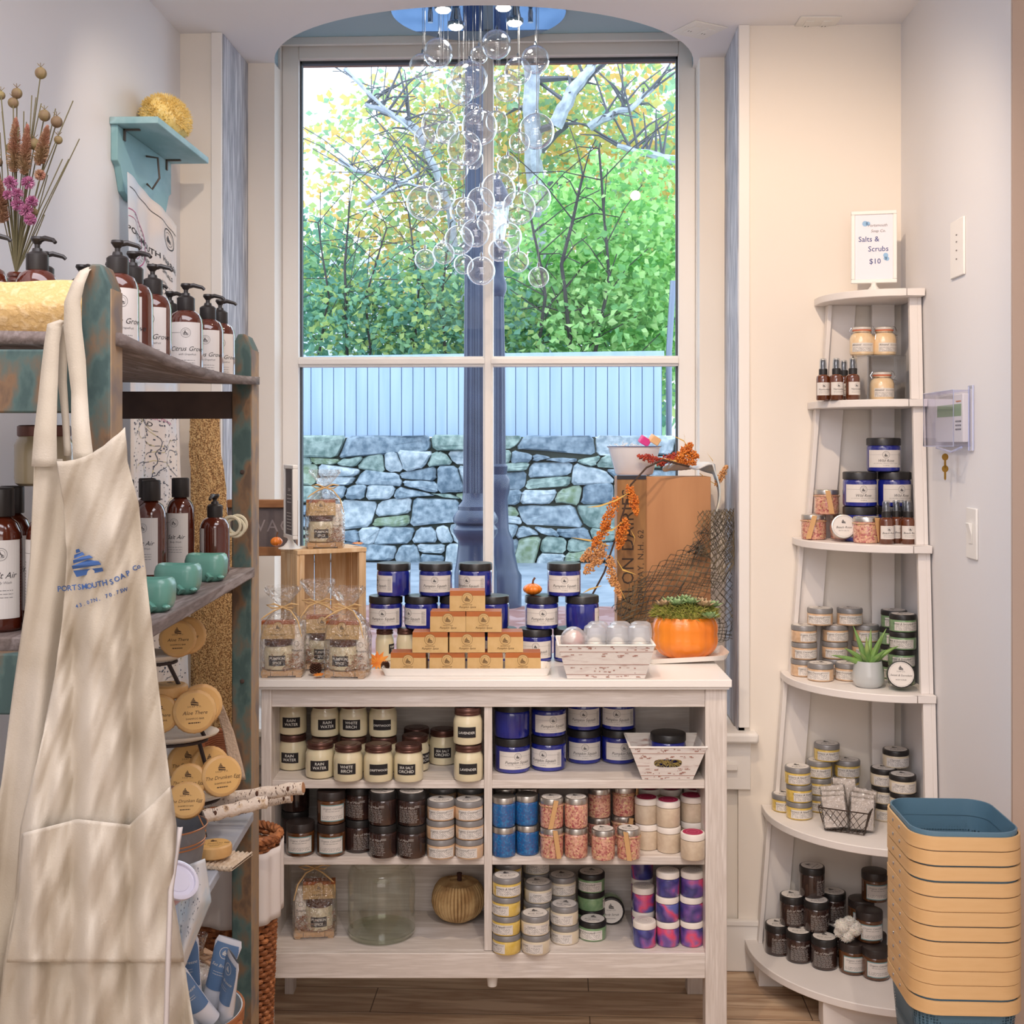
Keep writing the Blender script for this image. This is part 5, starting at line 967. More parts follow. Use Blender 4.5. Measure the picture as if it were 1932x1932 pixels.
kl = Kind('body_scrub_jar', '', 'jar'); kl.part('jar_body', jar_body(.0365, .0487, .0145, .95, .08), GRN); kl.part('lid', lid_mb(.0365, .0487, .0145), BLK); d = D2().disc(0, 0, .0335, 0).ring(0, 0, .031, .0314, 1).ship(0, .016, .012, 1).text('SOAP CO.', 0, .006, .005, 2).text('Sweet & Succulent', 0, -.005, .0075, 1, .3).text('BODY SCRUB', 0, -.016, .0045, 1); kl.part('lid_sticker', d.to(MB(), flat_z(.0487)), [PAPER, INK, GREYINK], 1, smooth=False)
kl.put(W((1699-CX)*3.33/F, 3.335, z+.038), 0, None, None, None, (radians(80), 0, TH-.25), 'black lidded scrub jar tipped with round label facing out, beside aloe')
ap = thing('aloe_plant', 'small aloe plant in pale blue grey glazed pot', 'plant', W((1638-CX)*3.36/F, 3.36, z)); c = W((1638-CX)*3.36/F, 3.36, z)
MB().lathe([(.030, 0), (.036, .004), (.043, .018), (.0425, .036), (.037, .068), (.036, .072), (.034, .072), (.034, .064), (.0, .062)], 32, c, cap=False).build('pot', M('blue_grey_glaze', (168, 178, 186), .25, coat=.6, c2=(200, 200, 196), scale=3), ap)
AL = M('aloe_green', (136, 172, 92), .4, c2=[(112, 150, 84), (166, 190, 112)], scale=14)
for i, (dx, dy, L, b) in enumerate(((-.095, -.02, .10, .030), (-.062, -.01, .10, .05), (-.035, .01, .11, .09), (-.012, -.03, .06, .07), (.012, .02, .10, .08), (.03, -.02, .09, .075), (.045, .0, .11, .085), (.075, .0, .11, .055), (-.03, -.04, .07, .035), (.035, -.035, .08, .04))):
    m = MB(); B = Vector((c[0]+dx*.1, c[1]+dy*.1, c[2]+.062)); pts = []
    for j in range(8):
        t = j/7; pts.append(B+Vector((dx*t*(1 if i else 1), dy*t, b*(t*1.25-(.35 if abs(dx) > .05 else .1)*t*t))))
    m.tube(pts, [.009*(1-(j/7)**1.6)+.0006 for j in range(8)], 8); m.build('leaf', AL, ap)
# fifth shelf
z = .4903; G = 'turmeric scrub jars on the fifth shelf'
colm(K_TURM, 1506, 3.475, z, 3, 'in front stack of fifth shelf', G, .2); colm(K_TURM, 1546, 3.545, z, 3, 'in second stack, behind the front one', G, .1); pl(K_TURM, 1480, 3.545, z, .1, 'single at left edge of fifth shelf', G); colm(K_TURM, 1597, 3.55, z, 3, 'in stack behind the wire basket', G)
pl(K_TURM, 1560, 3.545, z+3*K_TURM.h, .0, 'on top of the rear stacks, fifth shelf', G)
G = 'black lidded cream jars on the fifth shelf'
colm(K_BLKC, 1669, 3.46, z, 3, 'in stack right of the wire basket', G); colm(K_BLKC, 1703, 3.39, z, 3, 'in stack by right side of fifth shelf', G, -.3); pl(K_BLKC, 1716, 3.315, z, 0, 'single in front, just above the bins', G); pl(K_BLKC, 1690, 3.475, z+3*K_BLKC.h, 0, 'topmost at rear right, fifth shelf', G)
wb = thing('wire_basket', 'dark chicken wire basket holding clear wrapped packs', 'basket', W((1600-CX)*3.33/F, 3.36, z)); WD = M('dark_wire', (74, 62, 56), .5, .6); m = MB(); bx, by = (1600-CX)*3.36/F, 3.365; cr = radians(-28)
def wbp(u, t, side):
    k = .78+.22*t; a = [(u, -.5), (.5, u), (-u, .5), (-.5, -u)][side]; x, y = a[0]*.135*k, a[1]*.105*k; return W(bx+x*cos(cr)-y*sin(cr), by+x*sin(cr)+y*cos(cr), z+.003+.062*t)
for s in range(4):
    m.tube([wbp(-.5, 1, s), wbp(.5, 1, s)], .0018, 6); m.tube([wbp(-.5, 0, s), wbp(.5, 0, s)], .0012, 5); m.tube([wbp(-.5, 0, s), wbp(-.5, 1, s)], .0014, 5)
    for i in range(-3, 8):
        for sg_ in (1, -1):
            pts = []
            for j in range(9):
                t = j/8; u = -.5+(i+sg_*t*2.5)/7
                if -.5 <= u <= .5: pts.append(wbp(u, t, s))
            if len(pts) > 1: m.tube(pts, .0008, 4, cap=False)
for i in range(6): m.tube([wbp(-.5+i/5, 0, 0), wbp(.5-i/5, 0, 2)], .0008, 4); m.tube([wbp(-.5+i/5, 0, 1), wbp(.5-i/5, 0, 3)], .0008, 4)
m.build('wire_mesh', WD, wb)
KPK = Kind('wrapped_pack', 'clear wrapped grey soap pack', 'soap pack')
KPK.part('soap_block', MB().box(-.030, .030, -.009, .009, .003, .084), M('pale_grey_soap', (206, 196, 190), .5), ang=30)
KPK.part('clear_wrap', MB().lathe([(.030, 0), (.034, .004), (.034, .084), (.028, .088)], 40, sy=.36, fn=lambda r, z, a: r*(1/(abs(cos(a))**6+abs(sin(a))**6)**(1/6))*(1+.02*sin(9*a+z*90))), CEL, ang=180)
G = 'wrapped packs in the wire basket'
for i, (dx, dy, dz, tl, w) in enumerate(((-.036, -.022, .010, -.12, 'front left'), (.030, -.030, .006, .05, 'front right'), (-.030, .004, .016, -.1, 'second row left'), (.034, -.002, .012, .1, 'second row right'), (-.022, .028, .026, -.15, 'third row left'), (.042, .024, .018, .18, 'third row right'), (.004, .048, .040, .0, 'topmost at back'))):
    KPK.put(W(bx+dx, by+dy, z+dz), 0, w+' in wire basket', G, None, (-.22, tl, TH+cr*.4))
# sixth shelf
z = .0953; G = 'dark mint jars on the bottom corner shelf'
pl6 = lambda px, pyb, lv, lab, t=0, K=K_MINT: (lambda b: K.put(W(b[0], b[1], z+lv*K.h), t, lab, G if K is K_MINT else 'honey jars on the bottom corner shelf'))(base(K, px, pyb, z))
DM = lambda px, D, lv, lab, t=0, K=K_MINT: pl(K, px, D, z+lv*K.h, t, lab, G if K is K_MINT else 'honey jars on the bottom corner shelf')
DM(1467, 3.50, 0, 'leftmost of front row', .1); DM(1507, 3.45, 0, 'second in front row', -.1); DM(1555, 3.405, 0, 'third in front row', -.3); DM(1533, 3.53, 0, 'behind in second row, hidden', 0); DM(1585, 3.49, 0, 'hidden behind the cotton', 0)
DM(1495, 3.475+.02, 1, 'left of second layer', .1); DM(1540, 3.455, 1, 'front of second layer', .1); DM(1572, 3.52, 1, 'right rear of second layer', .3); DM(1532, 3.50-.01, 2, 'at the very top of pile', .9)
DM(1608, 3.375, 0, 'front one below cotton boll', 0, K_HONEY); DM(1652, 3.34, 0, 'half hidden by bins', 0, K_HONEY); DM(1648, 3.43, 0, 'second row beside bins', 0, K_HONEY); DM(1640, 3.385, 1, 'second layer beside bins', 0, K_HONEY); DM(1625, 3.47, 1, 'second layer at rear', 0, K_HONEY); DM(1650, 3.46, 2, 'top of pile beside bins', 0, K_HONEY)
DM(1620, 3.475, 0, 'rear row, hidden behind cotton', 0, K_HONEY)
cb = thing('cotton_boll', 'fluffy white cotton boll lying on a honey jar lid', 'cotton', W((1600-CX)*3.37/F, 3.37, z+.083)); c = W((1600-CX)*3.365/F, 3.365, z+.1); COT = M('cotton', (232, 222, 212), .95, sub=.2, bump=.6, bscale=120); m = MB()
for dx, dz, r in ((-.016, .034, .020), (.016, .030, .021), (-.004, .012, .020), (.004, .046, .015), (-.024, .018, .012)): m.ball((c[0]+dx, c[1]-.004*dz, c[2]+dz-.008), r, 16, 10, fn=lambda a, t: 1+.07*sin(5*t+7*a)+.05*sin(11*t-5*a))

for k in range(2600):
    dx, dz, r = rg.choice(((-.016, .034, .020), (.016, .030, .021), (-.004, .012, .020), (.004, .046, .015), (-.024, .018, .012))); v_ = Vector((rg.gauss(0, 1), rg.gauss(0, 1), rg.gauss(0, 1))).normalized(); b_ = Vector((c[0]+dx, c[1], c[2]+dz-.008))+v_*r*.95
    m.tube([b_, b_+v_*.002+Vector((rg.uniform(-1, 1), rg.uniform(-1, 1), rg.uniform(-1, 1)))*.003], [.0014, .0004], 3, cap=False)
m.build('cotton_fluff', COT, cb, ang=180); MB().tube([(c[0], c[1], c[2]-.0105), (c[0]+.003, c[1], c[2]+.01)], .004, 6).tube([(c[0], c[1], c[2]), (c[0]-.02, c[1]-.015, c[2]+.004)], [.004, .001], 5).tube([(c[0], c[1], c[2]), (c[0]+.02, c[1]-.015, c[2]+.004)], [.004, .001], 5).build('husk', STM, cb)
# ================================================================ STACK OF BINS
BBL = M('steel_blue_plastic', (88, 122, 142), .4)
def perforated(name, c, sc_=260):
    m = bpy.data.materials.new(name); m.use_nodes = True; nt = m.node_tree; b = nt.nodes['Principled BSDF']; b.inputs['Base Color'].default_value = lin(c); b.inputs['Roughness'].default_value = .45
    tc = nt.nodes.new('ShaderNodeTexCoord'); v = nt.nodes.new('ShaderNodeTexVoronoi'); v.inputs['Scale'].default_value = sc_; v.inputs['Randomness'].default_value = 0; nt.links.new(tc.outputs['Object'], v.inputs['Vector'])
    g = nt.nodes.new('ShaderNodeMath'); g.operation = 'GREATER_THAN'; g.inputs[1].default_value = .42; nt.links.new(v.outputs['Distance'], g.inputs[0]); nt.links.new(g.outputs[0], b.inputs['Alpha']); return m
BME = perforated('perforated_blue', (84, 118, 138), 170)
BIR = M('birch_veneer', (230, 188, 134), .45, c2=(220, 174, 118), scale=3, stretch=(2, 2, 16), detail=4)
def rr_ring(hx, hy, r, z, n=6):
    out = []
    for sx_, sy_, a0 in ((1, 1, 0), (-1, 1, 90), (-1, -1, 180), (1, -1, 270)):
        for i in range(n+1): a = radians(a0+90*i/n); out.append((sx_*(hx-r)+r*cos(a), sy_*(hy-r)+r*sin(a), z))
    return out
def loft(m, rings, closed_bottom=False, mi=0):
    n = len(rings[0]); m.add([p for q in rings for p in q], [(i*n+k, i*n+(k+1) % n, (i+1)*n+(k+1) % n, (i+1)*n+k) for i in range(len(rings)-1) for k in range(n)]+([tuple(reversed(range(n)))] if closed_bottom else []), mi); return m
KBN = Kind('storage_bin', 'blue mesh bin with birch veneer band', 'bin'); bh = .185; hx, hy, rc = .109, .120, .05
KBN.part('mesh_body', loft(MB(), [rr_ring(hx-.018, hy-.018, rc-.012, 0), rr_ring(hx-.004, hy-.004, rc-.002, bh-.035)], True), BME)
KBN.part('rim', loft(MB(), [rr_ring(hx-.004, hy-.004, rc-.002, bh-.035), rr_ring(hx-.001, hy-.001, rc, bh-.002), rr_ring(hx-.0015, hy-.0015, rc, bh), rr_ring(hx-.004, hy-.004, rc, bh), rr_ring(hx-.006, hy-.006, rc-.002, bh-.035)]), BBL)
KBN.part('birch_band', loft(MB(), [rr_ring(hx+.000, hy+.000, rc, bh-.036), rr_ring(hx+.004, hy+.004, rc+.004, bh-.036), rr_ring(hx+.004, hy+.004, rc+.004, bh-.009), rr_ring(hx+.000, hy+.000, rc, bh-.009), rr_ring(hx+.000, hy+.000, rc, bh-.036)]), BIR, ang=30)
KBN.part('rivet', MB().ball((-hx-.004, -.02, bh-.022), (.002, .004, .004), 8, 6).ball((-hx-.004, .03, bh-.022), (.002, .004, .004), 8, 6), CHR, 2)
NB = 12; pitch = .0298; GAPS = [0, 1, 0, 0, 0, .6, .4, 0, .3, 1, .8, .2]; ztop = .778; bxw, byw = .815, 2.585; zb0 = ztop-bh-(NB-1)*.0284-sum(GAPS)*.0036
for i in range(NB):
    w = 'topmost of the tall stack, showing its empty inside' if i == NB-1 else 'lowest of the stack, its mesh body showing' if i == 0 else '%s from the top of the stack' % ['second', 'third', 'fourth', 'fifth', 'sixth', 'seventh', 'eighth', 'ninth', 'tenth', 'eleventh'][NB-2-i]
    KBN.put((bxw+R0.uniform(-.001, .001), byw+R0.uniform(-.001, .001), zb0+i*.0284+sum(GAPS[:i+1])*.0036), -TH+R0.uniform(-.012, .012), w, 'stacked storage bins')
cr_ = thing('pine_stand', 'light pine stand under the stack of bins', 'stand', (bxw, byw, 0)); m = MB()
for zz_ in (.0, .055, .11): m.box(bxw-.118, bxw+.105, byw-.12, byw-.108, zz_+.005, zz_+.045).box(bxw-.118, bxw+.105, byw+.098, byw+.11, zz_+.005, zz_+.045).box(bxw-.118, bxw-.106, byw-.108, byw+.098, zz_+.005, zz_+.045).box(bxw+.093, bxw+.105, byw-.108, byw+.098, zz_+.005, zz_+.045)
m.build('slatted_frame', CRT, cr_, bevel=.001); MB().box(bxw-.118, bxw+.105, byw-.12, byw+.11, zb0-.012, zb0-.0005).build('top', CRT, cr_, bevel=.001)
for sx_ in (-.104, .079):
    for sy_ in (-.107, .085): MB().box(bxw+sx_, bxw+sx_+.012, byw+sy_, byw+sy_+.012, 0, zb0-.012).build('post', CRT, cr_, bevel=.001)
# ================================================================ RIGHT WALL FITTINGS (on the wall plane x = XR)
def wy(px): return XR/((px-CX)/F*CT-ST)*((px-CX)/F*ST+CT)       # world Y of a picture column on the right wall
def wz(px, py): return PY(px, py, wy(px))[2]
def wplate(name, lab, cat, pxa, pxb, pya, pyb_, t=.006, b=.002):
    ya, yb = wy(pxb), wy(pxa); z1_, z0_ = wz(pxb, pya), wz(pxb, pyb_); o = thing(name, lab, cat, (XR, (ya+yb)/2, (z0_+z1_)/2)); MB().box(XR-t, XR, ya, yb, z0_, z1_).build('plate', WPL, o, bevel=b); return o, ya, yb, z0_, z1_
o, ya, yb, z0_, z1_ = wplate('wall_control', 'white wall control plate high up on right wall', 'switch', 1797, 1822, 407, 517)
m = MB(); yc = (ya+yb)/2
for t in (.3, .45, .6, .72): m.box(XR-.0075, XR-.006, yc-.004, yc+.002, z0_+(z1_-z0_)*t, z0_+(z1_-z0_)*t+.003)
m.build('indicator', GREYINK, o)
o, ya, yb, z0_, z1_ = wplate('light_switch', 'narrow white rocker light switch below the keypad', 'switch', 1827, 1846, 960, 1057); yc = (ya+yb)/2; zc_ = (z0_+z1_)/2
MB().prism([(zc_-.025, XR-.006), (zc_+.025, XR-.006), (zc_+.025, XR-.016), (zc_-.005, XR-.008), (zc_-.025, XR-.008)], yc-.012, yc+.012, 'y', fn=lambda a, b, c: (c, b, a)).build('rocker', WPL, o, bevel=.001)
ya, yb = wy(1838), wy(1775); z1_, z0_ = wz(1838, 727), wz(1838, 850); kb = thing('keypad_cover', 'clear plastic lockable cover over wall keypad', 'cover', (XR, (ya+yb)/2, (z0_+z1_)/2)); CLP = thin('clear_cover_plastic', (250, 250, 253), .04, .35, 2.5, .05, (225, 228, 255)); BLE = M('blue_tinted_edge', (190, 198, 232), .2, coat=.5)
dpt = .045
MB().box(XR-dpt, XR-dpt+.002, ya+.015, yb, z0_+.01, z1_-.01).box(XR-dpt+.002, XR-.002, yb-.002, yb, z0_+.01, z1_-.01).box(XR-dpt+.002, XR-.002, ya+.015, ya+.017, z0_+.01, z1_-.01).box(XR-dpt+.002, XR-.002, ya+.017, yb-.002, z1_-.012, z1_-.01).box(XR-dpt+.002, XR-.002, ya+.017, yb-.002, z0_+.01, z0_+.012).build('cover_shell', CLP, kb, smooth=False)
MB().tube([(XR-dpt, ya+.015, z0_+.01), (XR-dpt, ya+.015, z1_-.01), (XR-dpt, yb, z1_-.01), (XR-dpt, yb, z0_+.01)], .0013, 5, closed=True).tube([(XR-.003, ya, z0_), (XR-.003, ya, z1_), (XR-.003, ya+.03, z1_), (XR-.003, ya+.03, z0_)], .002, 5, closed=True).tube([(XR-.02, ya+.03, z0_+.008), (XR-.035, ya+.06, z0_-.004), (XR-.02, yb-.03, z0_+.006)], .003, 6).build('cover_edge', BLE, kb)
kpd = thing('keypad', 'small white alarm keypad with green screen inside the clear cover', 'keypad', (XR, (ya+yb)/2, (z0_+z1_)/2)); MB().box(XR-.018, XR-.001, ya+.03, yb-.012, z0_+.02, z1_-.018).build('case', WPL, kpd, bevel=.002)
MB().box(XR-.0185, XR-.018, ya+.04, yb-.03, z0_+.085, z0_+.115).build('screen', M('green_lcd', (140, 172, 120), .3), kpd); m = MB(); zk = z0_+.05
for i in range(3):
    for j in range(3): m.box(XR-.019, XR-.018, ya+.042+j*.015, ya+.052+j*.015, zk+i*.010, zk+i*.010+.004)
m.build('buttons', GREYINK, kpd, smooth=False); m = MB()
for j in range(4): m.box(XR-.019, XR-.018, ya+.042+j*.010, ya+.048+j*.010, z0_+.120, z0_+.123)
m.build('status_lights', M('amber_dots', (200, 120, 50), .5), kpd, smooth=False)
BRS = M('brass', (176, 136, 60), .35, .8)
def key(lab, y, z_, blade_=True):
    m = MB(); d = D2().ring(0, 0, .003, .010, 0, 20)
    m.prism([(.010*cos(a), .009*sin(a)) for a in [2*pi*i/16 for i in range(16)]], -.001, .001, 'y').prism([(-.003, -.008), (.003, -.008), (.003, -.026), (0, -.029), (-.003, -.026)], -.001, .001, 'y')
    m.v = [(XR-.026+a*.9, y+b+a*.3, z_+c_) for a, b, c_ in m.v]; return tag(m.build('key', BRS, smooth=False), lab, 'key')
yk = (wy(1789))+.02; yk = XR and (ya+yb)/2+.01
key('upper brass key in the lock of the clear cover', yk, z0_-.017); key('lower brass key hanging from the upper one', yk, z0_-.047)
o = MB().tube([(XR-.026+.002*cos(a), yk, z0_-.031+.007*sin(a)) for a in [2*pi*i/14 for i in range(14)]], .0005, 4, closed=True).build('key_ring', CHR); tag(o, 'thin steel ring joining the two brass keys', 'ring')
# ================================================================ LEFT RACK (along the aisle; local x from aisle plane, y = depth)
def AX(D): return -.586+.0304*(2.74-D)
def RK(x, D, z): return W(AX(D)+x, D, z)
RW = M('worn_turquoise_wood', (64, 86, 84), .75, c2=[(80, 102, 98), (100, 98, 86), (126, 98, 72), (100, 80, 64)], scale=22, stretch=(1, 1, .5), detail=10, lo=.38, hi=.62, bump=.4, bscale=40)
RG = M('grey_weathered_wood', (138, 124, 118), .8, c2=[(112, 98, 92), (158, 146, 142)], scale=6, stretch=(8, 1, 8), detail=7, bump=.4); RD = M('dark_old_wood', (62, 48, 44), .8, c2=(84, 66, 58), scale=8, bump=.3); REDGE = M('worn_pale_edge', (150, 134, 120), .8, c2=[(168, 140, 108), (128, 116, 110)], scale=10, bump=.4)
ZA, ZB, ZCc, ZD, ZTOP = 1.695, 1.276, .727, .15, 1.80
rk = thing('display_rack', 'old worn turquoise wooden rack with grey board shelves', 'rack', RK(-.18, 2.25, 0)); WR_ = .36
def post(x0, x1, d0, d1, mat):
    xm = (x0+x1)/2; poly = [(x0, 0), (x1, 0), (x1, ZTOP-.03), (xm+.008, ZTOP), (xm-.008, ZTOP), (x0, ZTOP-.03)]
    MB().prism([(a, b) for a, b in poly], d0, d1, 'y', fn=RK).build('post', mat, rk, bevel=.003)
    MB().box(x1-.001, x1+.0015, d0+.002, d1-.002, .002, ZTOP-.034, fn=RK).build('worn_side_face', REDGE, rk, smooth=False)
post(-.044, 0, 2.74, 2.83, RW); post(-WR_, -WR_+.044, 2.74, 2.83, RW); post(-.040, 0, 1.68, 1.735, RW); post(-WR_, -WR_+.04, 1.68, 1.735, RW)
MB().sheet(lambda u, v: RK(-WR_+.02+(WR_-.012)*u, 1.70+1.10*v, ZA-.016*sin(pi*v)*u-.006*u), 6, 20).build('top_shelf', RG, rk, solid=-.018)
MB().box(-WR_+.044, -.044, 2.745, 2.77, ZA-.085, ZA-.024, fn=RK).build('far_rail', RD, rk, bevel=.002); MB().box(-WR_+.04, -.04, 1.69, 1.715, ZA-.10, ZA-.012, fn=RK).build('near_rail', RW, rk, bevel=.003)
MB().box(-WR_+.01, .008, 1.74, 2.738, ZB-.022, ZB, fn=RK).build('middle_shelf', RG, rk, bevel=.003); MB().box(-WR_+.04, -.04, 1.69, 1.715, ZB-.10, ZB-.015, fn=RK).build('shelf_rail', RW, rk, bevel=.003); MB().box(-WR_+.044, -.044, 2.745, 2.77, ZB-.06, ZB-.024, fn=RK).build('shelf_rail', RW, rk, bevel=.003)
MB().box(-WR_+.01, .006, 1.74, 2.738, ZCc-.02, ZCc, fn=RK).build('lower_shelf', M('grey_blue_shelf', (168, 176, 190), .4, c2=(186, 190, 200), scale=5), rk, bevel=.003); MB().box(-WR_+.01, .006, 1.74, 2.738, ZD-.02, ZD, fn=RK).build('bottom_shelf', RG, rk, bevel=.003)
for z_ in (1.49, 1.02): MB().lathe([(.005, 0), (.005, .0015), (.003, .003)], 12).build('bolt', RD, rk)
for o_ in [o for o in bpy.data.objects if o.name.startswith('bolt')]: o_.matrix_parent_inverse = Matrix.Identity(4); o_.location = Vector(RK(-.02, 2.739, 1.49 if o_.name == 'bolt' else 1.02))-rk.location; o_.rotation_euler = (pi/2, 0, 0)
# bottles
AMBER = M('amber_bottle_plastic', (92, 36, 18), .12, coat=1, c2=(70, 26, 14), scale=5); PUMPB = M('pump_black', (42, 38, 37), .4)
def bottle(kind, desc, title, sub, r=.0315, h=.178, pump=True, flip=0):
    k = Kind(kind, desc, 'bottle'); k.r = r; k.h = h; hb = h*.72 if pump else h*.80
    k.part('bottle', MB().lathe([(r*.86, 0), (r*.98, .004), (r, .010), (r, hb*.78), (r*.96, hb*.86), (r*.8, hb*.94), (r*.5, hb*.985), (r*.42, hb)], 32), AMBER)
    if pump:
        c = k.part('collar', MB().lathe([(r*.50, hb-.002), (r*.52, hb), (r*.52, hb+.022), (r*.42, hb+.025), (r*.26, hb+.027), (r*.22, hb+.032)], 36, fn=lambda q, z, a: q*(1+.01*cos(36*a))), PUMPB)
        k.part('pump_head', MB().lathe([(.0042, hb+.030), (.0042, h-.012), (.006, h-.010), (.010, h-.004), (.009, h)], 16).tube([(0, 0, h-.006), (.014, -.002, h-.003), (.030, -.004, h-.007), (.034, -.005, h-.011)], [.005, .0042, .0034, .003], 8), PUMPB, c)
    else: k.part('cap', MB().lathe([(r*.60, hb), (r*.62, hb+.001), (r*.62, h-.002), (r*.56, h)], 32), PUMPB)
    v0, v1 = hb*.12, hb*.80; d = D2().rect(-.075 if not flip else -.03, .030 if not flip else .06, v0, v1, 0, .004); vm = v1-.02
    d.rect(-.073, -.010, vm, vm+.0006, 2, .004, 1); d.ring(0, vm, .0085, .0092, 2).ring(0, vm, .0058, .0062, 2).ship(0, vm-.001, .0085, 1).text(title, .003, vm-.034, .0125, 1, .35).text(sub, .003, vm-.042, .0052, 2, .3).lines(.003, vm-.051, .035, 3, .005, .0009, 2, 3).lines(-.046, vm-.012, .022, 16, .0042, .0010, 2, 5)
    k.part('label', d.to(MB(), cylmap(r+.0003)), [PAPER, INK, GREYINK], smooth=False); return k
BP = bottle('pump_bottle', 'amber pump bottle', 'Citrus Grove', 'with Grapefruit'); BF = bottle('flip_cap_bottle', 'amber bottle with black cap', 'Salt Air', 'Body Wash', .029, .205, False)
def rp_(k, x, D, z, t, lab, G=None, full=None, sc_=None): return k.put(RK(x, D, z), t, lab, G, sc_, None, full)
G = 'amber pump bottles on the top shelf'
zt3 = ZA+.001
def ztop_at(x, D): u = (x+WR_-.02)/(WR_-.012); v = (D-1.70)/1.10; return ZA-.016*sin(pi*v)*u-.006*u+.0015
for i, (x, D, t, w) in enumerate(((-.044, 1.865, .5, 'nearest of front row, just behind the near post'), (-.046, 1.955, -.2, 'second in front row, label cut by its neighbour'), (-.046, 2.075, .1, 'third in front row, citrus label facing'), (-.045, 2.31, .25, 'fourth in front row, slightly apart'), (-.045, 2.50, .1, 'fifth in front row'), (-.045, 2.62, .3, 'last of front row beside far post'))):
    rp_(BP, x, D, ztop_at(x, D), t, w, G)
for i, (x, D, w) in enumerate(((-.118, 2.08, 'second row, behind second front bottle'), (-.118, 2.32, 'second row, behind third front bottle'), (-.118, 2.48, 'second row, behind fourth front bottle'), (-.165, 1.86, 'near end, tall against wall behind loofah'), (-.235, 1.84, 'near end, cut by left picture edge'), (-.205, 2.0, 'second from left behind loofah'), (-.185, 2.13, 'third behind loofah'), (-.19, 2.25, 'fourth behind loofah'), (-.18, 2.36, 'fifth behind loofah'), (-.19, 2.50, 'farthest of wall row'))):
    rp_(BP, x, D, ztop_at(x, D), R0.uniform(-.4, .8), w, G)
G = 'amber bottles on the middle shelf'
rp_(BF, -.122, 2.585, ZB, -.2, 'middle shelf, right of two tall ones, label facing', G); rp_(BF, -.140, 2.42, ZB, -.3, 'middle shelf, left of two tall ones beside apron', G); rp_(BF, -.185, 2.56, ZB, 0, 'middle shelf, behind the two tall ones', G); rp_(BF, -.204, 2.46, ZB, .5, 'middle shelf, mostly behind apron edge', G)
rp_(bottle('pump_bottle', 'amber pump bottle with short nozzle', 'Salt Air', 'Lotion', .031, .170), -.052, 2.60, ZB, -1.5, 'middle shelf behind the last whale dish', G)
for x, D, w in ((-.135, 1.815, 'near end, closest to apron'), (-.198, 1.805, 'near end, cut by left picture edge'), (-.15, 1.90, 'near end second row'), (-.215, 1.89, 'near end second row at picture edge')): rp_(BF, x, D, ZB, .35, w, 'amber bottles at the near end of middle shelf', None, (1, 1, 1.03))
KJ = Kind('storage_jar', '', 'jar'); KJ.part('jar_body', MB().lathe([(.036, 0), (.042, .004), (.043, .012), (.043, .062), (.039, .070), (.036, .076)], 32), M('olive_wax', (150, 136, 106), .4, coat=.8)); KJ.part('lid', MB().lathe([(.038, .075), (.039, .077), (.039, .090), (.036, .092)], 32), COP)
rp_(KJ, -.155, 1.862, ZB+.2125, 0, None, None, 'olive wax jar with dark lid standing on the near bottle caps')
# whale soap dishes
WHT = M('sea_green_ceramic', (108, 166, 150), .35, coat=.3)
def whale(lab, x, D, rz):
    o = thing('whale_soap_dish', lab, 'soap dish', RK(x, D, ZB)); m = MB(); c = RK(x, D, ZB); ca, sa = cos(rz+TH), sin(rz+TH)
    rings = []
    for z_, kx, ky in ((0, .72, .7), (.006, .90, .90), (.018, 1, 1), (.040, 1, .98), (.050, .93, .91), (.054, .84, .80), (.052, .74, .68), (.040, .64, .62), (.034, .5, .5)):
        q = []
        for k in range(36):
            a = 2*pi*k/36; r = 1/(abs(cos(a))**3.6+abs(sin(a))**3.6)**(1/3.6); X_, Y_ = .041*kx*r*cos(a), .032*ky*r*sin(a)
            if X_ > 0 and z_ < .02: X_ *= .97
            zz_ = z_+(.003*(X_/.047)**2 if z_ > .03 else 0); q.append((c[0]+X_*ca-Y_*sa, c[1]+X_*sa+Y_*ca, c[2]+zz_))
        rings.append(q)
    loft(m, rings, True); n = 36; m.add(rings[-1], [tuple(range(n))]); m.build('body', WHT, o, ang=60)
    m = MB(); f = lambda X_, Y_, Z_: (c[0]+X_*ca-Y_*sa, c[1]+X_*sa+Y_*ca, c[2]+Z_)
    m.tube([f(.010, -.030, .016), f(.020, -.037, .010), f(.012, -.036, .003)], [.005, .006, .002], 8); m.build('fin', WHT, o); MB().ball(f(.036, -.024, .010), (.007, .007, .004), 10, 6).build('chin', WHT, o)
whale('sea green whale soap dish, nearest to the apron', -.035, 2.015, -.05); whale('sea green whale soap dish, middle of three', -.046, 2.255, -.05); whale('sea green whale soap dish, farthest by the pump bottle', -.040, 2.465, -.05)
m = MB(); rc_ = P(436, 992, 2.66)
for k, (dx, dz) in enumerate(((0, 0), (.008, -.004), (.012, .002))): m.tube([(rc_[0]+dx+.020*cos(a), rc_[1]+.004*k, rc_[2]+dz+.020*sin(a)) for a in [2*pi*i/20 for i in range(20)]], .0035, 6, closed=True)
tag(m.build('rope_loop', M('cream_cord', (214, 206, 180), .6)), 'cream coiled cord loops hanging beside the far post', 'cord')
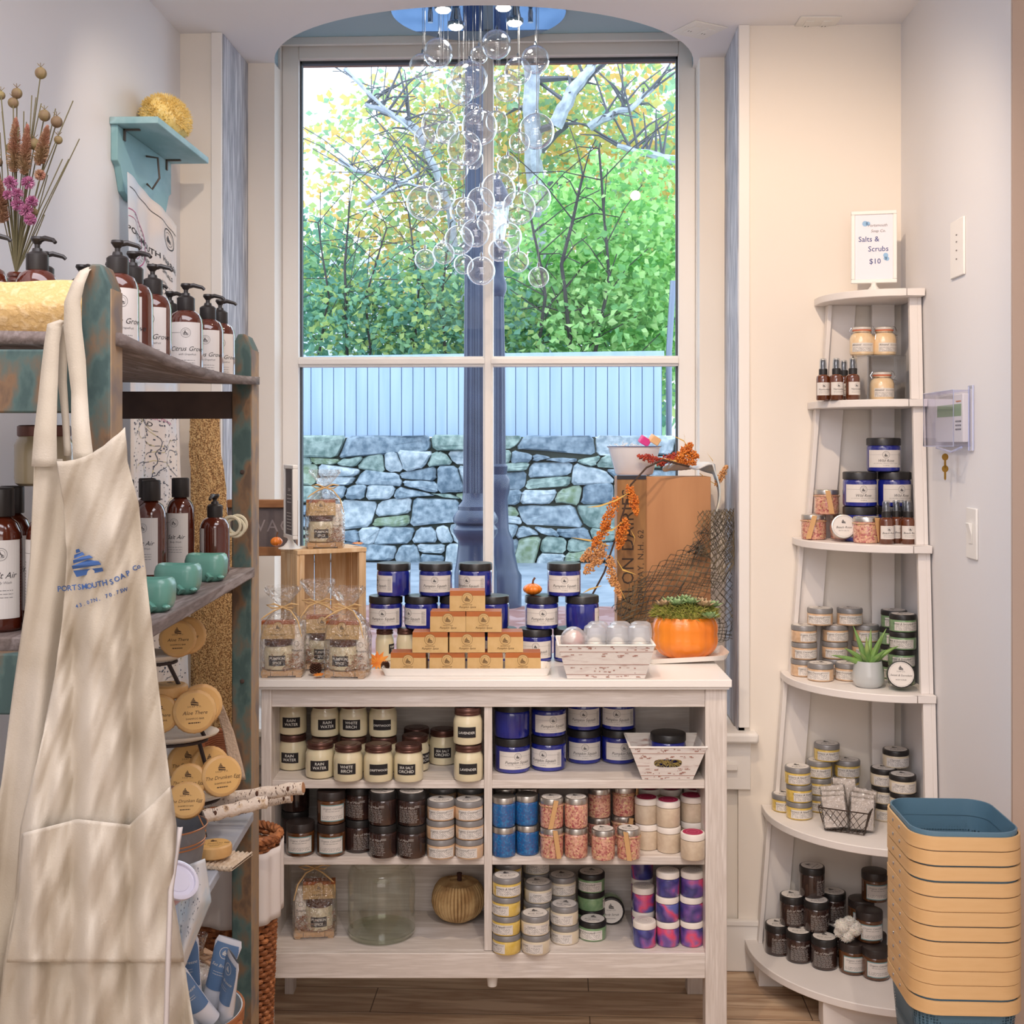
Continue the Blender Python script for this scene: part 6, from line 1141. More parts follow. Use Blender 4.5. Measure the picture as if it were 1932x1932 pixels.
# loofah
LF = M('loofah_fibre', (226, 190, 132), .95, c2=[(216, 178, 116), (232, 200, 148)], scale=90, bump=1, bscale=90); lo_ = MB(); n = 28; LR = []
for i in range(15):
    t = i/14; x = -.32+.292*t; r = .046*(1 if t < .8 else 1-.45*((t-.8)/.2)**2)*(1+.03*sin(9*t)); q = []
    for k in range(n): a = 2*pi*k/n; rr_ = r*(1+.05*sin(6*a+t*3)+.02*sin(13*a+t*9)); q.append(RK(x, 1.775+rr_*cos(a)*.95, ZA+.048+rr_*sin(a)))
    LR.append(q)
loft(lo_, LR); lo_.add(LR[-1], [tuple(range(n))]); lo_.add(LR[0], [tuple(reversed(range(n)))])
tag(lo_.build('loofah', LF, ang=80), 'large yellow loofah lying on near end of the top shelf', 'loofah')
# flowers in an amber bottle
fx = P(30, 470, 2.06); fl = thing('dried_bouquet', 'dried bouquet with poppy pods and purple clover in amber bottle', 'flowers', (fx[0], fx[1], ztop_at(-.2, 2.06))); zf = ztop_at(-.22, 2.06)
MB().lathe([(.024, 0), (.026, .004), (.026, .09), (.013, .125), (.013, .135), (.0145, .137), (.0145, .141), (.013, .143), (.0145, .145), (.0145, .149), (.012, .152)], 24, (fx[0], fx[1], zf)).build('bottle', AMBER, fl)
nk = (fx[0], fx[1], zf+.15); q2 = lambda px, py, d=0: P(px, py, 2.06+d); SGR = M('dry_stem_green', (112, 104, 74), .9); POD = M('seed_pod', (142, 126, 76), .7, c2=(120, 96, 70), scale=40); PUR = M('purple_clover', (158, 78, 124), .8, c2=(196, 130, 158), scale=90); AST = M('dusty_pink_plume', (160, 132, 96), .9, c2=(176, 116, 98), scale=16)
m = MB()
def stem(px, py, d=0, r=.0011, bend=0): m.tube([nk, (Vector(nk)*.5+Vector(q2(px, py, d))*.5)+Vector((bend, 0, .01)), q2(px, py, d)], r, 5)
pods = ((77, 138, 11), (32, 176, 10), (25, 194, 10), (84, 218, 11), (107, 230, 11), (65, 272, 11), (110, 264, 8), (2, 180, 8), (-4, 306, 9), (22, 280, 11), (65, 400, 7))
for px, py, r in pods: stem(px, py, rg.uniform(-.03, .03))
for px, py in ((138, 190), (150, 262), (68, 184), (4, 210), (45, 210), (105, 205), (-20, 260), (90, 330), (50, 230), (78, 195), (0, 250), (118, 300), (60, 180), (15, 330), (35, 240), (130, 300), (84, 405)): stem(px, py, rg.uniform(-.03, .03), .0010, rg.uniform(-.01, .01))
for px, py in ((18, 345), (52, 345), (33, 365), (14, 370), (60, 380), (33, 386), (50, 398), (57, 415)): stem(px, py, -.02)
m.build('stems', SGR, fl)
for px, py, r in pods:
    c = q2(px, py, -.01); rr_ = r*2.06/F; m = MB().ball(c, (rr_, rr_, rr_*1.05), 14, 10, fn=lambda a, t: 1-.08*abs(cos(3*t)))
    for k in range(5): a = k*1.26; m.tube([(c[0], c[1], c[2]+rr_), (c[0]+.006*cos(a), c[1]+.006*sin(a), c[2]+rr_+.006)], .0005, 4)
    m.build('seed_pod', POD, fl)
for i, (px, py, r) in enumerate(((20, 345, 14), (53, 345, 13), (33, 366, 12), (15, 368, 10), (60, 380, 12), (33, 386, 13), (49, 397, 14), (57, 414, 12), (75, 330, 11))):
    c = Vector(q2(px, py, -.035)); rr_ = r*2.02/F; m = MB()
    for k in range(150): d_ = Vector((rg.gauss(0, 1), rg.gauss(0, 1), rg.gauss(0, 1))).normalized(); m.tube([c+d_*rr_*.4, c+d_*rr_], [.0013, .0004], 3, cap=False)
    m.build('clover_head', PUR if i != 8 else AST, fl)
for (a, b, r) in (((26, 325), (30, 225), 17), ((45, 330), (52, 238), 15), ((74, 312), (90, 240), 16), ((5, 420), (-6, 330), 18)):
    A, B = Vector(q2(*a, -.02)), Vector(q2(*b, -.02)); m = MB()
    for k in range(900):
        t = rg.random(); w = r*2.05/F*(1-t)**.5*(.5+.5*min(1, t*6)); d_ = Vector((rg.gauss(0, 1), rg.gauss(0, 1), rg.gauss(0, .4))).normalized(); p = A.lerp(B, t); m.tube([p, p+d_*w+Vector((0, 0, .004))], [.0012, .0004], 3, cap=False)
    m.build('plume', AST, fl)
# ---------------------------------------------------------------- apron
LINEN = M('natural_linen', (202, 190, 170), .9, c2=[(190, 177, 157), (212, 201, 184)], scale=4, detail=8, bump=.16, bscale=420); APB = M('apron_blue_print', (62, 96, 152), .85)
apn = thing('linen_apron', 'natural linen apron printed with blue ship logo, hanging on near post', 'apron', P(190, 1300, 1.60))
def interp(tab, y):
    for (a, *va), (b, *vb) in zip(tab, tab[1:]):
        if y <= b: t = (y-a)/(b-a); return [p*(1-t)+q*t for p, q in zip(va, vb)]
    return list(tab[-1][1:])
FR = [(806, 108, 236), (870, 108, 240), (950, 120, 262), (1050, 126, 272), (1150, 120, 283), (1300, 100, 300), (1480, 60, 322), (1560, 40, 332), (1690, 30, 326), (1800, 10, 345), (1990, -10, 375)]
BK = [(806, 66, 112), (870, 64, 118), (950, 62, 140), (1050, 58, 150), (1150, 48, 160), (1300, 26, 170), (1480, 2, 175), (1700, -40, 175), (1990, -90, 175)]
def fold(px, py):
    k = min(1, (py-800)/500); k = max(0, k)
    return -.016*k*sin((px-100)*.055+py*.002)-.007*k*sin((px-60)*.12+1.3)-.0035*sin(px*.09+py*.045)-.003*sin(py*.03-px*.05)-.0012*sin(px*.31+py*.11)*1
def bibtop(u): return 870-64*u**1.3-18*sin(pi*u)*(-.6)
def fr(u, v):
    y0 = bibtop(u); py = y0+(1990-y0)*v; l, r = interp(FR, py); l = l if py > 870 else 108+0; px = l+(r-l)*u; edge = .012*(u**3); return P(px, py, 1.585+fold(px, py)+edge+.02*(1-u)**4)
def bk(u, v):
    py = 866+(1990-866)*v; l, r = interp(BK, py); px = l+(r-l)*u; return P(px, py, 1.622+.014*sin(px*.05+1)*min(1, v*3)+.004*sin(px*.13+py*.02)+.016*u)
m = MB().sheet(fr, 60, 110); m.sheet(bk, 30, 90); ap_o = m.build('apron_cloth', LINEN, apn, solid=.0012, ang=180)
def pk(u, v):
    t0 = [(0, 1572), (.35, 1545), (.7, 1556), (1, 1484)]
    for (a, ya_), (b, yb_) in zip(t0, t0[1:]):
        if u <= b: y0 = ya_+(yb_-ya_)*(u-a)/(b-a); break
    py = y0+(1815-y0)*v; l, r = interp(FR, py); px = (l+4)+(r-l-6)*u; x, y, z_ = P(px, py, 1.578+fold(px, py)+.012*(u**3)-.006*sin(pi*u)*(1-v)); return (x, y, z_)
MB().sheet(pk, 50, 34).build('pocket', LINEN, apn, solid=.0012, ang=180)
def ribbon(pts, mat, name, par, solid=.0012):
    m = MB(); vs = []
    out = []
    for i in range(len(pts)-1):
        for q in range(4): t = q/4; out.append([a*(1-t)+b*t for a, b in zip(pts[i], pts[i+1])])
    out.append(list(pts[-1]))
    for px, py, D, hw in out: vs += [P(px-hw, py, D+.002), P(px, py+1, D-.001), P(px+hw, py, D+.002)]
    n = len(out); m.add(vs, [(3*i+k, 3*i+k+1, 3*i+k+4, 3*i+k+3) for i in range(n-1) for k in (0, 1)]); return m.build(name, mat, par, solid=solid, ang=180)
ribbon([(172, 505, 1.70, 6), (160, 512, 1.665, 9), (148, 535, 1.655, 12), (137, 570, 1.65, 15), (138, 620, 1.645, 17), (145, 680, 1.64, 17), (150, 740, 1.63, 15), (152, 800, 1.61, 17), (158, 868, 1.595, 19)], LINEN, 'neck_strap', apn)
ribbon([(122, 604, 1.652, 8), (104, 612, 1.65, 14), (98, 650, 1.645, 14), (94, 700, 1.64, 16), (90, 760, 1.63, 18), (86, 815, 1.62, 21), (84, 880, 1.615, 24)], LINEN, 'side_strap', apn)
ribbon([(124, 606, 1.66, 9), (118, 660, 1.66, 9), (118, 720, 1.658, 8), (124, 790, 1.65, 6), (128, 860, 1.64, 6)], LINEN, 'back_strap', apn)
ribbon([(340, 1560, 1.60, 4), (322, 1680, 1.575, 4), (318, 1790, 1.565, 4), (312, 1990, 1.56, 4)], M('pale_tape', (212, 202, 196), .9), 'waist_tie', apn)
def apmap(u, v, e):     # u,v in pixels on the apron
    px, py = u, v; return P(px, py, 1.585+fold(px, py)+.012*max(0, (px-100)/180)**3-.003-e*.2)
d = D2()
ang_ = .26
def at2(s, px, py, size, rot):
    vs, fs = text2d(s, size, 0, bold=size*.02); c_, n_ = cos(rot), sin(rot); d.add([(px+a*c_-b*n_, py-(a*n_+b*c_)) for a, b in vs], fs, 1, 1)
for i, ch_ in enumerate('PORTSMOUTH'): at2(ch_, 112+i*9.6, 1116-i*.9-(0 if i < 6 else (i-6)*1.2), 14.5, .05+i*.02)
for i, ch_ in enumerate('SOAP'): at2(ch_, 212+i*10.5, 1102-i*5.4, 14, .42)
for i, ch_ in enumerate('Co.'): at2(ch_, 256+i*7, 1076-i*3.6, 13, .4)
for i, ch_ in enumerate('43.07N, 70.75W'): at2(ch_, 146+i*7, 1147-i*2.4, 10, .3)
for p in ([(-.5, -.05), (.5, -.25), (.5, -.38), (-.45, -.3)], [(-.5, .0), (-.5, .12), (.1, .16), (.45, .0), (.5, -.14)], [(-.42, .18), (-.4, .3), (-.1, .32), (.2, .3), (.3, .18)], [(-.35, .34), (-.3, .46), (0, .48), (.05, .36)], [(-.22, .5), (-.2, .62), (-.08, .62), (-.06, .5)]):
    c_, n_ = cos(.3), sin(.3); d.add([(163+54*(a*c_-b*n_), 1066-54*(a*n_+b*c_)) for a, b in p], [tuple(range(len(p)))], 1, 1)
d.to(MB(), apmap).build('blue_print', [APB, APB], ap_o, smooth=False)
# ---------------------------------------------------------------- wall shelf, sponge, towel
TQ = M('turquoise_painted_shelf', (138, 180, 184), .6, c2=[(128, 172, 180), (162, 198, 206), (124, 136, 134)], scale=7, stretch=(1, .4, 1), detail=7, lo=.35, hi=.75, bump=.3)
def lw(px): return XL/((px-CX)/F*CT-ST)*((px-CX)/F*ST+CT)
ws_y0, ws_y1 = lw(206), 3.50; wsz = 2.385
wsf = thing('wall_shelf', 'small turquoise painted shelf with pegs high on left wall', 'shelf', (XL, (ws_y0+ws_y1)/2, wsz))
MB().box(XL, XL+.125, ws_y0, ws_y1, wsz-.018, wsz).build('shelf_board', TQ, wsf, bevel=.002)
zz0 = wsz-.018
MB().prism([(ws_y0+.01, zz0), (ws_y0+.01, zz0-.09), (ws_y0+.03, zz0-.10), (ws_y0+.06, zz0-.16), (ws_y0+.10, zz0-.175), (ws_y1-.10, zz0-.175), (ws_y1-.06, zz0-.16), (ws_y1-.03, zz0-.10), (ws_y1-.01, zz0-.09), (ws_y1-.01, zz0)], XL, XL+.018, 'x').build('back_board', TQ, wsf, bevel=.002)
hy_ = (ws_y0+ws_y1)/2; HK = M('iron_hook', (90, 80, 72), .5, .5)
for y_ in (hy_+.0,): MB().tube([(XL+.018, y_, zz0-.03), (XL+.05, y_, zz0-.035), (XL+.055, y_, zz0-.09), (XL+.035, y_, zz0-.12), (XL+.02, y_, zz0-.105)], .003, 7).build('hook', HK, wsf)
[MB().box(XL+.018, XL+.022, a, a+.01, zz0-.03, zz0).box(XL+.018, XL+.06, a, a+.01, zz0-.004, zz0).build('bracket', HK, wsf) for a in (ws_y0+.05, ws_y1-.06)]
SPG = M('yellow_sea_sponge', (246, 222, 148), .95, c2=[(238, 206, 122), (250, 232, 172)], scale=60, bump=1, bscale=60)
sc0 = (XL+.068, 3.29, wsz+.055); m = MB().ball(sc0, (.058, .098, .058), 40, 24, fn=lambda a, t: 1+.05*sin(4*t+3*a)+.03*sin(9*t-6*a))
o_ = m.build('sea_sponge', SPG, ang=180); tag(o_, 'fluffy yellow sea sponge on the turquoise wall shelf', 'sponge')
m = MB()
for k in range(2600):
    d_ = Vector((rg.gauss(0, 1), rg.gauss(0, 1), rg.gauss(0, 1))).normalized()
    if d_.z < -.5: continue
    b = Vector((sc0[0]+d_.x*.056, sc0[1]+d_.y*.095, sc0[2]+d_.z*.056)); jt = Vector((rg.uniform(-1, 1), rg.uniform(-1, 1), rg.uniform(-1, 1)))*.004; m.tube([b, b+d_*.010+jt], [.0014, .0005], 3, cap=False)
m.build('sponge_fibres', SPG, o_)
TWL = M('chart_towel', (226, 216, 206), .85, c2=[(222, 214, 210), (200, 212, 226)], scale=4); TWB = M('towel_blue_water', (176, 206, 232), .85)
def tw(u, v, k=0):     # u along wall (0 near .. 1 far), v down
    y = 3.08+.22*u+.05*u*v; k_ = min(1, v*3+.3)
    return (XL+.035+.062*u+.02*u*v+(.010*sin(u*11+.5)+.005*sin(u*23+v*3))*k_, y, wsz-.135-.10*u*(1-v)-v*1.38)
def twn(u, v, e): p = tw(u, v); q = tw(min(1, u+.01), v); dx, dy = q[0]-p[0], q[1]-p[1]; L = sqrt(dx*dx+dy*dy) or 1; s_ = .0025+e; return (p[0]+dy/L*s_, p[1]-dx/L*s_, p[2])
m = MB().sheet(tw, 60, 60); twl = m.build('chart_towel', TWL, solid=.002, ang=180); tag(twl, 'tea towel printed with a harbor chart hanging from the wall shelf', 'towel')
LW_, LH = .235, 1.38
def twm(u, v, e): return twn(min(1, max(0, u/LW_)), min(1, max(0, -v/LH)), e)
d = D2()
d.text('PORTSMOUTH HARBOR', .112, -.150, .0215, 0, bold=.0002).text('TO ISLES OF SHOALS', .122, -.185, .0165, 0, bold=.0002).text('SCALE 1:20,000 AT 43 04', .15, -.215, .009, 0).text('ISLAND', .06, -.625, .018, 0, sp=2).text('RESTRICTED AREA', .13, -.605, .010, 2)
d.lines(.14, -.230, .09, 4, .013, .004, 0, 3).lines(.15, -.30, .09, 3, .013, .004, 2, 4).lines(.14, -.36, .09, 3, .013, .004, 0, 6)
d.ring(.012, -.16, .068, .0705, 2, 40).ring(.012, -.16, .05, .0515, 2, 40).ring(.185, -.07, .026, .029, 0).ring(.185, -.07, .018, .019, 0).ship(.185, -.072, .02, 0)
for k in range(-8, 9): a = 2*pi*k/36; u, v = .012+.062*cos(a), -.16+.062*sin(a); (u > .01) and d.text(str(k*10 % 360), u, v, .007, 0)
d.rect(.005, .228, -.035, -.033, 0, .01, 1); mk = chart_marks(.008, .226, -1.36, -.57, 900, 8, .006)
d.to(MB(), twm).build('towel_print', [INK, INK, MGT, TWB], twl, smooth=False)
mk.to(MB(), twm).build('chart_print', [CHI, CHI, CHG], twl, smooth=False)
# cork bark slab leaning in the corner
BKM = M('glittery_cork_bark', (188, 144, 92), .75, c2=[(116, 80, 52), (206, 160, 104), (238, 206, 150), (150, 108, 70)], scale=230, detail=5, lo=.3, hi=.7, bump=1, bscale=260)
Dk = 3.50; m = MB(); lft = [(740, 356), (900, 360), (1000, 364), (1200, 362), (1420, 366), (1840, 372)]; rgt = [(740, 408), (850, 418), (950, 428), (1010, 436), (1250, 446), (1420, 446), (1840, 450)]
def bkf(d): 
    def f(u, v): py = 740+(1845-740)*v; l = interp(lft, py)[0]; r = interp(rgt, py)[0]; px = l+(r-l)*u+2*sin(py*.05); q = Vector(P(px, py, Dk+d)); q += Vector((0, -1, 0))*(.012*sin(pi*u)+.003*sin(px*.9+py*.4)+.003*sin(py*.23-px*.5)) if d == 0 else Vector((0, 0, 0)); q.z = max(0.001, q.z); return q
    return f
m.sheet(bkf(0), 20, 90).sheet(bkf(.03), 4, 30); m.box((356-CX)*Dk/F+.005, (408-CX)*Dk/F, Dk+.002, Dk+.03, zof(1820, Dk), zof(744, Dk), fn=W)
tag(m.build('bark_slab', BKM, ang=180), 'tall slab of rough golden bark standing in the corner', 'bark')
# ---------------------------------------------------------------- lower shelf goods
PLT = M('cream_enamel_plate', (236, 228, 214), .3, coat=.4); IRN = M('dark_iron', (56, 44, 42), .5, .4); sD = 2.56
stn = thing('tiered_stand', 'dark iron stand with three cream oval plates', 'stand', W(-.76, sD, ZCc)); TR = ((-.785, .100, zof(1247, sD)), (-.745, .130, zof(1394, sD)), (-.735, .150, zof(1505, sD)))
for x, r, z_ in TR:
    c = W(x, sD, z_); MB().lathe([(r*.55, 0), (r*.8, .003), (r*.97, .011), (r, .016), (r*.97, .016), (r*.78, .007), (0, .005)], 40, c, cap=False, sy=.62).build('plate', PLT, stn); MB().tube([(c[0]+r*.8*cos(a), c[1]+r*.8*.62*sin(a), c[2]-.001) for a in [2*pi*i/32 for i in range(32)]], .0035, 6, closed=True).build('ring_support', IRN, stn)
(xa_, ra_, za_), (xb_, rb_, zb1), (xc_, rc__, zc1) = TR
MB().tube([W(xa_+ra_*.62, sD, za_-.002), W(xb_+rb_*.78, sD, zb1)], .0045, 6).tube([W(xa_-ra_*.62, sD, za_-.002), W(xb_-rb_*.78, sD, zb1)], .0045, 6).tube([W(xb_+rb_*.66, sD, zb1), W(xc_+rc__*.74, sD, zc1)], .0045, 6).tube([W(xb_-rb_*.66, sD, zb1), W(xc_-rc__*.74, sD, zc1)], .0045, 6).tube([W(xc_+rc__*.5, sD, zc1), W(xc_+rc__*.6, sD, ZCc)], .005, 6).tube([W(xc_-rc__*.5, sD, zc1), W(xc_-rc__*.6, sD, ZCc)], .005, 6).tube([W(xc_, sD-.05, zc1), W(xc_, sD-.06, ZCc)], .005, 6).build('legs', IRN, stn)
WRP = M('pleated_soap_wrap', (226, 184, 124), .45, c2=(212, 164, 102), scale=30); SLB = M('soap_face_label', (224, 178, 108), .5); SPP = M('brown_print', (84, 62, 44), .8)
def rsoap(title):
    k = Kind('round_soap', '', 'soap'); r, t = .040, .026; k.part('soap_body', MB().lathe([(r*.86, 0), (r*.97, .003), (r, .008), (r, t-.008), (r*.97, t-.003), (r*.86, t)], 64, fn=lambda q, z_, a: q*(1+(.012*cos(24*a) if z_ < t-.006 else 0))), WRP)
    k.part('face_label', D2().disc(0, 0, r*.84, 0).ship(0, r*.38, r*.36, 1).text('SOAP CO.', 0, r*.17, r*.11, 1, sp=1.4).text(title, 0, -r*.15, r*.24, 1, .3).text('SHAMPOO BAR', 0, -r*.38, r*.12, 1).lines(0, -r*.5, r*.6, 1, .01, r*.05, 1).to(MB(), flat_z(t)), [SLB, SPP], 0, smooth=False); return k
RS1, RS2 = rsoap('Aloe There'), rsoap('The Drunken Egg')
def fs_(K, px, py, D, lab, tilt=80, rz=.15, s=1): q = P(px, py, D); K.put(q, 0, None, 'round wrapped soaps on the tiered stand', (s, s, s), (radians(tilt), 0, TH+rz), lab)
fs_(RS1, 335, 1206, 2.545, 'round soap leaning at front of the top plate', 78, .3, .95); fs_(RS1, 353, 1200, 2.59, 'round soap behind another on the top plate', 78, .3, .98)
fs_(RS1, 365, 1343, 2.545, 'round soap at right front of the middle plate', 76, .35, 1.12); fs_(RS1, 302, 1347, 2.53, 'round soap at the middle plate, half hidden by apron', 78, .2, 1.0); fs_(RS1, 378, 1330, 2.595, 'round soap behind on the right of middle plate', 78, .35, 1.1)
q = P(318, 1314, 2.56); RS1.put(q, 0, None, None, (1, 1, 1), (0, 0, TH), 'round soap lying flat on top of the middle plate soaps')
fs_(RS2, 413, 1464, 2.51, 'big soap at right end of the bottom plate', 76, .5, 1.05); fs_(RS2, 358, 1474, 2.49, 'soap below the wooden bucket grip on bottom plate', 76, .1, .9)
for px, py, D, lab in ((392, 1446, 2.60, 'pleated soap behind the big one on bottom plate'), (350, 1440, 2.60, 'pleated soap at the rear of bottom plate')): fs_(RS2, px, py, D, lab, 76, .5, 1.05)
# bucket
GAV = M('galvanised_zinc', (150, 154, 160), .45, .3, c2=(124, 128, 136), scale=14, detail=5); CPB = M('copper_band', (196, 130, 82), .35, .6)
bD = 2.26; bxc = (318-CX)*bD/F; bk_ = thing('zinc_bucket', 'galvanised bucket with copper bands and wooden grip', 'bucket', W(bxc, bD, ZCc)); c = W(bxc, bD, ZCc)
MB().lathe([(.05, 0), (.052, .002), (.070, .118), (.0715, .120), (.069, .120), (.050, .003), (0, .003)], 36, c, cap=False).build('pail', GAV, bk_)
for z_ in (.086, .093, .119, .014): r = .052+.018*(z_-.002)/.116; MB().tube([(c[0]+r*cos(a), c[1]+r*sin(a), c[2]+z_) for a in [2*pi*i/36 for i in range(36)]], .0015, 6, closed=True).build('copper_band', CPB, bk_)
zg = .178; MB().tube([(c[0]-.070, c[1], c[2]+.108), (c[0]-.058, c[1]+.0, c[2]+.15), (c[0]-.035, c[1]+.02, c[2]+zg), (c[0]+.035, c[1]+.02, c[2]+zg), (c[0]+.05, c[1], c[2]+.15), (c[0]+.070, c[1], c[2]+.108)], .0012, 5).build('bail_wire', CPB, bk_)
MB().tube([(c[0]-.034+.068*i/12, c[1]+.02, c[2]+zg) for i in range(13)], [.007+.0018*cos(i*1.57*1.3) for i in range(13)], 12).build('wooden_grip', M('brown_turned_wood', (122, 82, 58), .5), bk_)
RS2.put(P(352, 1512, bD), 0, None, None, (.85, .85, .85), (radians(66), 0, TH+.2), 'round soap standing in the galvanised bucket')
# birch logs
BLG = M('birch_log_bark', (222, 206, 190), .85, c2=[(226, 212, 198), (206, 180, 150), (120, 90, 70)], scale=50, stretch=(1, 1, 1), detail=6, lo=.45, hi=.75, bump=.8, bscale=120); BEN = M('log_end', (170, 122, 84), .8)
def log(lab, A, B, r, knots):
    t = thing('birch_log', lab, 'log', P(*A)); A, B = Vector(P(*A)), Vector(P(*B)); n = 14; pts = [A.lerp(B, i/n)+Vector((0, 0, r*.10*sin(i*1.7))) for i in range(n+1)]; MB().tube(pts, [r*(1+.05*sin(i*2.3)) for i in range(n+1)], 16).build('bark', BLG, t)
    d_ = (B-A).normalized(); MB().tube([B-d_*.001, B+d_*.0012], r*.82, 14).build('cut_end', BEN, t)
    lm = MB()
    for k in range(110):
        a_ = rg.uniform(-2.9, -.2); p = A.lerp(B, rg.random()); q_z = Vector((0, cos(a_+1.57)*-1, sin(a_+1.57)+.0)).normalized(); lm.ball(p+Vector((0, -abs(q_z.y)*r, q_z.z*r)), (r*.05, r*.10, r*rg.uniform(.06, .22)), 6, 4)
    lm.build('bark_flecks', M('dark_knot', (92, 62, 48), .9), t)
    for k in knots: p = A.lerp(B, k); MB().ball((p.x, p.y-r*.85, p.z+r*.3), (r*.3, r*.25, r*.45), 8, 6).build('knot', M('dark_knot', (92, 62, 48), .9), t)
log('birch log with white bark sticking out past the far post, upper one', (385, 1513, 2.62), (572, 1486, 2.60), .0135, (.55, .86)); log('shorter lower birch log in front of the far post', (385, 1541, 2.44), (502, 1512, 2.50), .0130, (.2, .9)); log('dark peeling birch log under the upper log', (420, 1528, 2.66), (550, 1505, 2.655), .010, (.9,))
# cloth under soap, hanging chart cloth, cup
def pad(u, v): return Vector(W((372+80*u-CX)*2.42/F+.02*v, 2.36+.09*v, ZCc+.007+.0015*sin(u*60)*1+.002*sin(u*5)))
o_ = MB().sheet(pad, 60, 12).build('knitted_cloth', M('cream_knit', (226, 208, 186), .95, c2=(206, 182, 154), scale=90, bump=1, bscale=200), solid=.007); tag(o_, 'cream knitted washcloth on the lower rack shelf edge', 'cloth')
RS2.put(W((403-CX)*2.40/F, 2.405, ZCc+.0135), 0, None, None, (.86, .86, .95), (0, 0, TH+.3), 'round soap lying on the cream knitted washcloth')
def hc(u, v):
    px0 = 322+(60*u if v < .2 else 60*u); a = [(1640, 330, 388), (1700, 335, 397), (1760, 338, 372), (1830, 330, 345)]; py = 1642+180*v+(-22*u*(1-v)); l, r = interp(a, py); return Vector(P(l+(r-l)*u, py, 2.02+.02*sin(u*6+v*2)+.02*u))
o_ = MB().sheet(hc, 20, 30).build('chart_cloth', CHART, solid=.002, ang=180); tag(o_, 'chart printed cloth hanging off lower shelf below the bucket', 'cloth')
chart_marks(.03, .97, .03, .97, 180, 9, .03).to(MB(), lambda u, v, e: tuple(hc(u, v)-Vector((0, .003+e, 0)))).build('chart_print', [CHI, CHI, CHG], o_, smooth=False)
cp = thing('plastic_tub', 'tilted clear lidded tub of pink product beside apron', 'tub', P(330, 1670, 1.92)); q = P(333, 1664, 1.90); m = MB().lathe([(.020, -.05), (.028, 0)], 28); R_ = Matrix.Rotation(radians(38), 4, 'Y') @ Matrix.Rotation(radians(25), 4, 'X')
m.v = [tuple(Vector(q)+(R_ @ Vector(p))) for p in m.v]; m.build('tub', M('pink_product', (206, 124, 122), .3, coat=1), cp); m = MB().lathe([(.030, 0), (.033, .001), (.034, .003), (.034, .007), (.031, .0085), (.028, .0085), (.027, .0045), (.020, .0040), (.019, .0052), (.010, .0052)], 30); m.v = [tuple(Vector(q)+(R_ @ Vector(p))) for p in m.v]; m.build('lid', M('milky_lid', (226, 222, 236), .15, coat=1), cp)
# big wicker basket with liner
WCK = M('brown_wicker', (168, 104, 62), .6, c2=[(130, 76, 42), (196, 128, 80)], scale=40)
wc = W((438-CX)*2.955/F, 2.955, 0.0005); wk = thing('wicker_basket', 'large brown wicker basket with white liner behind rack post', 'basket', wc); m = MB(); kk = 22
wr_ = lambda z_: .086+.024*z_/.60
for i in range(44):
    z_ = .012+i*.0135; m.tube([(wc[0]+(wr_(z_)+.005*sin(kk*a+pi*(i % 2)))*cos(a), wc[1]+(wr_(z_)+.005*sin(kk*a+pi*(i % 2)))*.72*sin(a), wc[2]+z_) for a in [2*pi*j/110 for j in range(110)]], .0055, 5, closed=True)
m.build('woven_wall', WCK, wk); m = MB()
for i in range(3): m.tube([(wc[0]+(.115+.005*sin(14*a+i*2.1))*cos(a), wc[1]+(.086+.005*sin(14*a+i*2.1))*sin(a), wc[2]+.607+.006*cos(14*a+i*2.1)) for a in [2*pi*j/120 for j in range(120)]], .006, 6, closed=True)
m.build('braided_rim', WCK, wk)
LNR = M('white_liner_cloth', (224, 216, 212), .9)
m = MB(); m.sheet(lambda u, v: (wc[0]+(.119+.004*sin(u*40))*cos(-2.6+2.9*u), wc[1]+(.094+.003*sin(u*40))*sin(-2.6+2.9*u), wc[2]+.600-.17*v-.02*sin(u*3)), 60, 10); m.build('liner_cloth', LNR, wk, solid=.002, ang=180)
fbx = (425-CX)*3.25/F; fan = MB(); B0 = Vector(P(398, 1440, 3.3))
for i in range(12): t = i/11; a_ = Vector(P(390+8*t, 1428-6*t+20*t, 3.30)); fan.tube([Vector(P(384+6*t, 1395+46*t, 3.3))+Vector((.0, 0, .0)), Vector(P(408+8*t, 1385+42*t, 3.27)), Vector(P(432, 1383+50*t, 3.24))], .0042, 6)
fan.tube([P(384, 1392, 3.3), P(410, 1378, 3.27), P(434, 1378, 3.24)], .006, 6).tube([P(384, 1392, 3.3), P(392, 1440, 3.3), P(400, 1500, 3.3), P(406, 1918, 3.3)], .008, 6).tube([P(434, 1380, 3.24), P(436, 1500, 3.24), P(440, 1938, 3.24)], .008, 6)
tag(fan.build('wicker_stand', M('orange_wicker', (206, 130, 88), .55, c2=(180, 104, 66), scale=30)), 'orange brown wicker piece fanned out before the bark slab', 'basket')
# hanging jute strip
JT = M('jute_strip', (196, 172, 150), .95, bump=.8, bscale=200)
o_ = MB().sheet(lambda u, v: Vector(P(interp([(1330, 405), (1380, 421), (1440, 432), (1470, 436)], 1330+140*v)[0]+(8+6*v)*u*2, 1330+140*v, 2.70+.01*sin(v*5))), 6, 20).build('jute_strap', JT, solid=.003, ang=180); tag(o_, 'pale jute strap curving down left of the far post', 'strap')
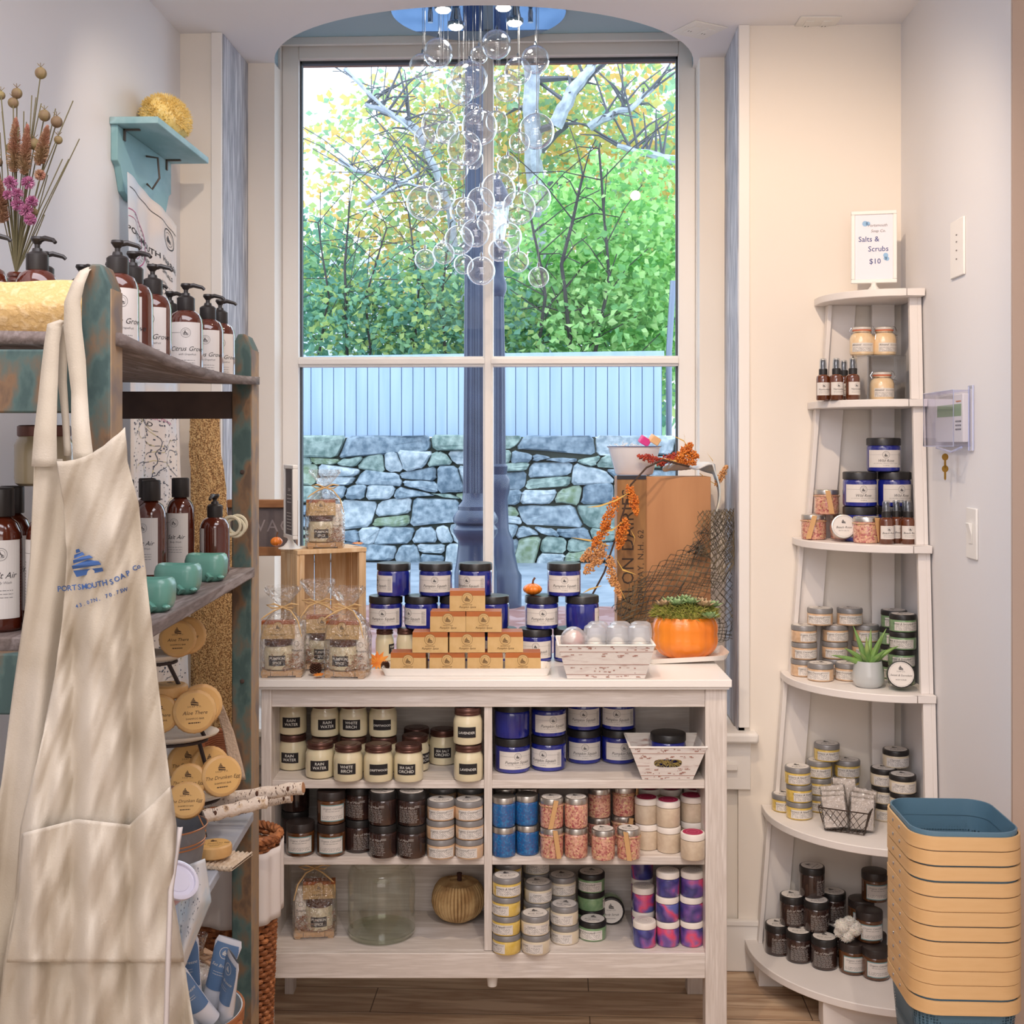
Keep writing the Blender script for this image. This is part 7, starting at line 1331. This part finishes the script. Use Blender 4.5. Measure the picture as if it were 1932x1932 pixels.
# basket of brushes at the bottom
LTH = M('tan_leather', (170, 106, 64), .5); bb = (338-CX)*2.30/F; bw_ = thing('chart_print_basket', 'fabric basket with tan leather rim at bottom of rack', 'basket', W(bb, 2.30, ZD)); c = W(bb, 2.30, ZD)
hB = zof(1905, 2.30)-ZD
MB().lathe([(.09, .0), (.095, .003), (.118, hB), (.115, hB), (.09, .006), (0, .006)], 44, c, cap=False).build('fabric_wall', CHART, bw_)
MB().lathe([(.1165, hB-.022), (.1205, hB-.022), (.1215, hB+.001), (.1175, hB+.001)], 44, c, cap=False).build('leather_rim', LTH, bw_); MB().tube([(c[0]+.118, c[1]-.02, c[2]+hB-.01), (c[0]+.134, c[1]-.025, c[2]+hB-.045), (c[0]+.128, c[1]-.02, c[2]+hB-.09)], [.006, .008, .006], 6).build('leather_handle', LTH, bw_)
dm = chart_marks(-.3, .3, .01, hB-.03, 300, 12, .012); dm.to(MB(), lambda u, v, e: (c[0]+(.0965+.022*v/hB+e)*sin(u/.1), c[1]-(.0965+.022*v/hB+e)*cos(u/.1), c[2]+v)).build('fabric_print', [CHI, CHI, CHG], bw_, smooth=False)
TUB = M('white_tube_plastic', (222, 224, 232), .25, coat=.4); TBL = M('dusty_blue_print', (96, 128, 168), .4)
def tubek():
    k = Kind('lotion_tube', 'white and blue lotion tube', 'tube'); L = .115
    k.part('tube', loft(MB(), [[(.018*cos(a), .014*sin(a), -.03) for a in [2*pi*i/24 for i in range(24)]], [(.019*cos(a), .014*sin(a), 0) for a in [2*pi*i/24 for i in range(24)]], [(.022*cos(a), .010*sin(a), .06) for a in [2*pi*i/24 for i in range(24)]], [(.026*cos(a), .004*sin(a), .10) for a in [2*pi*i/24 for i in range(24)]], [(.022*cos(a), .002*sin(a), .112) for a in [2*pi*i/24 for i in range(24)]]], True), TUB, ang=50)
    tb = [(-1, .014, .019), (0, .014, .019), (.06, .010, .022), (.10, .004, .026), (.112, .002, .022)]
    tf = lambda u, v, e: (u, -(interp(tb, v)[0]*sqrt(max(.02, 1-(u/interp(tb, v)[1])**2))+.0009+e), v)
    d = D2()
    for q in range(20):
        v_ = .012+.090*q/20; h_ = (.0182+.0066*v_/.10)*(1 if q < 16 else sqrt(1-((q-15)/8)**2)); d.rect(-h_, h_, v_, v_+.0046, 0, .003)
    d.ring(0, .085, .010, .011, 1).ship(0, .084, .010, 1).text('Sea Breeze', 0, .058, .0085, 1, .3).lines(0, .048, .024, 2, .005, .001, 1, 3)
    k.part('printed_panel', d.to(MB(), tf), [TBL, WHITEINK], 0, smooth=False); return k
TK = tubek(); G = 'lotion tubes in the leather rimmed basket'
for px, py, D, rot, lab in ((404, 1872, 2.30, (.1, .30, TH), 'upright in middle, facing out'), (362, 1868, 2.34, (.1, -.1, TH), 'half hidden behind apron edge'), (382, 1905, 2.24, (.35, -.55, TH+.2), 'leaning forward in front'), (428, 1895, 2.27, (.05, .36, TH-.9), 'leaning on the right rim'), (352, 1915, 2.25, (.2, -.3, TH), 'low at left by the apron')):
    TK.put(P(px, py, D), 0, lab, G, None, rot)
gb = thing('wrapped_soap_bag', 'clear bag tied with tan ribbon behind the lotion tubes', 'bag', P(372, 1830, 2.4)); q = P(376, 1835, 2.40); MB().lathe([(.030, -.03), (.036, 0), (.030, .02), (.008, .036), (.006, .042), (.016, .075)], 24, q, cap=False, fn=lambda r, z_, a: r*(1+.08*sin(7*a+z_*80))).build('clear_bag', CEL, gb, ang=180); MB().ball((q[0], q[1], q[2]-.005), (.028, .028, .020), 16, 10).build('contents', LOT, gb)
rbn = MB()
for s_ in (-1, 1): rbn.tube([(q[0], q[1]-.008, q[2]+.038), (q[0]+s_*.016, q[1]-.016, q[2]+.050), (q[0]+s_*.030, q[1]-.014, q[2]+.042), (q[0]+s_*.016, q[1]-.014, q[2]+.034), (q[0], q[1]-.008, q[2]+.038)], [.003, .006, .007, .006, .003], 6)
rbn.tube([(q[0], q[1]-.008, q[2]+.036), (q[0]+.03, q[1]-.02, q[2]+.024), (q[0]+.052, q[1]-.02, q[2]+.008)], [.003, .005, .003], 6); rbn.build('ribbon_bow', M('tan_ribbon', (196, 160, 128), .7), gb)
# ---------------------------------------------------------------- tidy
seen = {}
for o, l in LB:
    n = len(l.split())
    if not 4 <= n <= 16: print('LABEL LEN', n, l)
    if l in seen and o.get('kind') != 'structure': print('DUP', l)
    seen[l] = 1
for o in bpy.data.objects:
    if '_org' in o: del o['_org']
